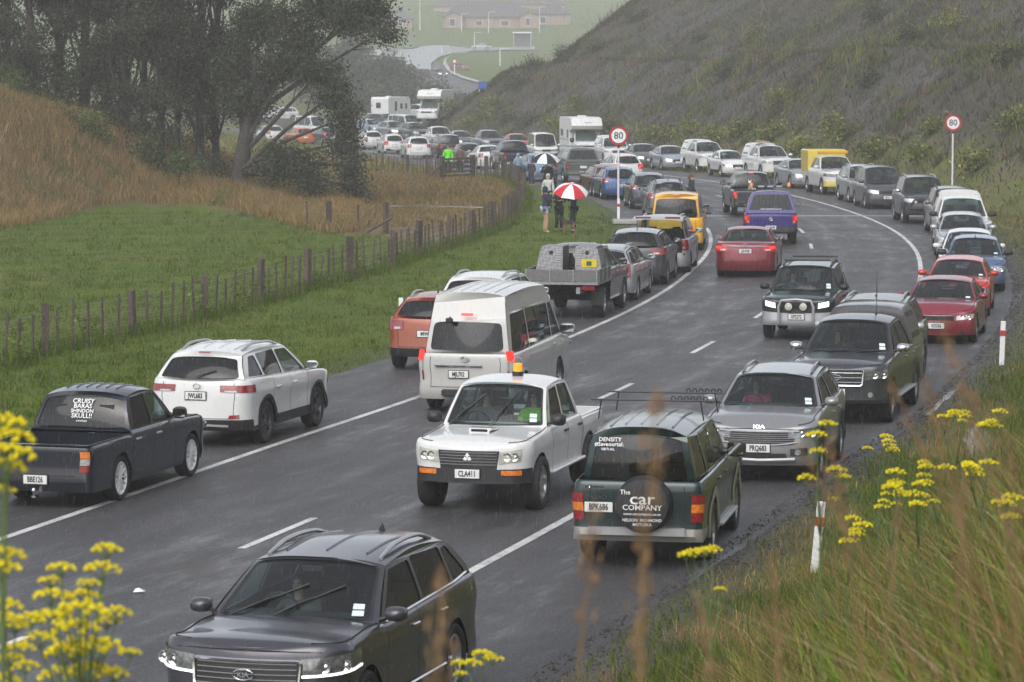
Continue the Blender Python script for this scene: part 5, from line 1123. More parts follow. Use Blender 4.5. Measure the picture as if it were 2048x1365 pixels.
v = car('w22', 'white small hatchback with tall red tail lamps in the far row', 'car', dict(HATCH, L=3.95, H=1.52), False, dict(x0=756, x1=808, yt=269), GP, paint=WHITE, detail=1, tint=True, tlz=(.75, 1.25) if 0 else (.70, 1.0), brake=2)
v = car('w23', 'white hatchback at the drooping tree, last clear car of the far left row', 'car', HATCH, False, dict(x0=717, x1=761, yt=263), GP, paint=WHITE, detail=1)

# ---- parked on the right verge, facing us
v = car('seltos', 'silver-grey small SUV with person in pink at the wheel', 'SUV', dict(SUV, L=4.37, W=1.80, H=1.61, wb=2.63, fo=.85, r=.355, cowl=1.14, ws=.76, rt=.42), True, dict(x0=1416, x1=1689, yt=741, yb=957, dh=.05), GR, paint=GREYSILV, rails=C('rail_dark', (.06, .06, .06), .5), lights='smoked', plate='PRQ683', fpz=.56, hlz=(.70, .86), hly=.46, grille='mesh', gz=(.62, .80), gy=.56, intake=(.36, .48, .46), fog=.50, skid=M_SILVER, rim='five', sillmat=M_BLACK, arch=M_BLACK, handle=M_CHROME, wtrim=1, glass_r=G_PRIV, wip=((-.6, .0, .06), (.0, .62, .06)))
x_ = v['S'](0, .84)[0]; text_on(v, 'KIA', .085, (x_-.02, 0, .88), math.pi/2, M_CHROME, squeeze=1.4, tilt=-.5)
q = MB(); q.tube([(v['S'](v['tf'](abs(y)), .815)[0]+.015, y, .815) for y in np.linspace(-.62, .62, 9)], .016, 4); q.build('bonnet_trim', M_CHROME, v['root'])
q = MB(); q.tube([(v['S'](v['tf'](abs(y)), .60)[0]+.015, y, .60+.05*(abs(y)/.6)**2) for y in np.linspace(-.60, .60, 9)], .014, 4); q.build('grille_trim', M_CHROME, v['root'])
v = car('ranger', 'dark grey ute with chrome grille, chrome mirrors and canopy', 'ute', dict(UTE, L=5.35), True, dict(x0=1589, x1=1838, yt=642, yb=845), GR, paint=GUN, canopy=(1.88, C('canopy_grey', (.10, .10, .11), .5)), mirror=M_CHROME, mirsize=1.1, grille='chrome', gframe=M_CHROME, gz=(.72, 1.0), gy=.48, hlz=(.82, .98), hly=.52, lights='smoked', plate='PEB485', fpz=.60, bumper=M_BLACK, bumpz=.48, step=M_SILVER, arch=GUN, handle=M_CHROME, aerial=(-.25, .3, .55), rim='six', fog=.56)
ellipse_badge(v, v['xF']+.03, 0, .87, .11, .045, M_CHROME)
v = car('dsuv', 'dark grey SUV with silver roof rails parked behind the canopy ute', 'SUV', dict(SUV, L=4.65, H=1.70, W=1.86), True, dict(x1=1857, yt=604, yb=771), GR, paint=C('graphite', (.06, .06, .062), .6), rails=M_SILVER, aerial=(-.3, 0, .5), rim='split', rimmat=M_ALLOY_D, mirror=LSILV)
v = car('camry', 'maroon older sedan with silver number plate', 'car', dict(SEDAN, L=4.75, W=1.77, H=1.42, bowf=.16), True, dict(x0=1810, x1=1967, yt=556, yb=687), GR, name='parked_sedan', paint=C('faded_maroon', (.22, .018, .035), .35), lights='old', plate='XI5506', fpz=.44, hlz=(.56, .68), hly=.46, gz=(.56, .66), gy=.40, grille='bars', wip=((-.7, -.05, .05), (.0, .68, .05)), stickers=1)
v = car('redh', 'bright red hatchback with red mirrors parked behind the maroon sedan', 'car', dict(HATCH, L=4.3, W=1.72, H=1.42, bowf=.16, r=.325), True, dict(x0=1845, x1=1991, yt=519, yb=631), GR, paint=REDP, rim='ten', stickers=1, hlz=(.56, .70), intake=(.28, .40, .4), detail=2)
v = car('focus', 'steel blue hatchback parked behind the bright red one', 'car', dict(HATCH), True, dict(x0=1892, x1=2007, yt=480, yb=582), GR, paint=SBLUE, mirror=M_BLACK, mirsize=1.2, hl='std', stickers=1, aerial=(.1, 0, .12))
v = car('whatch', 'white hatchback parked directly behind the steel blue one', 'car', dict(HATCH, H=1.50, W=1.75), True, dict(x0=1880, x1=1996, yt=455), GR, paint=WHITE, detail=1, glass_r=G_CLEAR)
v = car('swag', 'silver station wagon with pale windscreen in the right-hand row', 'wagon', dict(WAGON, L=4.65, W=1.78), True, dict(x0=1866, x1=1984, yt=432, yb=520), GR, name='parked_wagon', paint=LSILV, detail=1)
v = car('wute', 'white van-backed ute with black mirrors behind the silver wagon', 'ute', dict(UTE, H=1.85), True, dict(x0=1862, x1=1984, yt=392), GR, paint=WHITE, canopy=(1.98, WHITE), mirror=M_BLACK, mirsize=1.2, detail=1)
v = car('brown', 'brownish grey SUV with roof rails half hidden by the white ute', 'SUV', dict(SUV, L=4.7, H=1.72, W=1.85), True, dict(x0=1846, yt=379, yb=469), GR, paint=BROWNG, rails=M_BLACK, detail=1)
v = car('prado', 'black large 4x4 with roof rack and black bull bar', 'SUV', dict(BIGSUV), True, dict(x0=1794, x1=1889, yt=356, yb=450), GR, paint=GUN, rails=M_SILVER, mirror=M_CHROME, bumper=M_BLACK, bumpz=.72, lights='off', detail=1)
x_ = v['xF']+.08; q = MB(); q.tube([(x_, -.78, .62), (x_+.02, -.55, .98), (x_+.02, .55, .98), (x_, .78, .62)], .035, 6); q.tube([(x_, -.80, .62), (x_, .80, .62)], .05, 6); q.build('bull_bar', M_BLACK, v['root'], 60)
v = car('estima', 'dark grey people mover with chrome-topped grille in the right row', 'van', dict(MPV, H=1.80), True, dict(x0=1709, x1=1807, yt=337, yb=418), GR, name='parked_people_mover', paint=C('dusk_grey', (.07, .07, .076), .6), grille='bars', lights='off', plate='ELU1', detail=1)
v = car('ssuv', 'silver SUV squeezed between the yellow canopy ute and the people mover', 'SUV', dict(SUV), True, dict(x0=1672, yt=334, yb=405), GR, paint=SILVER, detail=1, rails=M_SILVER)
v = car('doc', 'white and yellow ute with tall yellow service canopy', 'ute', dict(UTE, H=1.82), True, dict(x0=1619, x1=1707, yt=321, yb=393), GR, paint=WHITE, bonnetmat=WHITE, detail=1, bumper=LYEL, bumpz=.62, lights='smoked')
q = MB(); q.rbox(v['cabR']-.80, 0, 1.50, 1.62, 1.86, 1.10, .05); q.build('service_canopy', LYEL, v['root'], 30); q = MB(); q.rbox(v['wx']-.30, 0, 1.95, .36, 1.45, .16, .04); q.build('roof_light_bar', YEL, v['root'])
v = car('ssed', 'silver sedan parked before the yellow canopy ute', 'car', dict(SEDAN, W=1.74, H=1.42), True, dict(x0=1569, x1=1628, yt=329, yb=383), GR, name='parked_sedan', paint=SILVER, detail=1)
v = car('triton', 'white ute with canopy, roof rack and surfboard on top', 'ute', dict(UTE, H=1.80), True, dict(x0=1491, x1=1581, yt=301, yb=361), GR, paint=WHITE, canopy=(1.86, WHITE), grille='chrome', gz=(.74, 1.0), detail=1, rails=M_BLACK)
q = MB(); q.rbox(-.4, -.2, 1.96, 1.9, .30, .05, .02); q.build('roof_board', plain('board_orange', (.50, .22, .08), .5), v['root'])
v = car('opel', 'white compact hatchback between two white utes', 'car', dict(HATCH, L=3.9, W=1.65, H=1.44), True, dict(x0=1426, x1=1491, yt=306, yb=358), GR, paint=WHITE, detail=1, sillmat=M_BLACK)
v = car('hilux', 'white ute with canopy and dark roof bars by the silver sedan', 'ute', dict(UTE, H=1.80), True, dict(x0=1371, x1=1447, yt=291, yb=350), GR, paint=WHITE, canopy=(1.84, WHITE), rails=M_BLACK, mirror=M_BLACK, detail=1)
v = car('audi', 'pale silver-blue sedan parked next to the dark grey one', 'car', SEDAN, True, dict(x0=1306, x1=1374, yt=294, yb=345), GR, name='parked_sedan', paint=C('ice_blue', (.34, .38, .43), .6), detail=1)
v = car('dsed', 'dark grey sedan with bright headlamp parked ahead of the white canopy ute', 'car', SEDAN, True, dict(x0=1254, x1=1318, yt=289, yb=338), GR, name='parked_sedan', paint=GREY, detail=1)
v = car('wranger', 'white ute with canopy standing right behind the speed sign', 'ute', dict(UTE, H=1.82), True, dict(x0=1184, x1=1266, yt=273, yb=330), GR, paint=WHITE, canopy=(1.86, WHITE), detail=1)
v = car('ohiace', 'older white van with black bumper beside the motorhome', 'van', dict(VAN), True, dict(x0=1049, x1=1119, yt=259), GR, paint=WHITE, bumper=M_BLACK, bumpz=.62, tint=True, detail=1, pillars=[1.0, -.1])
v = car('rsed', 'orange-red sedan parked behind the older white van', 'car', SEDAN, True, dict(x0=1009, x1=1058, yt=270), GR, name='parked_sedan', paint=C('orange_red', (.42, .07, .04), .2), detail=1)
v = car('bgute', 'grey-blue ute parked past the orange-red sedan', 'ute', UTE, True, dict(x0=943, x1=1009, yt=260), GR, paint=C('blue_grey', (.15, .17, .20), .6), detail=1)
v = car('dg2', 'dark grey sedan parked past the grey-blue ute', 'car', SEDAN, True, dict(x0=894, x1=947, yt=263), GR, name='parked_sedan', paint=GREY, detail=1)
v = car('wu2', 'white ute cab among the far right-hand row', 'ute', UTE, True, dict(x0=851, x1=902, yt=256), GR, paint=WHITE, detail=1)
v = car('g2', 'grey SUV with dark windscreen in the far right row', 'SUV', SUV, True, dict(x0=806, x1=852, yt=248), GR, paint=GREY, detail=1)
v = car('s2', 'silver SUV with both headlights lit in the far row', 'SUV', SUV, True, dict(x0=764, x1=809, yt=245), GR, paint=SILVER, lights='on', detail=1)
v = car('b2', 'pale blue hatchback at the end of the far right row', 'car', HATCH, True, dict(x0=724, x1=766, yt=241), GR, paint=C('mist_blue', (.33, .38, .46), .5), detail=1)
GF = 'vehicles queued on the far bend'
for lab, cat_, sp_, tw, px_, off_, yh_, pm in (('dark car with red tail lamps glimpsed through the drooping tree', 'car', HATCH, False, 655, -1.7, 285, GUN), ('orange hatchback glimpsed through the low branches', 'car', HATCH, False, 598, -4.8, 280, C('orange', (.5, .12, .03))), ('white van glimpsed through the low branches', 'van', VAN, True, 622, 4.8, 270, WHITE),
   ('white SUV glimpsed between the tree trunks', 'SUV', SUV, True, 560, 4.8, 270, WHITE), ('white hatchback glimpsed between the tree trunks', 'car', HATCH, False, 540, -4.8, 278, WHITE), ('silver car seen under the drooping crown', 'car', SEDAN, True, 668, 4.8, 270, SILVER), ('grey SUV seen under the drooping crown', 'SUV', SUV, False, 690, -4.8, 290, GREY)):
    v = car('f%d' % px_, lab, cat_, sp_, tw, row(sp_, tw, px_, off_, yh_), GF, paint=pm, detail=1, brake=1 if 'tail lamps' in lab else 0)
# ================================================================ fences, gates, signs, marker posts
m, n, o = nt('weathered_timber'); p = principled(n, o, Roughness=.85); pos = geo_pos(n); sv = N(n, 'ShaderNodeVectorMath', operation='MULTIPLY'); n.links.new(pos, sv.inputs[0]); sv.inputs[1].default_value = (1, 1, .12)
f = noise(n, 26, 5, .7, sv.outputs[0]); f2 = noise(n, .9, 2, .5, pos); a = mathn(n, 'ADD', mathn(n, 'MULTIPLY', f, .6), mathn(n, 'MULTIPLY', f2, .4))
n.links.new(ramp(n, a, [(.32, (.028, .022, .018)), (.48, (.070, .052, .040)), (.6, (.105, .080, .062)), (.74, (.13, .125, .085))]), p.inputs['Base Color']); bump(n, f, p, .5, .01); M_WOOD = m
M_WIRE = plain('fence_wire', (.16, .16, .165), .4, .8)
def wood(sx, sy, h, seed):
    """one rough-sawn post: slightly twisted, chipped top"""
    r = random.Random(seed); q = MB(); vs = []; lv = [0, .35, .7, 1.0]
    for z in lv:
        k = 1+r.uniform(-.05, .05); ox, oy = r.uniform(-.006, .006), r.uniform(-.006, .006)
        for dx, dy in ((-.5, -.5), (.5, -.5), (.5, .5), (-.5, .5)): vs.append((dx*sx*k+ox, dy*sy*k+oy, z*h+(r.uniform(-.02, .015) if z == 1 else 0)))
    fs = [(0, 3, 2, 1)]+[(i*4+j, i*4+(j+1) % 4, (i+1)*4+(j+1) % 4, (i+1)*4+j) for i in range(3) for j in range(4)]+[(12, 13, 14, 15)]
    return mesh_of('post', vs, fs)
POSTS = [wood(.17, .15, 1.30, i) for i in range(5)]; BATTENS = [wood(.055, .045, 1.12, 20+i) for i in range(7)]
for k in POSTS+BATTENS: k.materials.append(M_WOOD)
def path_at(P, s):
    L = np.r_[0, np.cumsum(np.hypot(*np.diff(P, axis=0).T))]; return np.interp(s, L, P[:, 0]), np.interp(s, L, P[:, 1]), L[-1]
def fence(label, P, first, gap, nb, group, wires=6, h=1.0):
    P = np.asarray(P, float); total = path_at(P, 0)[2]; x0, y0, _ = path_at(P, 0); z0 = land(x0, y0, False); root = thing('post_and_wire_fence', label, 'fence', (x0, y0, z0), 0, group); r = random.Random(len(label))
    tops = []; s = first
    while s < total:
        x, y, _ = path_at(P, s); z = land(x, y, False); o = obj('post', r.choice(POSTS), None, root); o.location = (x-x0, y-y0, z-z0-.12); o.rotation_euler = (r.uniform(-.03, .03), r.uniform(-.03, .03), r.uniform(0, 3)); o.scale = (r.uniform(.85, 1.15), r.uniform(.85, 1.1), h*r.uniform(.92, 1.06))
        for b in range(1, nb+1):
            sb = s+gap*b/(nb+1)+r.uniform(-.07, .07)
            if sb > total: break
            x, y, _ = path_at(P, sb); z = land(x, y, False); o = obj('batten', r.choice(BATTENS), None, root); o.location = (x-x0, y-y0, z-z0-.06+r.uniform(-.04, .03)); o.rotation_euler = (r.uniform(-.05, .05), r.uniform(-.05, .05), r.uniform(0, 3)); o.scale = (1, 1, h*r.uniform(.88, 1.08))
        s += gap
    for k in range(wires):
        q = MB(); q.tube([(path_at(P, s)[0]-x0, path_at(P, s)[1]-y0, land(path_at(P, s)[0], path_at(P, s)[1], False)-z0+.16+k*.155*h+.01*math.sin(s)) for s in np.arange(0, total, 2.2)], .005, 3, False); q.build('wire', M_WIRE, root)
    return root
GFN = 'post and batten fences'
fence('weathered batten fence between the mown verge and the green paddock', FEN, 1.0, 5.2, 5, GFN)
B1 = np.array([flat(*q) for q in [(884, 358), (840, 349), (790, 343), (735, 338), (690, 334), (640, 330), (590, 326), (520, 322)]])
fence('weathered batten fence running from the timber gate towards the drooping tree', B1, .2, 4.6, 4, GFN)
IN_ = np.array([flat(*q) for q in [(775, 469), (735, 466), (700, 464), (660, 462), (625, 460), (590, 455)]])
fence('short fence with a braced strainer between green and dry paddocks', IN_, .1, 3.3, 1, GFN, 5, .95)
def rel(p, q): return (p[0]-q[0], p[1]-q[1], p[2]-q[2])
# timber gate by the road bend
a_, b_ = flat(884, 360), flat(945, 357); A = Vector((*a_, land(*a_, False))); B = Vector((*b_, land(*b_, False))); g = thing('timber_gate', 'dark five-rail timber farm gate below the black hatchback', 'gate', A, math.atan2(B.y-A.y, B.x-A.x)); Lg = (B-A).length
for x in (0, Lg):
    o = obj('gate_post', POSTS[0], None, g); o.location = (x, 0, -.1); o.scale = (1.25, 1.3, 1.05)
for k in range(5):
    q = MB(); q.box(Lg/2, 0, .22+.22*k, Lg-.1, .035, .10); q.build('rail', M_WOOD, g)
q = MB(); vs = [(.1, -.03, .22), (.22, -.03, .22), (Lg*.62, -.03, 1.10), (Lg*.62-.12, -.03, 1.10)]; q.add(vs+[(x, .02, z) for x, y, z in vs], [(0, 1, 2, 3), (7, 6, 5, 4), (0, 4, 5, 1), (2, 6, 7, 3)]); q.build('brace', M_WOOD, g)
q = MB(); q.tube([(-1.6, 0, .0), (-.05, 0, .85)], .07, 6); q.build('stay', M_WOOD, g)
# pipe gate between the paddocks
a_, b_ = flat(782, 471), flat(966, 474); A = Vector((*a_, land(*a_, False))); B = Vector((*b_, land(*b_, False))); g = thing('pipe_gate', 'galvanised pipe and wire farm gate at the strainer post', 'gate', A, math.atan2(B.y-A.y, B.x-A.x)); Lg = (B-A).length
q = MB(); q.tube([(0, 0, .15), (0, 0, 1.08), (Lg, 0, 1.08), (Lg, 0, .15)], .024, 6); q.build('gate_frame', M_GALV, g, 60)
for k in range(5):
    q = MB(); q.tube([(0, 0, .18+.17*k), (Lg, 0, .18+.17*k)], .006, 4); q.build('gate_wire', M_WIRE, g)
q = MB(); q.tube([(-.9, 0, .12), (0, 0, .62)], .06, 6); q.build('stay', M_WOOD, g)
# speed signs
M_SIGNR = plain('sign_red', (.34, .015, .018), .45, var=.1); M_SIGNW = plain('sign_white', (.74, .74, .74), .45, var=.05); M_POLE = plain('sign_pole', (.62, .62, .63), .45, var=.1, scale=3)
def speed_sign(label, px, py_c, d, base, group='speed limit signs'):
    c = P3(px, py_c, d); root = thing('speed_sign', label, 'road sign', (c.x, d, base), 0, group); hc = c.z-base; R = .385
    q = MB(); q.tube([(0, 0, -.3), (.0, 0, hc+.30)], .045, 10); q.build('pole', M_POLE, root, 60)
    q = MB(); q.tube([(0, 0, hc-R-.10), (0, 0, hc+.1)], .05, 10); q.build('pole_cap', M_BLACK, root, 60)
    q = MB(); q.lathe([(0, -.052), (R, -.052), (R, -.062), (R*.74, -.062), (R*.74, -.060)], 40, 'y', (0, 0, hc)); pl = q.build('sign_ring', M_SIGNR, root)
    q = MB(); q.lathe([(0, -.066), (R*.745, -.066), (R*.745, -.058)], 40, 'y', (0, 0, hc)); q.build('sign_face', M_SIGNW, pl)
    me = font_mesh('80', .40, 'numerals', squeeze=.95); me.transform(Matrix.Translation((0, -.070, hc-.005))); obj('numerals', me, M_INK, pl)
    for k in me.vertices: pass
    return root
b_ = flat(1235, 441); speed_sign('round eighty speed sign on a white pole beside the group with umbrellas', 1237, 272, b_[1], land(*b_, False))
speed_sign('round eighty speed sign on a tall pole against the scrubby cutting', 1906, 246, 152.0, float(land(P3(1906, 246, 152.0).x, 152.0, False)))
def marker(label, px, py, h=1.0, lean=0.0, d=None):
    if d is None: g = ground_at(px, py)
    else: t = P3(px, py, d); g = Vector((t.x, d, land(t.x, d, False)))
    root = thing('marker_post', label, 'marker post', g, 0, 'roadside marker posts'); root.rotation_euler = (0, lean, 0)
    q = MB(); q.rbox(0, 0, h/2-.1, .11, .035, h+.2, .01); q.build('post_blade', M_SIGNW, root)
    q = MB(); q.box(0, 0, h-.26, .116, .042, .12); q.build('red_band', plain('band_red', (.42, .03, .03), .45, var=.15), root); return root
marker('white marker post leaning in the grass beside the boxy green 4x4', 1629, 1152, .92, .09)
marker('white marker post on the gravel edge near the maroon sedan', 2003, 735, .95, .03)
marker('white marker post in front of the round speed sign', 1237, 444, .92, .0)
marker('white marker post behind the copper red SUV', 802, 668, .85, 0)
c_ = flat(1243, 447); q = MB(); q.rbox(c_[0]+.15, c_[1], .07, 1.0, 1.4, .16, .03); so = q.build('kerb_block', plain('concrete', (.30, .295, .28), .8, var=.2, scale=9)); tag(so, 'low pale concrete kerb block at the foot of the speed sign', 'kerb')
# litter on the seal
lt = flat(278, 1189); q = MB(); q.add([(-.07, -.04, .02), (.06, -.05, .03), (.08, .05, .02), (-.05, .06, .05), (0, 0, .07)], [(0, 1, 4), (1, 2, 4), (2, 3, 4), (3, 0, 4)]); so = q.build('litter', M_SIGNW); so.location = (lt[0], lt[1], .012); tag(so, 'crumpled white paper litter lying on the wet seal', 'litter')
# ================================================================ vegetation
def fast_mesh(name, V, Fv, k, tint=None, mat=None):
    m = bpy.data.meshes.new(name); nv, nf = len(V), len(Fv); m.vertices.add(nv); m.vertices.foreach_set('co', np.asarray(V, np.float32).ravel())
    m.loops.add(nf*k); m.loops.foreach_set('vertex_index', np.asarray(Fv, np.int32).ravel()); m.polygons.add(nf)
    m.polygons.foreach_set('loop_start', np.arange(0, nf*k, k, dtype=np.int32)); m.update(calc_edges=True)
    if tint is not None:
        a = m.color_attributes.new('tint', 'FLOAT_COLOR', 'POINT'); a.data.foreach_set('color', np.c_[tint, np.ones(len(tint))].astype(np.float32).ravel())
    if mat: m.materials.append(mat)
    return m
def leafy(name, rough=.6, trans=.25):
    m, n, o = nt(name); at = N(n, 'ShaderNodeAttribute', attribute_name='tint'); d = principled(n, o, Roughness=rough); d.inputs['Specular IOR Level'].default_value = .18
    n.links.new(at.outputs['Color'], d.inputs['Base Color']); t = N(n, 'ShaderNodeBsdfTranslucent'); n.links.new(at.outputs['Color'], t.inputs[0])
    mx = N(n, 'ShaderNodeMixShader'); mx.inputs[0].default_value = trans; n.links.new(d.outputs[0], mx.inputs[1]); n.links.new(t.outputs[0], mx.inputs[2]); n.links.new(mx.outputs[0], o.inputs['Surface']); return m
M_GRAV = leafy('gravel_stone', .55, .0); M_LEAF = leafy('leaves'); M_BLADE = leafy('grass_blades', .55, .4); M_BARK = plain('bark', (.050, .042, .036), .9, var=.45, scale=5.0)
def pick(n, cols, w=None):
    c = np.array(cols)[RNG.choice(len(cols), n, p=w)]; return np.clip(c*RNG.uniform(.72, 1.3, (n, 1)), 0, 1)
def blades(x, y, h, wd, lean, cols, w=None, z=None, bend=.5, tone=None):
    """one tapering, bending blade per point: 3 levels -> 3 triangles"""
    n = len(x); z = land(x, y) if z is None else z; a = RNG.uniform(0, 2*np.pi, n); b = RNG.uniform(0, 2*np.pi, n); l = lean*RNG.uniform(.2, 1.4, n)*h
    ca, sa = np.cos(a)*wd/2, np.sin(a)*wd/2; bx, by = np.cos(b)*l, np.sin(b)*l; V = np.empty((n, 5, 3))
    V[:, 0] = np.c_[x-ca, y-sa, z-.02]; V[:, 1] = np.c_[x+ca, y+sa, z-.02]
    mx, my, mz = x+bx*.35, y+by*.35, z+h*.58; V[:, 2] = np.c_[mx-ca*.8, my-sa*.8, mz]; V[:, 3] = np.c_[mx+ca*.8, my+sa*.8, mz]; V[:, 4] = np.c_[x+bx, y+by, z+h*(1-bend*.25*np.minimum(l/h, 1))]
    i = np.arange(n)[:, None]*5; Fv = np.concatenate([i+[0, 1, 3], i+[0, 3, 2], i+[2, 3, 4]], 0); c_ = pick(n, cols, w)
    if tone is not None: c_ = np.clip(c_*tone, 0, 1)
    return V.reshape(-1, 3), Fv, np.repeat(c_, 5, 0)
def stuff(name, packs, mat=M_BLADE):
    V = []; Fv = []; T = []; o = 0
    for v, f, t in packs: V.append(v); Fv.append(f+o); T.append(t); o += len(v)
    m = fast_mesh(name, np.vstack(V), np.vstack(Fv), 3, np.vstack(T), mat); return obj(name, m, None, None, 'stuff')
GREENS = [(.078, .132, .007), (.110, .165, .011), (.056, .098, .006), (.16, .172, .030)]; DRYS = [(.37, .25, .105), (.29, .195, .080), (.22, .155, .060), (.145, .145, .038), (.42, .30, .15)]
# mown verge and paddock on the left
n = 150000; y = 58+(RNG.random(n)**1.25)*95; x = RNG.uniform(-.165, .055, n)*y; u, s = road_uv(x, y); k = (u < -6.5) & ~in_poly(x, y, DRY_POLY); x, y = x[k], y[k]
tuft = .6+.8*np.clip(fnoise(x, y, 1.3, 41)+.4, 0, 1)
pt = fnoise(x, y, 9, 42)*.6+fnoise(x, y, 3.1, 43)*.5+fnoise(x, y, 28, 44)*.4; yl = np.clip(pt*1.2, 0, 1)[:, None]; dk = np.clip(-pt*1.1, 0, 1)[:, None]; tn = 1+yl*np.array([.75, .22, .9])-dk*np.array([.42, .34, .30])
nw = 2600; wy = 60+RNG.random(nw)**1.2*80; wx_ = RNG.uniform(-.165, .05, nw)*wy; uw, _ = road_uv(wx_, wy); kw_ = (uw < -6.9) & ~in_poly(wx_, wy, DRY_POLY); wx_, wy = wx_[kw_], wy[kw_]; ci = RNG.integers(0, len(wx_), 26000); tx_, ty_ = wx_[ci]+RNG.normal(0, .10, 26000), wy[ci]+RNG.normal(0, .10, 26000)
weeds = blades(tx_, ty_, RNG.uniform(.08, .24, 26000)*(.6+.8*(ci % 7)/7), RNG.uniform(.010, .022, 26000), .8, GREENS+[(.17, .16, .06), (.24, .20, .10)], [.28, .24, .24, .1, .08, .06])
stuff('verge_grass', [weeds, blades(x, y, RNG.uniform(.035, .085, len(x))*tuft, RNG.uniform(.010, .018, len(x)), .9, GREENS, [.4, .3, .2, .1], tone=tn)])
# rank grass along the fence foot
tot = path_at(FEN, 0)[2]; n = 9000; s = RNG.random(n)*tot; fxy = np.array([path_at(FEN, k)[:2] for k in s]); x, y = (fxy+RNG.normal(0, .22, (n, 2))).T
rank = blades(x, y, RNG.uniform(.15, .5, n), RNG.uniform(.012, .025, n), .5, GREENS+[(.16, .15, .06)], [.3, .25, .25, .1, .1])
# long dry grass of the spur, dry paddock
n = 120000; y = RNG.uniform(124, 172, n); x = RNG.uniform(-.19, -.045, n)*y; k = in_poly(x, y, DRY_POLY); x, y = x[k], y[k]
patch = fnoise(x, y, 6, 51); hgt = RNG.uniform(.25, .62, len(x))*(1+.35*patch); gsel = (patch < -.25) & (RNG.random(len(x)) < .55)
dry1 = blades(x[~gsel], y[~gsel], hgt[~gsel], RNG.uniform(.015, .03, (~gsel).sum()), .75, DRYS, [.28, .28, .2, .12, .12]); dry2 = blades(x[gsel], y[gsel], hgt[gsel]*.8, RNG.uniform(.02, .035, gsel.sum()), .7, GREENS+[(.10, .10, .035)], None)
n = 60000; y = RNG.uniform(128, 200, n); x = RNG.uniform(-.075, .004, n)*y; k = in_poly(x, y, DRY_POLY); x, y = x[k], y[k]
dry3 = blades(x, y, RNG.uniform(.10, .34, len(x))*(1+.5*fnoise(x, y, 3, 52)), RNG.uniform(.015, .03, len(x)), .9, DRYS+[(.07, .09, .03)], [.18, .2, .22, .2, .08, .12])
n = 30000; y = RNG.uniform(190, 330, n); x = RNG.uniform(-.10, .0, n)*y; u, s = road_uv(x, y); k = (np.abs(u) > 6.8) & (u < 12); x, y = x[k], y[k]
dry4 = blades(x, y, RNG.uniform(.2, .6, len(x)), RNG.uniform(.03, .05, len(x)), .6, DRYS+GREENS)
stuff('long_grass', [dry1, dry2, dry3, dry4, rank])
# scrub of the cutting on the right: tussocks, low bushes
n = 230000; s_ = RNG.uniform(70, RS[I_HILL-1]+12, n); q_ = RNG.random(n)**.75*40+8.2; i_ = np.clip(s_.astype(int), 0, I_HILL-1); x = RC[i_, 0]+RNm[i_, 0]*q_+RNG.normal(0, .6, n); y = RC[i_, 1]+RNm[i_, 1]*q_+RNG.normal(0, .6, n)
cov = fnoise(x, y, 14, 61)*.6+fnoise(x, y, 5, 62)*.5; k = cov > RNG.uniform(-.75, .35, n); k &= (x/y < .18); x, y, q_ = x[k], y[k], q_[k]
gr = fnoise(x, y, 9, 63) > .15; hgt = RNG.uniform(.12, .42, len(x))*(1+.5*fnoise(x, y, 4, 64))*np.where(q_ < 11, .45, 1)
SCR = [(.055, .056, .024), (.080, .068, .040), (.040, .043, .019), (.115, .090, .055), (.062, .072, .027)]; SCG = [(.066, .088, .026), (.095, .110, .034), (.045, .062, .020), (.125, .12, .046)]
stuff('hillside_scrub', [blades(x[~gr], y[~gr], hgt[~gr], RNG.uniform(.03, .07, (~gr).sum()), 1.1, SCR), blades(x[gr], y[gr], hgt[gr]*1.15, RNG.uniform(.03, .07, gr.sum()), 1.0, SCG)])
nc = 2600; s_ = RNG.uniform(85, RS[I_HILL-1]+6, nc); q_ = RNG.random(nc)**.8*34+9.5; i_ = np.clip(s_.astype(int), 0, I_HILL-1); cx_ = RC[i_, 0]+RNm[i_, 0]*q_; cy_ = RC[i_, 1]+RNm[i_, 1]*q_; kk = (cx_/cy_ < .175) & (fnoise(cx_, cy_, 16, 65) > RNG.uniform(-.8, .4, nc)); cx_, cy_ = cx_[kk], cy_[kk]; nc = len(cx_)
sz = RNG.uniform(.12, .45, nc)*np.where(RNG.random(nc) < .12, 1.9, 1); ci = np.repeat(np.arange(nc), 46); x = cx_[ci]+RNG.normal(0, 1, len(ci))*sz[ci]; y = cy_[ci]+RNG.normal(0, 1, len(ci))*sz[ci]; kind = RNG.random(nc)[ci]; hh = sz[ci]*RNG.uniform(.6, 1.9, len(ci))
packs = []
for lo, hi, cl in ((0, .36, [(.16, .18, .036), (.22, .22, .05), (.11, .14, .03)]), (.36, .62, [(.07, .10, .026), (.05, .075, .02)]), (.62, .85, [(.18, .13, .075), (.24, .18, .11)]), (.85, 1, [(.05, .045, .03), (.085, .07, .05)])):
    k = (kind >= lo) & (kind < hi); packs.append(blades(x[k], y[k], hh[k], RNG.uniform(.03, .06, k.sum()), .8, cl))
stuff('hillside_tussocks', packs)
# verge of the outer bend
n = 26000; s_ = RNG.uniform(55, 230, n); q_ = RNG.uniform(6.6, 10.5, n); i_ = s_.astype(int); x = RC[i_, 0]+RNm[i_, 0]*q_; y = RC[i_, 1]+RNm[i_, 1]*q_; k = fnoise(x, y, 4, 71)+RNG.uniform(-.6, .8, n) > 0; x, y = x[k], y[k]
ver = blades(x, y, RNG.uniform(.05, .22, len(x)), RNG.uniform(.012, .03, len(x)), .8, GREENS+DRYS[:3])
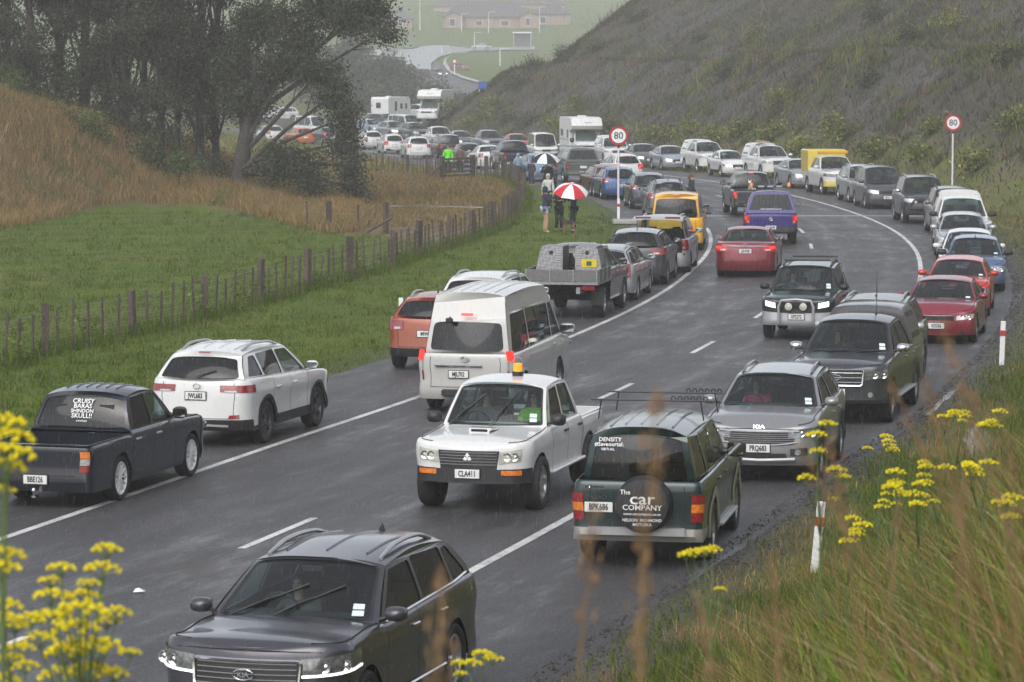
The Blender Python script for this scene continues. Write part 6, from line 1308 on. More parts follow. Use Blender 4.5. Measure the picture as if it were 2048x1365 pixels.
# bank below the camera
n = 110000; y = RNG.uniform(24, 72, n); x = RNG.uniform(-.02, .175, n)*y; u, s = road_uv(x, y); k = (u > 6.5+.5*fnoise(x, y, 3, 72)) & (RNG.random(n) < np.clip((u-6.0)/1.6, .2, 1)); x, y, u = x[k], y[k], u[k]
pp = fnoise(x, y, 3.2, 73); hh = RNG.uniform(.07, .30, len(x))*np.clip(.5+.35*(u-6.5), .4, 1.9)*(1+.4*pp); g_ = pp > -.05
ver2 = blades(x[g_], y[g_], hh[g_], RNG.uniform(.008, .016, g_.sum()), .7, GREENS+[(.14, .15, .05)]); ver3 = blades(x[~g_], y[~g_], hh[~g_]*1.1, RNG.uniform(.006, .012, (~g_).sum()), .8, DRYS)
stuff('roadside_grass', [ver, ver2, ver3])
n = 52000; y = 7.0+RNG.random(n)**.9*24; x = y*RNG.uniform(-.06, .20, n); u, s = road_uv(x, y); z = land(x, y); top_px = np.array([0.0]); edge = .085-.0030*(y-8)
# keep the sight line to the road open: nothing may reach above the bank line seen in the photograph
hmax = np.clip(1.05+(x/y-.10)*4.0, .25, 1.35); hh = RNG.uniform(.25, 1.0, n)*hmax; zt = z+hh; py = Y_HOR+(CAM_H-zt)/y*F_PX; pxx = 1024+x/y*F_PX
lim = np.interp(pxx, [600, 1000, 1150, 1350, 1500, 1650, 1800, 1950, 2048, 2400], [1420, 1400, 1330, 1255, 1150, 1010, 880, 760, 640, 560]); k = (py > lim+RNG.uniform(-10, 220, n)) & (u > 6.5); x, y, z, hh = x[k], y[k], z[k], hh[k]
sel = RNG.random(len(x)); gA, gB = sel < .52, sel >= .52
FGG = [(.12, .185, .024), (.17, .24, .034), (.075, .12, .018), (.25, .25, .05)]; FGD = [(.30, .20, .085), (.24, .15, .06), (.36, .27, .14), (.17, .13, .05), (.28, .13, .05)]
n = 9000; yb_ = RNG.uniform(8.5, 21, n); xb_ = yb_*RNG.uniform(.03, .19, n); zb2 = land(xb_, yb_); hb_ = RNG.uniform(.4, 1.15, n)*np.clip(.75+(xb_/yb_-.10)*4, .35, 1.2); pyb = Y_HOR+(CAM_H-zb2-hb_)/yb_*F_PX; pxb = 1024+xb_/yb_*F_PX
lb_ = np.interp(pxb, [600, 1000, 1150, 1350, 1500, 1650, 1800, 1950, 2048, 2400], [1420, 1400, 1330, 1255, 1150, 1010, 880, 740, 620, 560]); kb = pyb > lb_+RNG.uniform(0, 200, n); xb_, yb_, zb2, hb_ = xb_[kb], yb_[kb], zb2[kb], hb_[kb]; gb_ = RNG.random(len(xb_)) < .6
stuff('bank_grass', [blades(xb_[gb_], yb_[gb_], hb_[gb_], RNG.uniform(.012, .024, gb_.sum()), .6, [(.16, .26, .03), (.22, .32, .045), (.12, .19, .025)], None, zb2[gb_]), blades(xb_[~gb_], yb_[~gb_], hb_[~gb_], RNG.uniform(.006, .014, (~gb_).sum()), .9, [(.42, .28, .12), (.50, .38, .22), (.34, .17, .06), (.27, .20, .09)], None, zb2[~gb_]), blades(x[gA], y[gA], hh[gA], RNG.uniform(.007, .017, gA.sum()), .55, FGG, None, z[gA], tone=RNG.uniform(.35, 1.7, (gA.sum(), 1))), blades(x[gB], y[gB], hh[gB]*1.05, RNG.uniform(.004, .010, gB.sum()), .8, FGD, None, z[gB], tone=RNG.uniform(.4, 1.6, (gB.sum(), 1)))])  # random blade tones widened to put highlights and dark gaps into the colour
# loose gravel and weeds on the shoulder
n = 26000; s_ = RNG.uniform(38, 150, n); q_ = 6.15+np.abs(RNG.normal(0, .9, n)); i_ = s_.astype(int); fr_ = (s_-i_)[:, None]; c_ = RC[i_]*(1-fr_)+RC[i_+1]*fr_; x = c_[:, 0]+RNm[i_, 0]*q_; y = c_[:, 1]+RNm[i_, 1]*q_
z = np.where(q_ < 6.36, base_z(y)+.004, land(x, y)); r_ = RNG.uniform(.008, .03, n)*np.where(RNG.random(n) < .06, 1.9, 1); a = RNG.uniform(0, 6.28, n); V = np.empty((n, 4, 3))
for j in range(3): V[:, j] = np.c_[x+r_*np.cos(a+j*2.1)*RNG.uniform(.7, 1.3, n), y+r_*np.sin(a+j*2.1)*RNG.uniform(.7, 1.3, n), z-.003]
V[:, 3] = np.c_[x, y, z+r_*RNG.uniform(.4, .9, n)]; i = np.arange(n)[:, None]*4; Fv = np.concatenate([i+[0, 1, 3], i+[1, 2, 3], i+[2, 0, 3]], 0)
stuff('gravel', [(V.reshape(-1, 3), Fv, np.repeat(pick(n, [(.03, .029, .027), (.05, .047, .044), (.085, .08, .074), (.045, .038, .03)]), 4, 0))], M_GRAV)
# ---------------------------------------------------------------- seed-head stalks and fennel close to the lens
M_STALK = plain('dry_stalk', (.20, .125, .05), .7, var=.3, scale=12); M_SEED = plain('seed_head', (.19, .115, .055), .8, var=.4, scale=40); M_FST = plain('fennel_stem', (.10, .15, .045), .6, var=.3, scale=9); M_FFL = plain('fennel_flower', (.85, .68, .010), .7, var=.25, scale=60)
def stalk(px0, py0, px1, py1, d, label, arch=0.0):
    d *= .60; arch *= .6
    a = P3(px0, py0, d); b = P3(px1, py1, d*1.01); g = Vector((a.x-(b.x-a.x)*.1, d, land(a.x, d))); root = thing('dry_grass_stalk', label, 'grass stalk', g, 0, 'tall dry grass stalks near the lens')
    pts = []
    for t in np.linspace(0, 1, 10):
        base = g.lerp(a, min(t/.35, 1)) if t < .35 else a.lerp(b, (t-.35)/.65); base = Vector(base); base.x += arch*math.sin(math.pi*t)*.25; pts.append(base-g)
    q = MB(); q.tube(pts, [.0030-.0018*i/9 for i in range(10)], 5); q.build('stem', M_STALK, root, 60)
    q = MB(); r = random.Random(int(px0*7+py1)); top = pts[-1]; dr = (pts[-1]-pts[-3]).normalized()
    for i in range(46):
        t = r.random(); c = top-dr*.22*t; w = .006+.014*math.sin(math.pi*min(1, t*1.1)); e = c+Vector((r.uniform(-w, w), r.uniform(-w, w), r.uniform(-.012, .012))); f = e+dr*r.uniform(.010, .022)+Vector((r.uniform(-.006, .006), 0, 0))
        sd_ = Vector((r.uniform(-1, 1), r.uniform(-1, 1), 0)).normalized()*.0030; q.add([e-sd_, f, e+sd_, e-dr*.006], [(0, 1, 2), (0, 2, 3)])
    q.build('seed_head', M_SEED, root); return root
SL = 'dry blurred grass stalk with seed head '
for a in ((1262, 1365, 1310, 800, 7.2, 'standing before the boxy green 4x4', .03), (1300, 1365, 1285, 1060, 7.8, 'bent low over the seal', -.06), (1150, 1365, 1190, 1010, 8.4, 'thin and upright by the 4x4 bumper', .02), (862, 1365, 885, 1130, 7.0, 'crossing the charcoal SUV door', .04), (1720, 1365, 1660, 870, 9.5, 'rising over the silver-grey SUV', .05),
          (1930, 1200, 1850, 770, 9.0, 'leaning left over the canopy ute', .10), (2010, 1150, 1880, 640, 8.5, 'leaning across the maroon sedan', .12), (1990, 1300, 1780, 760, 10.0, 'arching over the shoulder', .16), (1830, 1365, 1600, 900, 9.2, 'arching towards the silver-grey SUV', .14), (1560, 1365, 1545, 1120, 10.5, 'short, by the leaning marker post', .0),
          (2040, 1365, 2020, 900, 9.8, 'upright on the crest of the bank', .02), (1900, 1365, 1925, 980, 11.0, 'among the yellow flowers of the bank', .04), (1420, 1365, 1395, 1180, 9.0, 'low at the gravel edge', .03), (1770, 1365, 1800, 1000, 12.0, 'slim, behind the leaning marker post', -.03)):
    stalk(a[0], a[1], a[2], a[3], a[4], SL+a[5], a[6])
def fennel(label, stem_px, d, umbels, group, size=.05, seed=0):
    """yellow umbels on branching stems; umbels given as photo pixels"""
    r = random.Random(seed); bx = P3(stem_px[0], stem_px[1], d); g = Vector((bx.x, d, land(bx.x, d))); root = thing('fennel_plant', label, 'fennel', g, 0, group)
    spine = [Vector((0, 0, 0)), bx-g]; q = MB(); q.tube([spine[0], spine[0].lerp(spine[1], .5)+Vector((.01, 0, 0)), spine[1]], [.008, .006, .0045], 5); q.build('stem', M_FST, root, 60)
    for (px, py, sz) in umbels:
        dd = d+r.uniform(-.25, .25); t = P3(px, py, dd)-g; k = min(max((t.z-.12)/max(spine[1].z, .1), .2), 1.0); st = spine[0].lerp(spine[1], min(k, 1.0)*.92); mid = st.lerp(t, .55)+Vector((r.uniform(-.01, .01), 0, -.015))
        q = MB(); q.tube([st, mid, t-Vector((0, 0, sz*.55))], [.0035, .003, .0022], 4); bo = q.build('flower_stalk', M_FST, root, 60)
        qr = MB(); qf = MB(); nr = 15
        for i in range(nr):
            a = 2.39996*i; rr = sz*math.sqrt((i+.5)/nr); e = t+Vector((rr*math.cos(a), rr*math.sin(a), sz*.38*(1-(rr/sz)**2)+r.uniform(-.003, .003))); qr.tube([t-Vector((0, 0, sz*.55)), e], .0009, 3, False)
            for j in range(13):
                v = Vector((r.gauss(0, 1), r.gauss(0, 1), r.gauss(.3, .7))).normalized()*r.uniform(.45, 1)*sz*.16; c = e+v; w = sz*.085; n1 = v.normalized(); t1 = n1.orthogonal().normalized()*w; t2 = n1.cross(t1)
                qf.add([c-t1, c+t2, c+t1, c-t2, c+n1*w*.8], [(0, 1, 4), (1, 2, 4), (2, 3, 4), (3, 0, 4)])
        qr.build('umbel_rays', M_FST, bo); qf.build('umbel', M_FFL, bo)
    for k in range(7):   # thread leaves
        z = spine[1].z*r.uniform(.2, .9); q = MB(); c = spine[0].lerp(spine[1], z/spine[1].z)
        for j in range(9): q.tube([c, c+Vector((r.uniform(-.10, .10), r.uniform(-.08, .08), r.uniform(.02, .14)))], .0012, 3, False)
        q.build('thread_leaf', M_FST, root)
GFe = 'yellow flowering fennel plants'
fennel('tall yellow fennel with many flat flower heads beside the charcoal SUV', (160, 1330), 9.4, [(213, 1102, 0.044), (203, 1142, 0.055), (122, 1140, 0.043), (100, 1164, 0.036), (101, 1194, 0.052), (177, 1169, 0.034), (163, 1197, 0.058), (160, 1225, 0.072), (100, 1245, 0.078), (152, 1262, 0.068), (232, 1228, 0.047), (214, 1245, 0.039), (60, 1240, 0.046), (150, 1300, 0.072), (195, 1300, 0.075), (130, 1310, 0.065), (80, 1280, 0.046), (180, 1345, 0.065), (225, 1350, 0.046), (262, 1306, 0.029), (120, 1355, 0.065)], GFe, seed=3)
fennel('yellow fennel in front of the navy ute tray', (4, 1180), 8.6, [(8, 850, 0.058), (18, 880, 0.065), (14, 915, 0.072), (4, 940, 0.065), (4, 985, 0.039), (8, 1115, 0.058), (4, 1140, 0.052)], GFe, seed=5)
fennel('loose yellow fennel at the foot of the tall fennel clump', (22, 1380), 9.0, [(38, 1300, 0.046), (50, 1335, 0.039), (8, 1215, 0.052), (10, 1240, 0.046), (30, 1255, 0.036), (20, 1320, 0.039), (6, 1365, 0.052)], GFe, seed=6)
fennel('slender yellow fennel in front of the silver-grey SUV wheel', (1640, 1010), 15.5, [(1655, 850, .045), (1632, 872, .05), (1636, 905, .045), (1612, 958, .045), (1672, 942, .05), (1685, 955, .04), (1665, 1000, .03)], GFe, seed=8)
fennel('yellow fennel spray below the charcoal SUV rear wheel', (960, 1365), 13.0, [(965, 1310, .045), (940, 1330, .05), (915, 1328, .03), (985, 1320, .045), (920, 1350, .03)], GFe, seed=9)
fennel('yellow fennel spray under the boxy green 4x4', (1420, 1200), 14.0, [(1388, 1108, .05), (1372, 1112, .04), (1410, 1105, .045), (1425, 1100, .04), (1440, 1180, .03)], GFe, seed=10)
k = 0
for px, py, d, w_ in ((1800, 960, 17, 'beside the leaning marker post'), (1840, 985, 18, 'in the middle of the bank'), (1870, 940, 19, 'high on the bank'), (1780, 990, 20, 'just right of the leaning marker post'), (1905, 830, 22, 'under the gravel edge'), (1975, 840, 21, 'at the upper bank'), (2010, 1010, 15, 'on the crest among dry stalks'), (1700, 1060, 18, 'behind the leaning marker post'), (1960, 930, 18, 'among tall dry grass'), (1760, 880, 24, 'near the puddle')):
    r = random.Random(k+50); fennel('small yellow fennel '+w_, (px+r.uniform(-6, 6), py+75), d, [(px+r.uniform(-26, 26), py+r.uniform(-22, 26), r.uniform(.035, .055)) for _ in range(6)], GFe, seed=k+20); k += 1
# ---------------------------------------------------------------- trees
def crown_leaves(blobs, n_leaf, size, cols, center, w=None, clump=.33, droop=0.0):
    """leaves scattered in clumps through the blobs (c, rx, ry, rz, weight)"""
    wts = np.array([b[4]*b[1]*b[3] for b in blobs]); wts /= wts.sum(); V = []; T = []
    for b, cnt in zip(blobs, (wts*n_leaf).astype(int)):
        c, rx, ry, rz = np.array(b[0], float), b[1], b[2], b[3]; nc = max(4, int(cnt/44)); d = RNG.normal(0, 1, (nc, 3)); d /= np.linalg.norm(d, axis=1)[:, None]
        cc = c+d*np.array([rx, ry, rz])*(RNG.random((nc, 1))**.45); i = RNG.integers(0, nc, cnt); p = cc[i]+RNG.normal(0, clump, (cnt, 3))*np.array([1, 1, .75])
        tone = RNG.uniform(.45, 1.75, nc)[i][:, None]; sz = size*RNG.uniform(.6, 1.35, (cnt, 1)); a = RNG.normal(0, 1, (cnt, 3)); a[:, 2] -= droop; a /= np.linalg.norm(a, axis=1)[:, None]; bb = np.cross(a, RNG.normal(0, 1, (cnt, 3))); bb /= np.linalg.norm(bb, axis=1)[:, None]+1e-9
        V.append(np.stack([p-a*sz*.5, p+bb*sz*.24, p+a*sz*.5, p-bb*sz*.24], 1)); T.append(np.repeat(np.clip(pick(cnt, cols, w)*tone, 0, 1), 4, 0))
    V = np.concatenate(V).reshape(-1, 3)-np.array(center); n_ = len(V)//4; return fast_mesh('crown', V, np.arange(n_*4).reshape(n_, 4), 4, np.vstack(T), M_LEAF)
def tree(name, label, base, blobs, n_leaf, size, cols, r0=.2, group=None, cat='tree', fork=.35, droop=0.0, clump=.33, top=None, limbs=True):
    base = Vector(base); root = thing(name, label, cat, base, 0, group); cs = [Vector(b[0])-base for b in blobs]; rr = random.Random(len(label)+int(base.x*10)); tp = Vector(top)-base if top else max(cs, key=lambda c: c.z)
    q = MB(); pts = [Vector((0, 0, -.3))]+[Vector((tp.x*t**1.3, tp.y*t**1.3, tp.z*t))+Vector((rr.uniform(-.1, .1), rr.uniform(-.1, .1), 0)) for t in (.2, .4, .6, .8, 1.0)]
    q.tube(pts, [r0*1.25, r0, r0*.85, r0*.65, r0*.45, r0*.2], 8); tr_ = q.build('trunk', M_BARK, root, 60)
    if limbs:
        for c in cs:
            k = min(max(c.z/max(tp.z, .1)-fork, .10), .85); i = k*5; a = pts[int(i)].lerp(pts[min(int(i)+1, 5)], i-int(i)); m_ = a.lerp(c, .5)+Vector((rr.uniform(-.3, .3), rr.uniform(-.3, .3), .25-droop*.1)); q = MB(); q.tube([a, m_, c], [r0*.42, r0*.26, r0*.08], 5)
            for _ in range(3):
                e = c+Vector((rr.uniform(-.9, .9), rr.uniform(-.6, .6), rr.uniform(-.7, .7))); q.tube([m_.lerp(c, rr.uniform(.2, .9)), e], [r0*.10, .012], 4)
            q.build('limb', M_BARK, tr_, 60)
    obj('crown', crown_leaves(blobs, n_leaf, size, cols, base, droop=droop, clump=clump), None, root); return root
def PB(px, py, rxp, ryp, d, w=1.0, ry=None):
    k = d/F_PX; c = P3(px, py, d); return (tuple(c), rxp*k, ry or max(rxp, ryp)*k*.8, ryp*k, w)
DK = [(.034, .044, .024), (.050, .058, .031), (.066, .068, .040), (.028, .034, .021), (.078, .074, .047)]; DK2 = [(.040, .058, .027), (.058, .076, .034), (.034, .044, .022)]
GT = 'dark trees on the spur'
b = flat(470, 398); tb = (b[0], 151, land(b[0], 151.0, False))
tree('spreading_tree', 'great dark tree whose crown droops like a curtain over the dry paddock', P3(472, 372, 151), [PB(700, 38, 52, 38, 149), PB(640, 10, 60, 40, 150), PB(762, 66, 34, 20, 148), PB(735, 20, 45, 32, 149), PB(600, 70, 50, 45, 150, .8), PB(530, 40, 60, 50, 151), PB(575, 130, 58, 36, 150), PB(640, 145, 42, 28, 149), PB(668, 190, 32, 34, 148.5), PB(690, 235, 22, 36, 148), PB(690, 285, 20, 34, 148), PB(700, 330, 19, 32, 147.5), PB(714, 375, 17, 26, 147.5), PB(600, 330, 36, 30, 148), PB(628, 362, 28, 24, 147.5), PB(560, 315, 34, 26, 149, .8), PB(500, 200, 50, 45, 151), PB(470, 130, 55, 50, 152), PB(540, 350, 30, 22, 149, .6)], 46000, .16, DK+DK2, .36, GT, fork=.5, droop=.5, top=P3(560, 40, 150.5))
specs = [(66, 236, 158, 40, .26), (168, 258, 157, 175, .30), (248, 292, 156, 250, .34), (318, 372, 153, 330, .20), (352, 384, 153, 360, .17), (402, 388, 154, 405, .22), (432, 392, 156, 445, .20), (20, 215, 161, 0, .22), (118, 250, 162, 120, .22), (208, 280, 162, 215, .2), (286, 340, 160, 290, .2)]
words = ['leftmost slim trunk rising from the dry grass crest', 'thick reddish trunk near the light green saplings', 'stoutest straight trunk of the row on the spur', 'leaning slim trunk at the brow of the spur', 'thin pale trunk close beside the leaning one', 'forked trunk standing before the far cars', 'dark trunk next to the drooping tree', 'tree at the edge of the dry grass bank', 'shaded trunk behind the saplings', 'shaded trunk behind the stoutest one', 'shaded trunk behind the leaning one']
for k, (px, py, d, tx, r_) in enumerate(specs):
    r = random.Random(k*3+1); g = P3(px, py, d); zg = land(g.x, d, False); bl = []
    for j in range(13):
        by = r.uniform(-150, 205) if k not in (0, 7, 1) else r.uniform(-150, 150); bl.append(PB(tx+r.gauss(0, 34), by, r.uniform(24, 46), r.uniform(22, 42), d+r.uniform(-2, 2), 1.0))
    bl += [PB(tx+r.uniform(-40, 40), r.uniform(.55, 1.0)*(py-30), r.uniform(18, 30), r.uniform(16, 26), d-1, .7) for _ in range(3)]
    tree('tall_tree', 'tall dark tree, '+words[k], (g.x, d, zg), bl, 15000, .16, DK, r_*.8, GT, fork=.3, top=P3(tx, -190, d))
SAP = [(.075, .105, .030), (.10, .13, .038), (.055, .080, .026)]
for k, (px, py, h_, wpx, d) in enumerate(((38, 185, 50, 26, 153), (60, 225, 40, 24, 152), (112, 235, 34, 28, 152), (150, 243, 34, 24, 151), (192, 250, 40, 24, 151), (362, 322, 22, 18, 148), (300, 295, 30, 20, 152), (12, 150, 40, 18, 154), (430, 335, 30, 30, 151))):
    g = P3(px, py+h_, d); zg = land(g.x, d, False); tree('sapling', 'light green sapling %s' % ['tallest at the left crest', 'right below the tallest one', 'bushy, under the reddish trunk', 'narrow, on the crest', 'beside the stout trunk', 'small, in the dry grass below the leaning trunk', 'thin, behind the brow', 'feathery, at the far left edge', 'dark, at the foot of the drooping tree'][k], (g.x, d, zg), [PB(px, py, wpx*.7, h_*.5, d), PB(px+4, py+h_*.4, wpx*.8, h_*.4, d), PB(px-3, py-h_*.35, wpx*.45, h_*.35, d)], 900, .13, SAP if k != 8 else DK, .03, 'saplings on the spur', 'sapling', limbs=False)
# leafy shoots along the fence
for k, s in enumerate((4.2, 8.9, 16.4, 19.0, 22.5, 27.5, 33.5, 38.0, 47.5, 55.0)):
    x, y, _ = path_at(FEN, s); x += RNG.uniform(-.2, .2); z = land(x, y, False); hh = RNG.uniform(.5, .9)
    tree('fence_shoot', 'leafy green weed shoot growing through the batten fence', (x, y, z), [((x, y, z+hh*.55), .22, .2, hh*.42, 1), ((x+.1, y, z+hh*.3), .25, .2, hh*.25, 1)], 130, .09, GREENS, .012, 'weed shoots along the fence', 'weed', clump=.12, limbs=False)
# shrubs on the cutting and along its foot
SHR = [(.10, .13, .030), (.16, .17, .045), (.075, .10, .028), (.20, .19, .05)]; SHD = [(.05, .062, .026), (.075, .085, .035), (.04, .05, .022)]
shr = [(1010, 235, 24, 20), (965, 225, 22, 16), (1055, 238, 22, 18), (1100, 245, 20, 20), (1300, 262, 30, 22), (1335, 270, 20, 16), (1215, 245, 24, 26), (1430, 270, 24, 22), (1480, 250, 20, 26), (1545, 260, 30, 24), (1660, 245, 26, 30), (1690, 265, 22, 20), (1600, 290, 22, 18), (1750, 300, 30, 20), (1840, 300, 22, 26), (1950, 325, 18, 26), (1380, 255, 18, 18), (1150, 205, 22, 18), (1510, 65, 24, 24), (1750, 25, 26, 24), (1820, 60, 18, 32), (1900, 40, 36, 28), (2020, 110, 24, 28), (1130, 100, 22, 22), (1190, 92, 26, 14), (1560, 190, 14, 14), (1740, 160, 18, 16), (1450, 140, 10, 22), (900, 215, 30, 22), (930, 245, 26, 18), (1870, 250, 16, 18), (2030, 240, 22, 22), (1130, 60, 26, 24), (1180, 40, 26, 24), (1270, 30, 30, 20), (1400, 75, 22, 10), (980, 200, 24, 20), (1070, 125, 22, 22), (1035, 160, 22, 20)]
for k, (px, py, rx, ry) in enumerate(shr):
    g = ground_at(px, py+ry*.9)
    if g is None: continue
    nb = min((v_ for v_ in FLEET.values()), key=lambda v_: abs(to_px(v_['loc'])[0]-px)+(0 if v_['loc'][1] > 90 and v_['root'].get('group') == GR else 999)); nl = ' '.join(w_ for w_ in nb['root']['label'].split()[:4] if w_ not in ('with', 'and', 'parked', 'behind', 'by', 'next', 'past', 'before'))
    r = random.Random(k); yl = py > 190 and r.random() < .75 or r.random() < .4
    tree('hill_shrub', 'bushy %s shrub %s' % ('yellow-green' if yl else 'dull green', ('at the foot of the cutting behind the '+nl) if py > 190 else ('on the slope of the cutting above the '+nl)), g, [PB(px, py, rx*.8, ry*.75, g.y-.2), PB(px+rx*.4, py+ry*.3, rx*.6, ry*.55, g.y), PB(px-rx*.45, py+ry*.35, rx*.55, ry*.5, g.y)], 800, .20, SHR if yl else SHD, .04, 'yellow-green shrubs at the foot' if (yl and py > 190) else ('yellow-green shrubs on the slope' if yl else ('dull shrubs at the foot' if py > 190 else 'dull shrubs on the slope')), 'shrub', limbs=False)
# bushes in the hollow beyond the bend
FARB = [(.045, .060, .028), (.060, .078, .034), (.036, .048, .024)]
for k, (px, py, rx, ry, d) in enumerate(((705, 150, 50, 70, 455), (760, 140, 46, 42, 470), (800, 150, 34, 34, 480), (735, 195, 60, 38, 440), (800, 190, 50, 28, 450), (850, 200, 45, 18, 455), (900, 205, 44, 14, 450), (700, 90, 40, 60, 500), (660, 170, 60, 60, 450), (600, 120, 70, 80, 470), (860, 185, 40, 12, 490), (950, 212, 30, 14, 440))):
    g = P3(px, py+ry, d); zg = land(g.x, d, False); tree('hollow_bush', 'hazy grey-green bush %s' % ['tall, left of the roundabout road', 'rounded, under the wet roundabout arm', 'nearest the two far cars', 'broad, behind the caravan', 'low, above the motorhome roof', 'low, right behind the motorhome', 'low hedge towards the cutting', 'tall, half behind the drooping crown', 'behind the curtain of drooping leaves', 'large, seen through the dark trees', 'thin strip below the far road', 'at the nose of the cutting'][k], (g.x, d, min(zg, g.z)), [PB(px, py, rx*.8, ry*.8, d), PB(px-rx*.4, py+ry*.25, rx*.55, ry*.6, d), PB(px+rx*.4, py+ry*.2, rx*.55, ry*.6, d)], 2200, .55, FARB, .12, 'bushes in the hollow', 'bush', clump=.8, limbs=False)
# ================================================================ motorhomes and what stands beyond the bend
M_GRP = plain('coach_white', (.62, .62, .61), .4, var=.05); M_BRICK = plain('house_brick', (.30, .21, .16), .85, var=.25, scale=4); M_ROOFT = plain('roof_tile', (.085, .075, .082), .75, var=.2, scale=2); M_FRAME = plain('window_frame', (.55, .55, .54), .5); M_PANE = plain('far_pane', (.03, .033, .037), .1, var=.3, scale=1)
def coach_box(root, prof, w, mat, name='coach_body'):
    """extruded side profile [(x, z)...] with softened long edges"""
    n_ = len(prof); vs = [(x, s*(w/2), z) for s in (1, -1) for x, z in prof]; c = (sum(x for x, z in prof)/n_, sum(z for x, z in prof)/n_)
    vs += [(c[0]+(x-c[0])*1.012, s*(w/2-.06), c[1]+(z-c[1])*1.02) for s in (1, -1) for x, z in prof]
    fs = [tuple(range(n_)), tuple(range(2*n_-1, n_-1, -1))]
    for i in range(n_):
        j = (i+1) % n_; fs += [(i, 2*n_+i, 2*n_+j, j), (n_+i, n_+j, 3*n_+j, 3*n_+i), (2*n_+i, 3*n_+i, 3*n_+j, 2*n_+j)]
    return obj(name, mesh_of(name, vs, fs, 30), mat, root)
def side_pane(par, x, z, sx, sz, y, name='coach_window'):
    q = MB(); q.rbox(x, y, z, sx, .03, sz, .01); return q.build(name, M_PANE, par)
CAMP = dict(UTE, L=5.9, W=2.05, H=2.05, wb=3.4, fo=.95, r=.34, gc=.28, zn=1.0, zh=1.18, zb=1.22, cowl=.95, ws=.75, bed=3.55, tum=.16, tray=True, doors=1, zbed=1.0, rtu=.05)
def camper(key, label, pose, group):
    v = car(key, label, 'campervan', CAMP, True, pose, group, name='motorhome', paint=M_GRP, detail=1, bumper=M_GRP, rplate=False, mirror=M_BLACK, mirsize=1.5, mirh=1.6); r0 = v['root']; xb, cR = v['xB'], v['cabR']
    b = coach_box(r0, [(xb-.35, .45), (cR+.05, .45), (cR+.05, 1.95), (v['wx']+.55, 2.12), (v['wx']+.72, 2.35), (v['wx']+.25, 2.86), (v['wx']-.4, 2.95), (xb-.3, 2.92), (xb-.35, 2.7)], 2.26, M_GRP)
    for sd in (1, -1):
        side_pane(b, cR-.55, 1.75, .55, .60, sd*1.13); side_pane(b, xb+.7, 1.80, .9, .5, sd*1.13)
        q = MB(); q.box((xb+cR)/2-.1, sd*1.135, 1.32, cR-xb-.1, .01, .05); q.build('coach_stripe', plain('stripe_grey', (.2, .2, .21), .5), b)
    q = MB(); q.rbox(cR-1.0, 0, 3.0, .6, .6, .14, .03); q.build('roof_vent', M_GRP, b)
    text_on(v, 'carado', .20, (v['wx']+.58, .05, 2.60), math.pi/2, plain('coach_ink', (.2, .2, .22), .5), b, 'lettering', 1.0, -.75); return v
camper('camper', 'white motorhome with cab-over berth towering over the right-hand row', dict(x0=1120, x1=1209, yb=313), GR)
def on_ground(px, py): g = ground_at(px, py); return g
g = ground_at(868, 246); camper('camper2', 'white motorhome with curved roof half hidden by the yellow shrubs', ((g.x, g.y, g.z+.1), math.radians(-103)), GF)
g = ground_at(782, 241); r0 = thing('caravan', 'white caravan with one square rear window on the far bend', 'caravan', g, math.radians(62)); b = coach_box(r0, [(-2.6, .45), (2.3, .45), (2.6, .9), (2.5, 2.45), (2.1, 2.7), (-2.4, 2.7), (-2.62, 2.45)], 2.35, M_GRP, 'caravan_body')
q = MB(); q.rbox(-2.67, .15, 1.75, .04, .62, .62, .01); q.build('rear_window', M_PANE, b); q = MB(); q.box(-2.68, 0, .62, .03, 2.1, .14); q.build('bumper', plain('caravan_grey', (.45, .44, .44), .5), b); q = MB(); q.rbox(-.6, 0, 2.76, .5, .5, .14, .03); q.build('roof_vent', M_GRP, b)
for x in (-.9, .4, 1.5):
    side_pane(b, x, 1.65, .5 if x < 1 else .4, .62 if x > -.5 else 1.1, -1.19)
for sd in (1, -1): add_wheel(r0, -.3, sd*1.05, .33, 'steel', M_STEELW)
q = MB(); q.tube([(2.5, 0, .5), (3.6, 0, .5)], .05, 6); q.build('drawbar', M_BLACK, r0)
h_ = math.radians(62); car('towsuv', 'white 4x4 hitched to the caravan', 'SUV', BIGSUV, False, ((g.x+math.cos(h_)*6.1+1.1, g.y+math.sin(h_)*6.1, g.z), h_-.15), GF, paint=WHITE, detail=1)
g = ground_at(809, 262); car('fvan', 'small white van behind the silver SUV with headlights', 'van', VAN, True, ((g.x, g.y, float(base_z(g.y))), road_head(g.x, g.y, True)), GF, paint=WHITE, detail=1)
for px_, lab, pm in ((748, 'dark car roof just showing over the far row', GUN), (774, 'grey car roof just showing beside the dark one', GREY)):
    g = ground_at(px_, 256); car('fr%d' % px_, lab, 'car', HATCH, True, ((g.x, g.y, float(base_z(g.y))), road_head(g.x, g.y, True)), GF, paint=pm, detail=1)
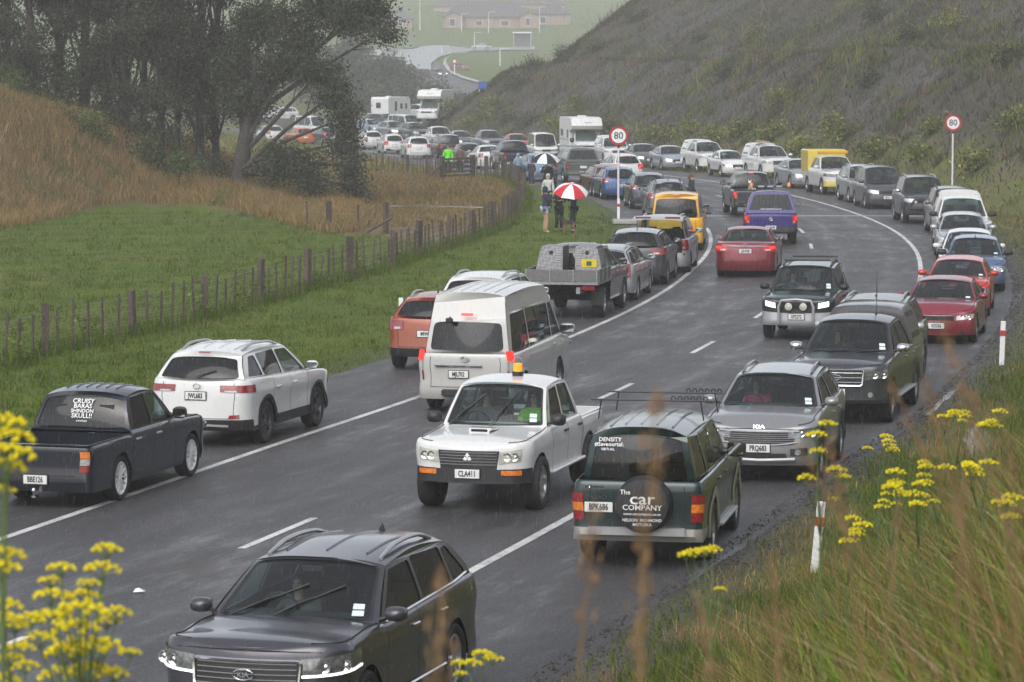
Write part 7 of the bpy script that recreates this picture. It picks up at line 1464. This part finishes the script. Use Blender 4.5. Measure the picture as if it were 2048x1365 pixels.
# ---- far junction
M_FARROAD = plain('wet_far_seal', (.09, .09, .095), .24, var=.3, scale=.2); M_PATH = plain('footpath', (.34, .335, .33), .5, var=.12, scale=.4); M_LAWN = plain('far_lawn', (.075, .125, .035), .85, var=.25, scale=.15)
def ground_poly(name, pxs, mat, lift, parent=None, kind=None):
    pts = []
    for i in range(len(pxs)):
        a, b = pxs[i], pxs[(i+1) % len(pxs)]
        for t in np.linspace(0, 1, 6, endpoint=False): pts.append((a[0]+(b[0]-a[0])*t, a[1]+(b[1]-a[1])*t))
    P = [ground_at(*q) for q in pts]; tri = tessellate_polygon([[Vector((p.x, p.y, 0)) for p in P]]); vs = [(p.x, p.y, float(base_z(p.y))+lift) for p in P]
    return obj(name, mesh_of(name, vs, [tuple(t) for t in tri]), mat, parent, kind)
jr = ground_poly('junction_road', [(700, 106), (740, 103), (800, 102), (842, 96), (870, 93), (905, 95), (940, 99), (1070, 95), (1070, 102), (985, 103.5), (935, 106), (905, 109), (878, 117), (862, 130), (862, 146), (835, 150), (812, 140), (800, 118), (740, 114), (700, 116)], M_FARROAD, .30, kind='structure')
ground_poly('traffic_island', [(806, 97), (812, 91), (826, 89), (838, 92), (840, 97), (825, 101), (810, 101)], M_LAWN, .55, jr)
pth = [(933, 107.5), (912, 110), (896, 115), (888, 122), (886, 130), (891, 140), (902, 150), (925, 160), (955, 168.5)]; wd = [2, 2, 3, 4, 4.5, 5, 4, 4, 4]
ground_poly('footpath', pth+[(x+w_*1.3, y-w_*.75) for (x, y), w_ in reversed(list(zip(pth, wd)))], M_PATH, .22, kind='structure')
def house(label, px0, px1, pyb, eave, ridge, gables, wins, depth=11.0, back=0.0):
    g0 = ground_at(px0, pyb); d = g0.y+back; A = P3(px0, pyb, d); B = P3(px1, pyb, d); zb_ = min(A.z, float(base_z(d))); w = B.x-A.x; root = thing('brick_house', label, 'house', ((A.x+B.x)/2, d, zb_), 0, 'houses above the junction'); k = d/F_PX
    he = A.z+(pyb-eave)*k-zb_; hr = A.z+(pyb-ridge)*k-zb_; q = MB(); q.box(0, depth/2, he/2, w, depth, he); wl = q.build('wall', M_BRICK, root)
    e = .5; q = MB(); hx = max(w/2-depth*.45, w*.12); q.add([(-w/2-e, -e, he), (w/2+e, -e, he), (w/2+e, depth+e, he), (-w/2-e, depth+e, he), (-hx, depth/2, hr), (hx, depth/2, hr), (-w/2-e, -e, he-.18), (w/2+e, -e, he-.18), (w/2+e, depth+e, he-.18), (-w/2-e, depth+e, he-.18)], [(0, 1, 5, 4), (1, 2, 5), (2, 3, 4, 5), (3, 0, 4), (6, 7, 1, 0), (7, 8, 2, 1), (9, 8, 7, 6)]); rf = q.build('roof', M_ROOFT, root)
    for gx0, gx1, gy in gables:
        a, b = (gx0-px0)*k-w/2, (gx1-px0)*k-w/2; hg = A.z+(pyb-gy)*k-zb_; q = MB(); q.add([(a+.3, -2, 0), (b-.3, -2, 0), (b-.3, -2, he), (a+.3, -2, he), ((a+b)/2, -2, hg-.25), (a+.3, 0, 0), (b-.3, 0, 0), (b-.3, 0, he), (a+.3, 0, he)], [(0, 1, 2, 4, 3), (0, 3, 8, 5), (1, 6, 7, 2)]); q.build('gable_wall', M_BRICK, root)
        q = MB(); q.add([(a-.2, -2.4, he-.15), ((a+b)/2, -2.4, hg), (b+.2, -2.4, he-.15), (a-.2, 5, he-.15), ((a+b)/2, 5, hg), (b+.2, 5, he-.15)], [(0, 1, 4, 3), (1, 2, 5, 4)]); q.build('gable_roof', M_ROOFT, rf)
    for wx0, wx1, wy0, wy1 in wins:
        a, b = (wx0-px0)*k-w/2, (wx1-px0)*k-w/2; z0, z1 = A.z+(pyb-wy1)*k-zb_, A.z+(pyb-wy0)*k-zb_; yy = -2.03 if any(g_[0] <= wx0 <= g_[1] for g_ in gables) else -.03; q = MB(); q.box((a+b)/2, yy, (z0+z1)/2, b-a, .06, z1-z0); wo = q.build('window', M_FRAME, root); q = MB(); q.box((a+b)/2, yy-.035, (z0+z1)/2, (b-a)*.84, .02, (z1-z0)*.82); q.build('pane', M_PANE, wo)
    return root
house('long brick house with two gabled porches above the green bank', 886, 1064, 57, 34, 4, [(888, 928, 24), (1036, 1080, 24)], [(899, 911, 37, 54), (950, 965, 42, 52), (1000, 1018, 42, 52), (1050, 1060, 36, 53)])
house('grey-roofed house left of the light pole', 770, 824, 58, 38, 18, [], [(790, 806, 43, 52)])
house('pale-roofed house partly behind the cutting', 1066, 1140, 56, 28, 8, [], [(1080, 1092, 34, 48)], back=14)
house('house with long roof behind the two-gabled one', 868, 1010, 40, 12, -12, [], [(872, 880, 20, 32)], back=60)
house('house behind the pole at the top of the estate', 1012, 1130, 38, 8, -14, [], [(1040, 1052, 14, 26)], back=75)
def lamp_pole(label, px, py0, py1):
    g = ground_at(px, py1); t = P3(px, py0, g.y); q = MB(); root = thing('light_pole', label, 'light pole', g, 0, 'light poles on the far road'); h_ = t.z-g.z; q.tube([(0, 0, -.3), (0, 0, h_*.6), (0, 0, h_)], [.16, .12, .08], 6); q.build('pole', M_POLE, root, 60); q = MB(); q.tube([(0, 0, h_), (1.2, 0, h_+.1)], .06, 5); q.rbox(1.5, 0, h_+.08, .7, .25, .12, .03); q.build('lamp_head', M_POLE, root)
for l_, a, b, c in (('tall light pole at the left end of the estate', 840, -30, 62), ('short light pole before the two-gabled house porch', 923, 28, 64), ('slim light pole in front of the long brick wall', 977, 25, 66), ('light pole right of the bus shelter', 1079, 15, 66), ('slim dark pole on the kerb of the roundabout', 884, 93, 111), ('pale post on the lawn above the junction', 949, 66, 96), ('dark pole beside the side road', 1000, 98, 132)): lamp_pole(l_, a, b, c)
g0, g1 = ground_at(1027, 93), ground_at(1062, 92); root = thing('bus_shelter', 'white-roofed bus shelter on the grass above the side road', 'bus shelter', (g0+g1)/2, 0); w = g1.x-g0.x; k = g0.y/F_PX; h_ = 26*k
q = MB(); q.rbox(0, 0, h_, w+.6, 2.4, .45, .1); q.build('shelter_roof', M_GRP, root); q = MB(); q.box(0, 1.0, h_*.5, w*.96, .08, h_*.85); q.build('back_panel', plain('shelter_panel', (.10, .11, .13), .3), root)
for x in (-w/2+.1, w/2-.1): q = MB(); q.box(x, -.9, h_*.5, .12, .12, h_); q.build('post', M_POLE, root)
g = ground_at(965, 186); k = g.y/F_PX; root = thing('blue_sign', 'square blue direction sign on the verge by the cutting', 'road sign', g, 0); q = MB(); q.rbox(0, 0, 13*k, 17*k, .06, 15*k, .02); q.build('sign_panel', plain('sign_blue', (.03, .09, .30), .5, var=.1), root)
for x in (-6*k, 6*k): q = MB(); q.box(x, .06, 5*k, .09, .06, 12*k); q.build('post', M_POLE, root)
g = ground_at(909, 151); k = g.y/F_PX; root = thing('round_sign', 'round red and white sign on a white pole by the far footpath', 'road sign', g, 0); q = MB(); q.tube([(0, 0, -.2), (0, 0, 27*k)], .09, 6); q.build('pole', M_SIGNW, root); q = MB(); q.lathe([(0, -.10), (.42, -.10), (.42, -.06)], 20, 'y', (0, 0, 27*k)); so = q.build('sign_ring', M_SIGNR, root); q = MB(); q.lathe([(0, -.13), (.27, -.13), (.27, -.1)], 20, 'y', (0, 0, 27*k)); q.build('sign_face', M_SIGNW, so)
GJ = 'cars about the far junction'
for lab, cat_, sp_, px_, py_, hd, pm, kw in (('silver ute crossing the side road far behind', 'ute', UTE, 963, 104, 185, LSILV, {}), ('grey car with headlights coming down from the roundabout', 'car', SUV, 876, 161, -62, GREY, dict(lights='on')), ('dark SUV heading up to the roundabout', 'SUV', BIGSUV, 841, 164, 118, GUN, {}), ('faded red car on the lawn by the far footpath', 'car', HATCH, 919, 146, -50, C('faded_red', (.26, .07, .07)), {}), ('white car half hidden behind the blue sign', 'car', HATCH, 981, 167, 200, WHITE, {}), ('dark car on the left arm of the roundabout', 'car', HATCH, 780, 110, 180, GREY, {})):
    g = ground_at(px_, py_); car('j%d' % px_, lab, cat_, sp_, True, ((g.x, g.y, float(base_z(g.y))+.32), math.radians(hd)), GJ, paint=pm, detail=0, name='distant_'+cat_.lower(), **kw)
# ================================================================ people, umbrellas, dogs
_q = []
def skin_piece(nodes, edges, sub=1):
    """nodes {name: (x, y, z, rx, ry)} grown into one smooth surface; finished in flush()"""
    names = list(nodes); me = bpy.data.meshes.new('skin'); me.from_pydata([nodes[k][:3] for k in names], [(names.index(a), names.index(b)) for a, b in edges], []); o = bpy.data.objects.new('skin', me); COL.objects.link(o)
    mod = o.modifiers.new('s', 'SKIN'); mod.branch_smoothing = .4
    for i, k in enumerate(names): d = me.skin_vertices[0].data[i]; d.radius = (nodes[k][3], nodes[k][4]); d.use_root = (i == 0)
    o.modifiers.new('u', 'SUBSURF').levels = sub; o.modifiers['u'].render_levels = sub; _q.append(o); return o
def flush():
    dg = bpy.context.evaluated_depsgraph_get(); dg.update(); out = {}
    for o in _q:
        m = bpy.data.meshes.new_from_object(o.evaluated_get(dg)); m.polygons.foreach_set('use_smooth', [True]*len(m.polygons)); out[o.name] = m
    for o in list(_q): bpy.data.objects.remove(o)
    _q.clear(); return out
M_SKIN = plain('skin', (.46, .27, .19), .55, var=.08, scale=9); M_HAIR = plain('dark_hair', (.022, .016, .012), .6, var=.3, scale=30); M_BLOND = plain('fair_hair', (.30, .20, .10), .6, var=.25, scale=30)
def cloth(name, c): return plain('cloth_'+name, c, .85, var=.22, scale=14)
def hand(N_, E_, s, wrist, dirv, sd):
    """palm with thumb and four bent fingers"""
    w = Vector(wrist); d = Vector(dirv).normalized(); a = Vector((sd, 0, 0))-d*d.x*sd
    a = a.normalized() if a.length > .1 else Vector((0, 1, 0)); b = d.cross(a).normalized(); k = 'h%d' % sd
    N_[k+'p'] = (*(w+d*.075), .026, .016); E_.append((s, k+'p'))
    for i, (off, l) in enumerate(((-.027, .070), (-.009, .082), (.009, .076), (.026, .058))):
        p = w+d*.10+a*off; t = p+d*l*.55; e = t+(d*.8+b*.6).normalized()*l*.45; N_[k+'k%d' % i] = (*t, .0085, .0085); N_[k+'e%d' % i] = (*e, .007, .007); E_ += [(k+'p', k+'k%d' % i), (k+'k%d' % i, k+'e%d' % i)]
    t = w+d*.06+a*(-.045); e = t+d*.04+b*.015; N_[k+'t'] = (*t, .010, .010); N_[k+'te'] = (*e, .008, .008); E_ += [(k+'p', k+'t'), (k+'t', k+'te')]
def person(label, loc, face, top, legs, height=1.7, hair=M_HAIR, pose='stand', arms=('down', 'down'), long_coat=False, shorts=None, shoes=M_BLACK, hood=None, group=None, seated=False):
    """facing +y in local axes"""
    root = thing('person', label, 'person', loc, face, group); k = height/1.72; N_ = {}; E_ = []
    def put(d, name, x, y, z, rx, ry=None): d[name] = (x*k, y*k, z*k, rx*k, (ry or rx)*k)
    put(N_, 'pel', 0, 0, .96, .145, .105); put(N_, 'wst', 0, 0, 1.10, .125, .095); put(N_, 'cst', 0, .005, 1.30, .155, .105); put(N_, 'nb', 0, 0, 1.45, .075, .06); put(N_, 'nk', 0, .01, 1.51, .05, .052); put(N_, 'jaw', 0, .035, 1.565, .055, .068); put(N_, 'hd', 0, .02, 1.64, .072, .088); put(N_, 'ct', 0, .005, 1.70, .055, .066); put(N_, 'nose', 0, .118, 1.615, .012, .014)
    E_ += [('pel', 'wst'), ('wst', 'cst'), ('cst', 'nb'), ('nb', 'nk'), ('nk', 'jaw'), ('jaw', 'hd'), ('hd', 'ct'), ('hd', 'nose')]
    for sd, nm in ((1, 'l'), (-1, 'r')):
        put(N_, nm+'ear', sd*.082, .0, 1.625, .012, .018); E_.append(('hd', nm+'ear'))
        st = {'stand': 0.0, 'walk': .22*sd}[pose]
        if seated: pts = ((.10, .02, .93, .085), (.11, .36, .98, .062), (.11, .44, .74, .042), (.11, .52, .70, .034))
        else: pts = ((.092, 0, .90, .088), (.105, .03+st*.6, .51, .060), (.108, -.02+st*1.1, .09, .042), (.115, .12+st*1.1, .035, .034))
        for i, (x, y, z, r) in enumerate(pts): put(N_, '%s%d' % (nm, i), sd*x, y, z, r)
        E_ += [('pel', nm+'0'), (nm+'0', nm+'1'), (nm+'1', nm+'2'), (nm+'2', nm+'3')]
        am = arms[0] if sd > 0 else arms[1]; put(N_, nm+'s', sd*.175, 0, 1.41, .052)
        el, wr = {'down': ((.235, -.02, 1.14), (.25, .06, .92)), 'fold': ((.23, .04, 1.16), (.06, .24, 1.20)), 'hold': ((.25, .08, 1.17), (.17, .30, 1.36)), 'up': ((.27, .12, 1.35), (.20, .22, 1.62)), 'wheel': ((.23, .20, 1.15), (.17, .42, 1.22))}[am]
        put(N_, nm+'e', sd*el[0], el[1], el[2], .042); put(N_, nm+'w', sd*wr[0], wr[1], wr[2], .028); E_ += [('cst', nm+'s'), (nm+'s', nm+'e'), (nm+'e', nm+'w')]; dv = Vector((sd*(wr[0]-el[0]), wr[1]-el[1], wr[2]-el[2])); hand(N_, E_, nm+'w', N_[nm+'w'][:3], dv, sd)
    body = skin_piece(N_, E_); T = {}; TE = []
    g = .028*k
    for a in ('pel', 'wst', 'cst', 'nb', 'ls', 'le', 'lw', 'rs', 're', 'rw'): x, y, z, rx, ry = N_[a]; T[a] = (x, y, z, rx+g*(.8 if a in ('lw', 'rw', 'nb') else 1.1), ry+g)
    for a in ('lw', 'rw'): b = N_[a[0]+'e']; x, y, z, rx, ry = T[a]; T[a] = (x*.9+b[0]*.1, y*.9+b[1]*.1, z*.9+b[2]*.1, rx, ry)
    TE = [('pel', 'wst'), ('wst', 'cst'), ('cst', 'nb'), ('cst', 'ls'), ('ls', 'le'), ('le', 'lw'), ('cst', 'rs'), ('rs', 're'), ('re', 'rw')]
    if long_coat: T['hem'] = (0, .0, .62*k, .19*k, .15*k); TE.append(('pel', 'hem'))
    else: T['hem'] = (0, 0, .86*k, .165*k, .125*k); TE.append(('pel', 'hem'))
    jk = skin_piece(T, TE); L = {}; LE = []; gl = .020*k
    for nm in 'lr':
        for i in (0, 1, 2): x, y, z, rx, ry = N_['%s%d' % (nm, i)]; L['%s%d' % (nm, i)] = (x, y, z+(.03 if i == 2 else 0), rx+gl*(1.0 if i < 2 else 1.3), ry+gl)
        if shorts: x, y, z, rx, ry = L[nm+'1']; x0, y0, z0 = L[nm+'0'][:3]; L[nm+'1'] = (x*.5+x0*.5, y*.5+y0*.5, z*.55+z0*.45, .10*k, .10*k); L.pop(nm+'2')
        LE += [(nm+'0', nm+'1')]+([] if shorts else [(nm+'1', nm+'2')])
    L['pel'] = (0, 0, .95*k, .155*k, .115*k); LE += [('pel', 'l0'), ('pel', 'r0')]; L = {'pel': L.pop('pel'), **L}; tr_ = skin_piece(L, LE)
    sh = [skin_piece({'a': N_[nm+'2'][:2]+(.07*k if not seated else N_[nm+'2'][2], .05*k, .05*k), 'b': N_[nm+'3'][:3]+(.046*k, .04*k)}, [('a', 'b')]) for nm in 'lr']
    hr = None
    names = [body.name, jk.name, tr_.name]+[s.name for s in sh]; M = flush(); bo = obj('body', M[names[0]], M_SKIN, root); obj('jacket', M[names[1]], top, root); obj('shorts' if shorts else 'trousers', M[names[2]], legs, root)
    for s in names[3:]: obj('shoe', M[s], shoes, root)
    q = MB(); prof = [(0, 1.735), (.05, 1.728), (.085, 1.69), (.097, 1.635), (.094, 1.585 if hood is None else 1.54), (.070, 1.575 if hood is None else 1.50)]
    q.lathe([(r*k, z*k) for r, z in prof], 14, 'z', (0, -.018*k, 0)); ho = q.build('hood' if hood else 'hair', hood or hair, root, 60); ho.scale = (1.0, 1.12, 1.0)
    if not hood:
        q = MB(); q.tube([(0, -.075*k, 1.62*k), (0, -.10*k, 1.52*k), (0, -.085*k, 1.42*k)], [.06*k, .055*k, .03*k], 8); q.build('hair_back', hair, ho, 60)
    for sd in (1, -1): q = MB(); q.lathe([(0, .010), (.010, .006), (.012, 0)], 8, 'y', (sd*.030*k, .098*k, 1.635*k)); q.build('eye', M_INK, bo)
    q = MB(); q.box(0, .103*k, 1.572*k, .045*k, .012*k, .010*k); q.build('mouth', plain('lips', (.30, .10, .09), .5), bo); return root
def umbrella(label, at, tilt, az, R, colours, group='open umbrellas'):
    root = thing('umbrella', label, 'umbrella', at, 0, group); root.rotation_euler = (tilt, 0, az); n_ = 8
    for i in range(n_):
        a0, a1 = 2*math.pi*i/n_, 2*math.pi*(i+1)/n_; vs = []; rows = 6
        for j in range(rows+1):
            f = j/rows; th = f*1.05; rr = R*math.sin(th)/math.sin(1.05); z = .98+R*.55*(math.cos(th)-math.cos(1.05))/(1-math.cos(1.05)); cut = .06*R*f*f
            for t in (0, .5, 1): a = a0+(a1-a0)*t; r_ = rr-(cut if t == .5 else 0); vs.append((r_*math.cos(a), r_*math.sin(a), z+(.012 if t == .5 else 0)))
        fs = [(j*3+t, j*3+3+t, j*3+4+t, j*3+1+t) for j in range(rows) for t in (0, 1)]; obj('canopy_panel', mesh_of('canopy_panel', vs, fs, 60), colours[i % len(colours)], root)
        q = MB(); q.tube([(0, 0, .98+R*.52), (R*.55*math.cos(a0), R*.55*math.sin(a0), .98+R*.33), (R*.98*math.cos(a0), R*.98*math.sin(a0), .98)], .006, 4); q.build('rib', M_SILVER, root)
    q = MB(); q.tube([(0, 0, .12), (0, 0, .98+R*.60)], .010, 6); q.build('shaft', M_SILVER, root); q = MB(); q.tube([(0, 0, .18), (0, 0, .02), (.03, 0, -.02), (.06, 0, .02)], .016, 6); q.build('handle', M_BLACK, root); return root
def dog(label, loc, face, main, second, k=1.0):
    """standing dog, nose towards +y"""
    root = thing('dog', label, 'dog', loc, face); N_ = {'ch': (0, .20, .50, .105, .13), 'bl': (0, -.02, .51, .085, .10), 'hp': (0, -.24, .50, .085, .10), 'nk': (0, .33, .60, .068, .075), 'hd': (0, .42, .72, .062, .066), 'mz': (0, .52, .69, .034, .036), 'ns': (0, .575, .685, .024, .024), 't1': (0, -.35, .50, .026, .026), 't2': (0, -.46, .40, .020, .020), 't3': (0, -.50, .28, .012, .012)}
    E_ = [('ch', 'bl'), ('bl', 'hp'), ('ch', 'nk'), ('nk', 'hd'), ('hd', 'mz'), ('mz', 'ns'), ('hp', 't1'), ('t1', 't2'), ('t2', 't3')]
    for sd in (1, -1):
        s = 'l' if sd > 0 else 'r'; N_.update({s+'sh': (sd*.075, .22, .40, .055, .06), s+'kn': (sd*.08, .21, .22, .030, .030), s+'pa': (sd*.08, .215, .06, .024, .024), s+'pt': (sd*.08, .26, .025, .026, .022), s+'th': (sd*.08, -.22, .40, .062, .085), s+'st': (sd*.09, -.15, .29, .042, .045), s+'hk': (sd*.09, -.32, .19, .026, .026), s+'hf': (sd*.09, -.29, .05, .023, .023), s+'ht': (sd*.09, -.24, .025, .026, .022), s+'er': (sd*.05, .40, .79, .020, .014), s+'et': (sd*.058, .40, .845, .008, .006)})
        E_ += [('ch', s+'sh'), (s+'sh', s+'kn'), (s+'kn', s+'pa'), (s+'pa', s+'pt'), ('hp', s+'th'), (s+'th', s+'st'), (s+'st', s+'hk'), (s+'hk', s+'hf'), (s+'hf', s+'ht'), ('hd', s+'er'), (s+'er', s+'et')]
    o = skin_piece({a: tuple(c*k for c in b) for a, b in N_.items()}, E_, 2); nm = o.name; M = flush()[nm]
    m, n, oo = nt('dog_coat_'+label[:5]); p = principled(n, oo, Roughness=.85); sp = N(n, 'ShaderNodeSeparateXYZ'); tc = N(n, 'ShaderNodeTexCoord').outputs['Object']; n.links.new(tc, sp.inputs[0]); f = mathn(n, 'ADD', mathn(n, 'MULTIPLY', sp.outputs[2], 2.0), mathn(n, 'MULTIPLY', noise(n, 7, 3, .5, tc), .35)); n.links.new(ramp(n, f, [(.78, second), (1.0, main)]), p.inputs['Base Color'])
    b = obj('body', M, m, root); q = MB(); q.lathe([(0, .02), (.02, .012), (.022, 0)], 8, 'y', (0, .585*k, .692*k)); q.build('nose', M_INK, b); return root
GPp = 'people standing on the verge'
def stand(px, py): x, y = flat(px, py); return (x, y, land(x, y, False))
NAVYC, BLKC = cloth('navy', (.022, .028, .048)), cloth('black', (.012, .012, .014))
person('person in navy hooded jacket, pale denim shorts and bright shoes facing the umbrella', stand(1091, 466), math.radians(-70), NAVYC, cloth('denim', (.36, .42, .55)), 1.72, shorts=True, arms=('fold', 'fold'), hood=NAVYC, shoes=cloth('lime_shoe', (.55, .62, .25)), group=GPp)
person('person in long black coat standing under the red and white umbrella', stand(1118, 464), math.radians(200), BLKC, BLKC, 1.68, long_coat=True, arms=('fold', 'fold'), group=GPp)
pr = person('person in dark blue padded coat holding the red and white umbrella', stand(1147, 466), math.radians(105), cloth('padded', (.035, .042, .075)), BLKC, 1.74, long_coat=True, arms=('hold', 'hold'), hood=None, group=GPp)
b = stand(1143, 466); umbrella('large red and white panelled umbrella over the group on the grass', (b[0]-.10, b[1]-.25, b[2]+.58), .34, .2, .66, [cloth('umbrella_red', (.52, .02, .035)), cloth('umbrella_white', (.78, .78, .80))])
dog('brown and black dog standing between the people on the verge', stand(1138, 468), math.radians(100), (.030, .022, .016), (.20, .12, .065), .85)
person('person in light grey hooded top seen behind the one in navy', stand(1096, 425), math.radians(170), cloth('light_grey', (.45, .46, .44)), BLKC, 1.62, hood=cloth('light_grey', (.45, .46, .44)), group=GPp)
person('person in dark coat holding the black and white umbrella', stand(1094, 400), math.radians(190), BLKC, BLKC, 1.80, long_coat=True, arms=('hold', 'down'), group=GPp)
person('person with grey shirt under an open dark jacket below the black and white umbrella', stand(1106, 398), math.radians(180), cloth('shirt_grey', (.16, .16, .19)), BLKC, 1.70, arms=('down', 'fold'), group=GPp)
b = stand(1090, 399); umbrella('black and white panelled umbrella by the grey-green ute', (b[0], b[1]-.2, b[2]+.82), .22, .1, .66, [cloth('umbrella_black', (.012, .012, .013)), cloth('umbrella_pale', (.70, .71, .74))])
person('child in dark blue raincoat next to the pale blue car', stand(1063, 372), math.radians(160), NAVYC, NAVYC, 1.35, hood=NAVYC, group=GPp)
person('person in pale blue rain poncho beside the pale blue car', stand(1036, 368), math.radians(20), cloth('poncho', (.20, .30, .36)), BLKC, 1.60, long_coat=True, hood=cloth('poncho', (.20, .30, .36)), group=GPp)
person('person in lime green high-visibility top behind the timber gate', stand(896, 349), math.radians(180), cloth('lime', (.16, .75, .03)), BLKC, 1.72, group=GPp)
person('person in brown hooded top near the timber gate', stand(921, 347), math.radians(150), cloth('brown', (.12, .075, .055)), BLKC, 1.70, hood=cloth('brown', (.12, .075, .055)), group=GPp)
person('person in dark top walking across the road past the dark grey wagon', stand(1383, 424), math.radians(-75), cloth('dark_green', (.020, .028, .026)), BLKC, 1.66, hair=plain('brown_hair', (.10, .06, .035), .6), pose='walk')
v = FLEET['blackute']; R = Matrix.Rotation(v['head'], 4, 'Z'); c = Vector(v['loc'])+R @ Vector((v['cabR']-.55, .05, .67)); dog('white-headed dog standing in the tray of the black ute', c, v['head']-math.pi/2+math.pi*.9, (.66, .62, .55), (.50, .46, .40), 1.0)
def sit(key, side, label, top, arms=('wheel', 'wheel'), hair=M_HAIR):
    v = FLEET[key]; R = Matrix.Rotation(v['head'], 4, 'Z'); c = Vector(v['loc'])+R @ Vector((v['fx']-.22, side*.37, v['zs']+.12-.93)); person(label, c, v['head']-math.pi/2, top, BLKC, 1.62, hair, arms=arms, seated=True, group='people sitting in vehicles')
sit('seltos', -1, 'driver in pink top inside the silver-grey SUV', cloth('pink', (.55, .05, .14)))
sit('l200', 1, 'passenger in lime safety vest inside the white double-cab ute', cloth('vest', (.30, .62, .06)), ('fold', 'fold'))
sit('l200', -1, 'driver in grey top inside the white double-cab ute', cloth('driver_grey', (.14, .14, .15)))
sit('ranger', -1, 'driver in dark top inside the canopy ute with chrome mirrors', NAVYC)
sit('vitara', -1, 'driver in blue top inside the dark green small 4x4', cloth('driver_blue', (.05, .07, .13)))
sit('hiace', -1, 'driver in orange cap at the wheel of the white minibus', cloth('driver_teal', (.06, .13, .13)), hair=cloth('orange_cap', (.55, .12, .04)))
sit('sorento', -1, 'driver in grey top inside the charcoal SUV', cloth('driver_grey2', (.12, .11, .11)))
# ================================================================ rain haze
hz = MB(); hz.box(0, 620, 28, 1100, 1540, 66); m, n, o = nt('rain_haze')
pv = N(n, 'ShaderNodeVolumePrincipled'); pv.inputs['Color'].default_value = (.985, .972, .985, 1); pv.inputs['Density'].default_value = .00063; pv.inputs['Anisotropy'].default_value = .1
n.links.new(pv.outputs[0], o.inputs['Volume'])
haze = hz.build('haze', m, kind='stuff')

# falling rain: thin streaks of water through the air between the bank and the bend
n = 52000; d = RNG.uniform(24, 120, n); x = d*RNG.uniform(-.19, .19, n); z = RNG.uniform(-.05, 9.5, n); z = np.maximum(z, land(x, d)+.05); l = RNG.uniform(.025, .06, n)+d*.0004; w_ = .0005+d*.000009
a = RNG.normal(.10, .03, n); V = np.empty((n, 4, 3)); V[:, 0] = np.c_[x-w_, d, z]; V[:, 1] = np.c_[x+w_, d, z]; V[:, 2] = np.c_[x+w_+a*l, d, z+l]; V[:, 3] = np.c_[x-w_+a*l, d, z+l]
m, nn, o = nt('rain_drop'); t_ = N(nn, 'ShaderNodeBsdfTransparent'); df = N(nn, 'ShaderNodeBsdfTranslucent'); df.inputs[0].default_value = (.85, .86, .88, 1); mx = N(nn, 'ShaderNodeMixShader'); mx.inputs[0].default_value = .30; nn.links.new(t_.outputs[0], mx.inputs[1]); nn.links.new(df.outputs[0], mx.inputs[2]); nn.links.new(mx.outputs[0], o.inputs['Surface'])
obj('rain', fast_mesh('rain', V.reshape(-1, 3), np.arange(n*4).reshape(n, 4), 4, None, m), None, None, 'stuff')
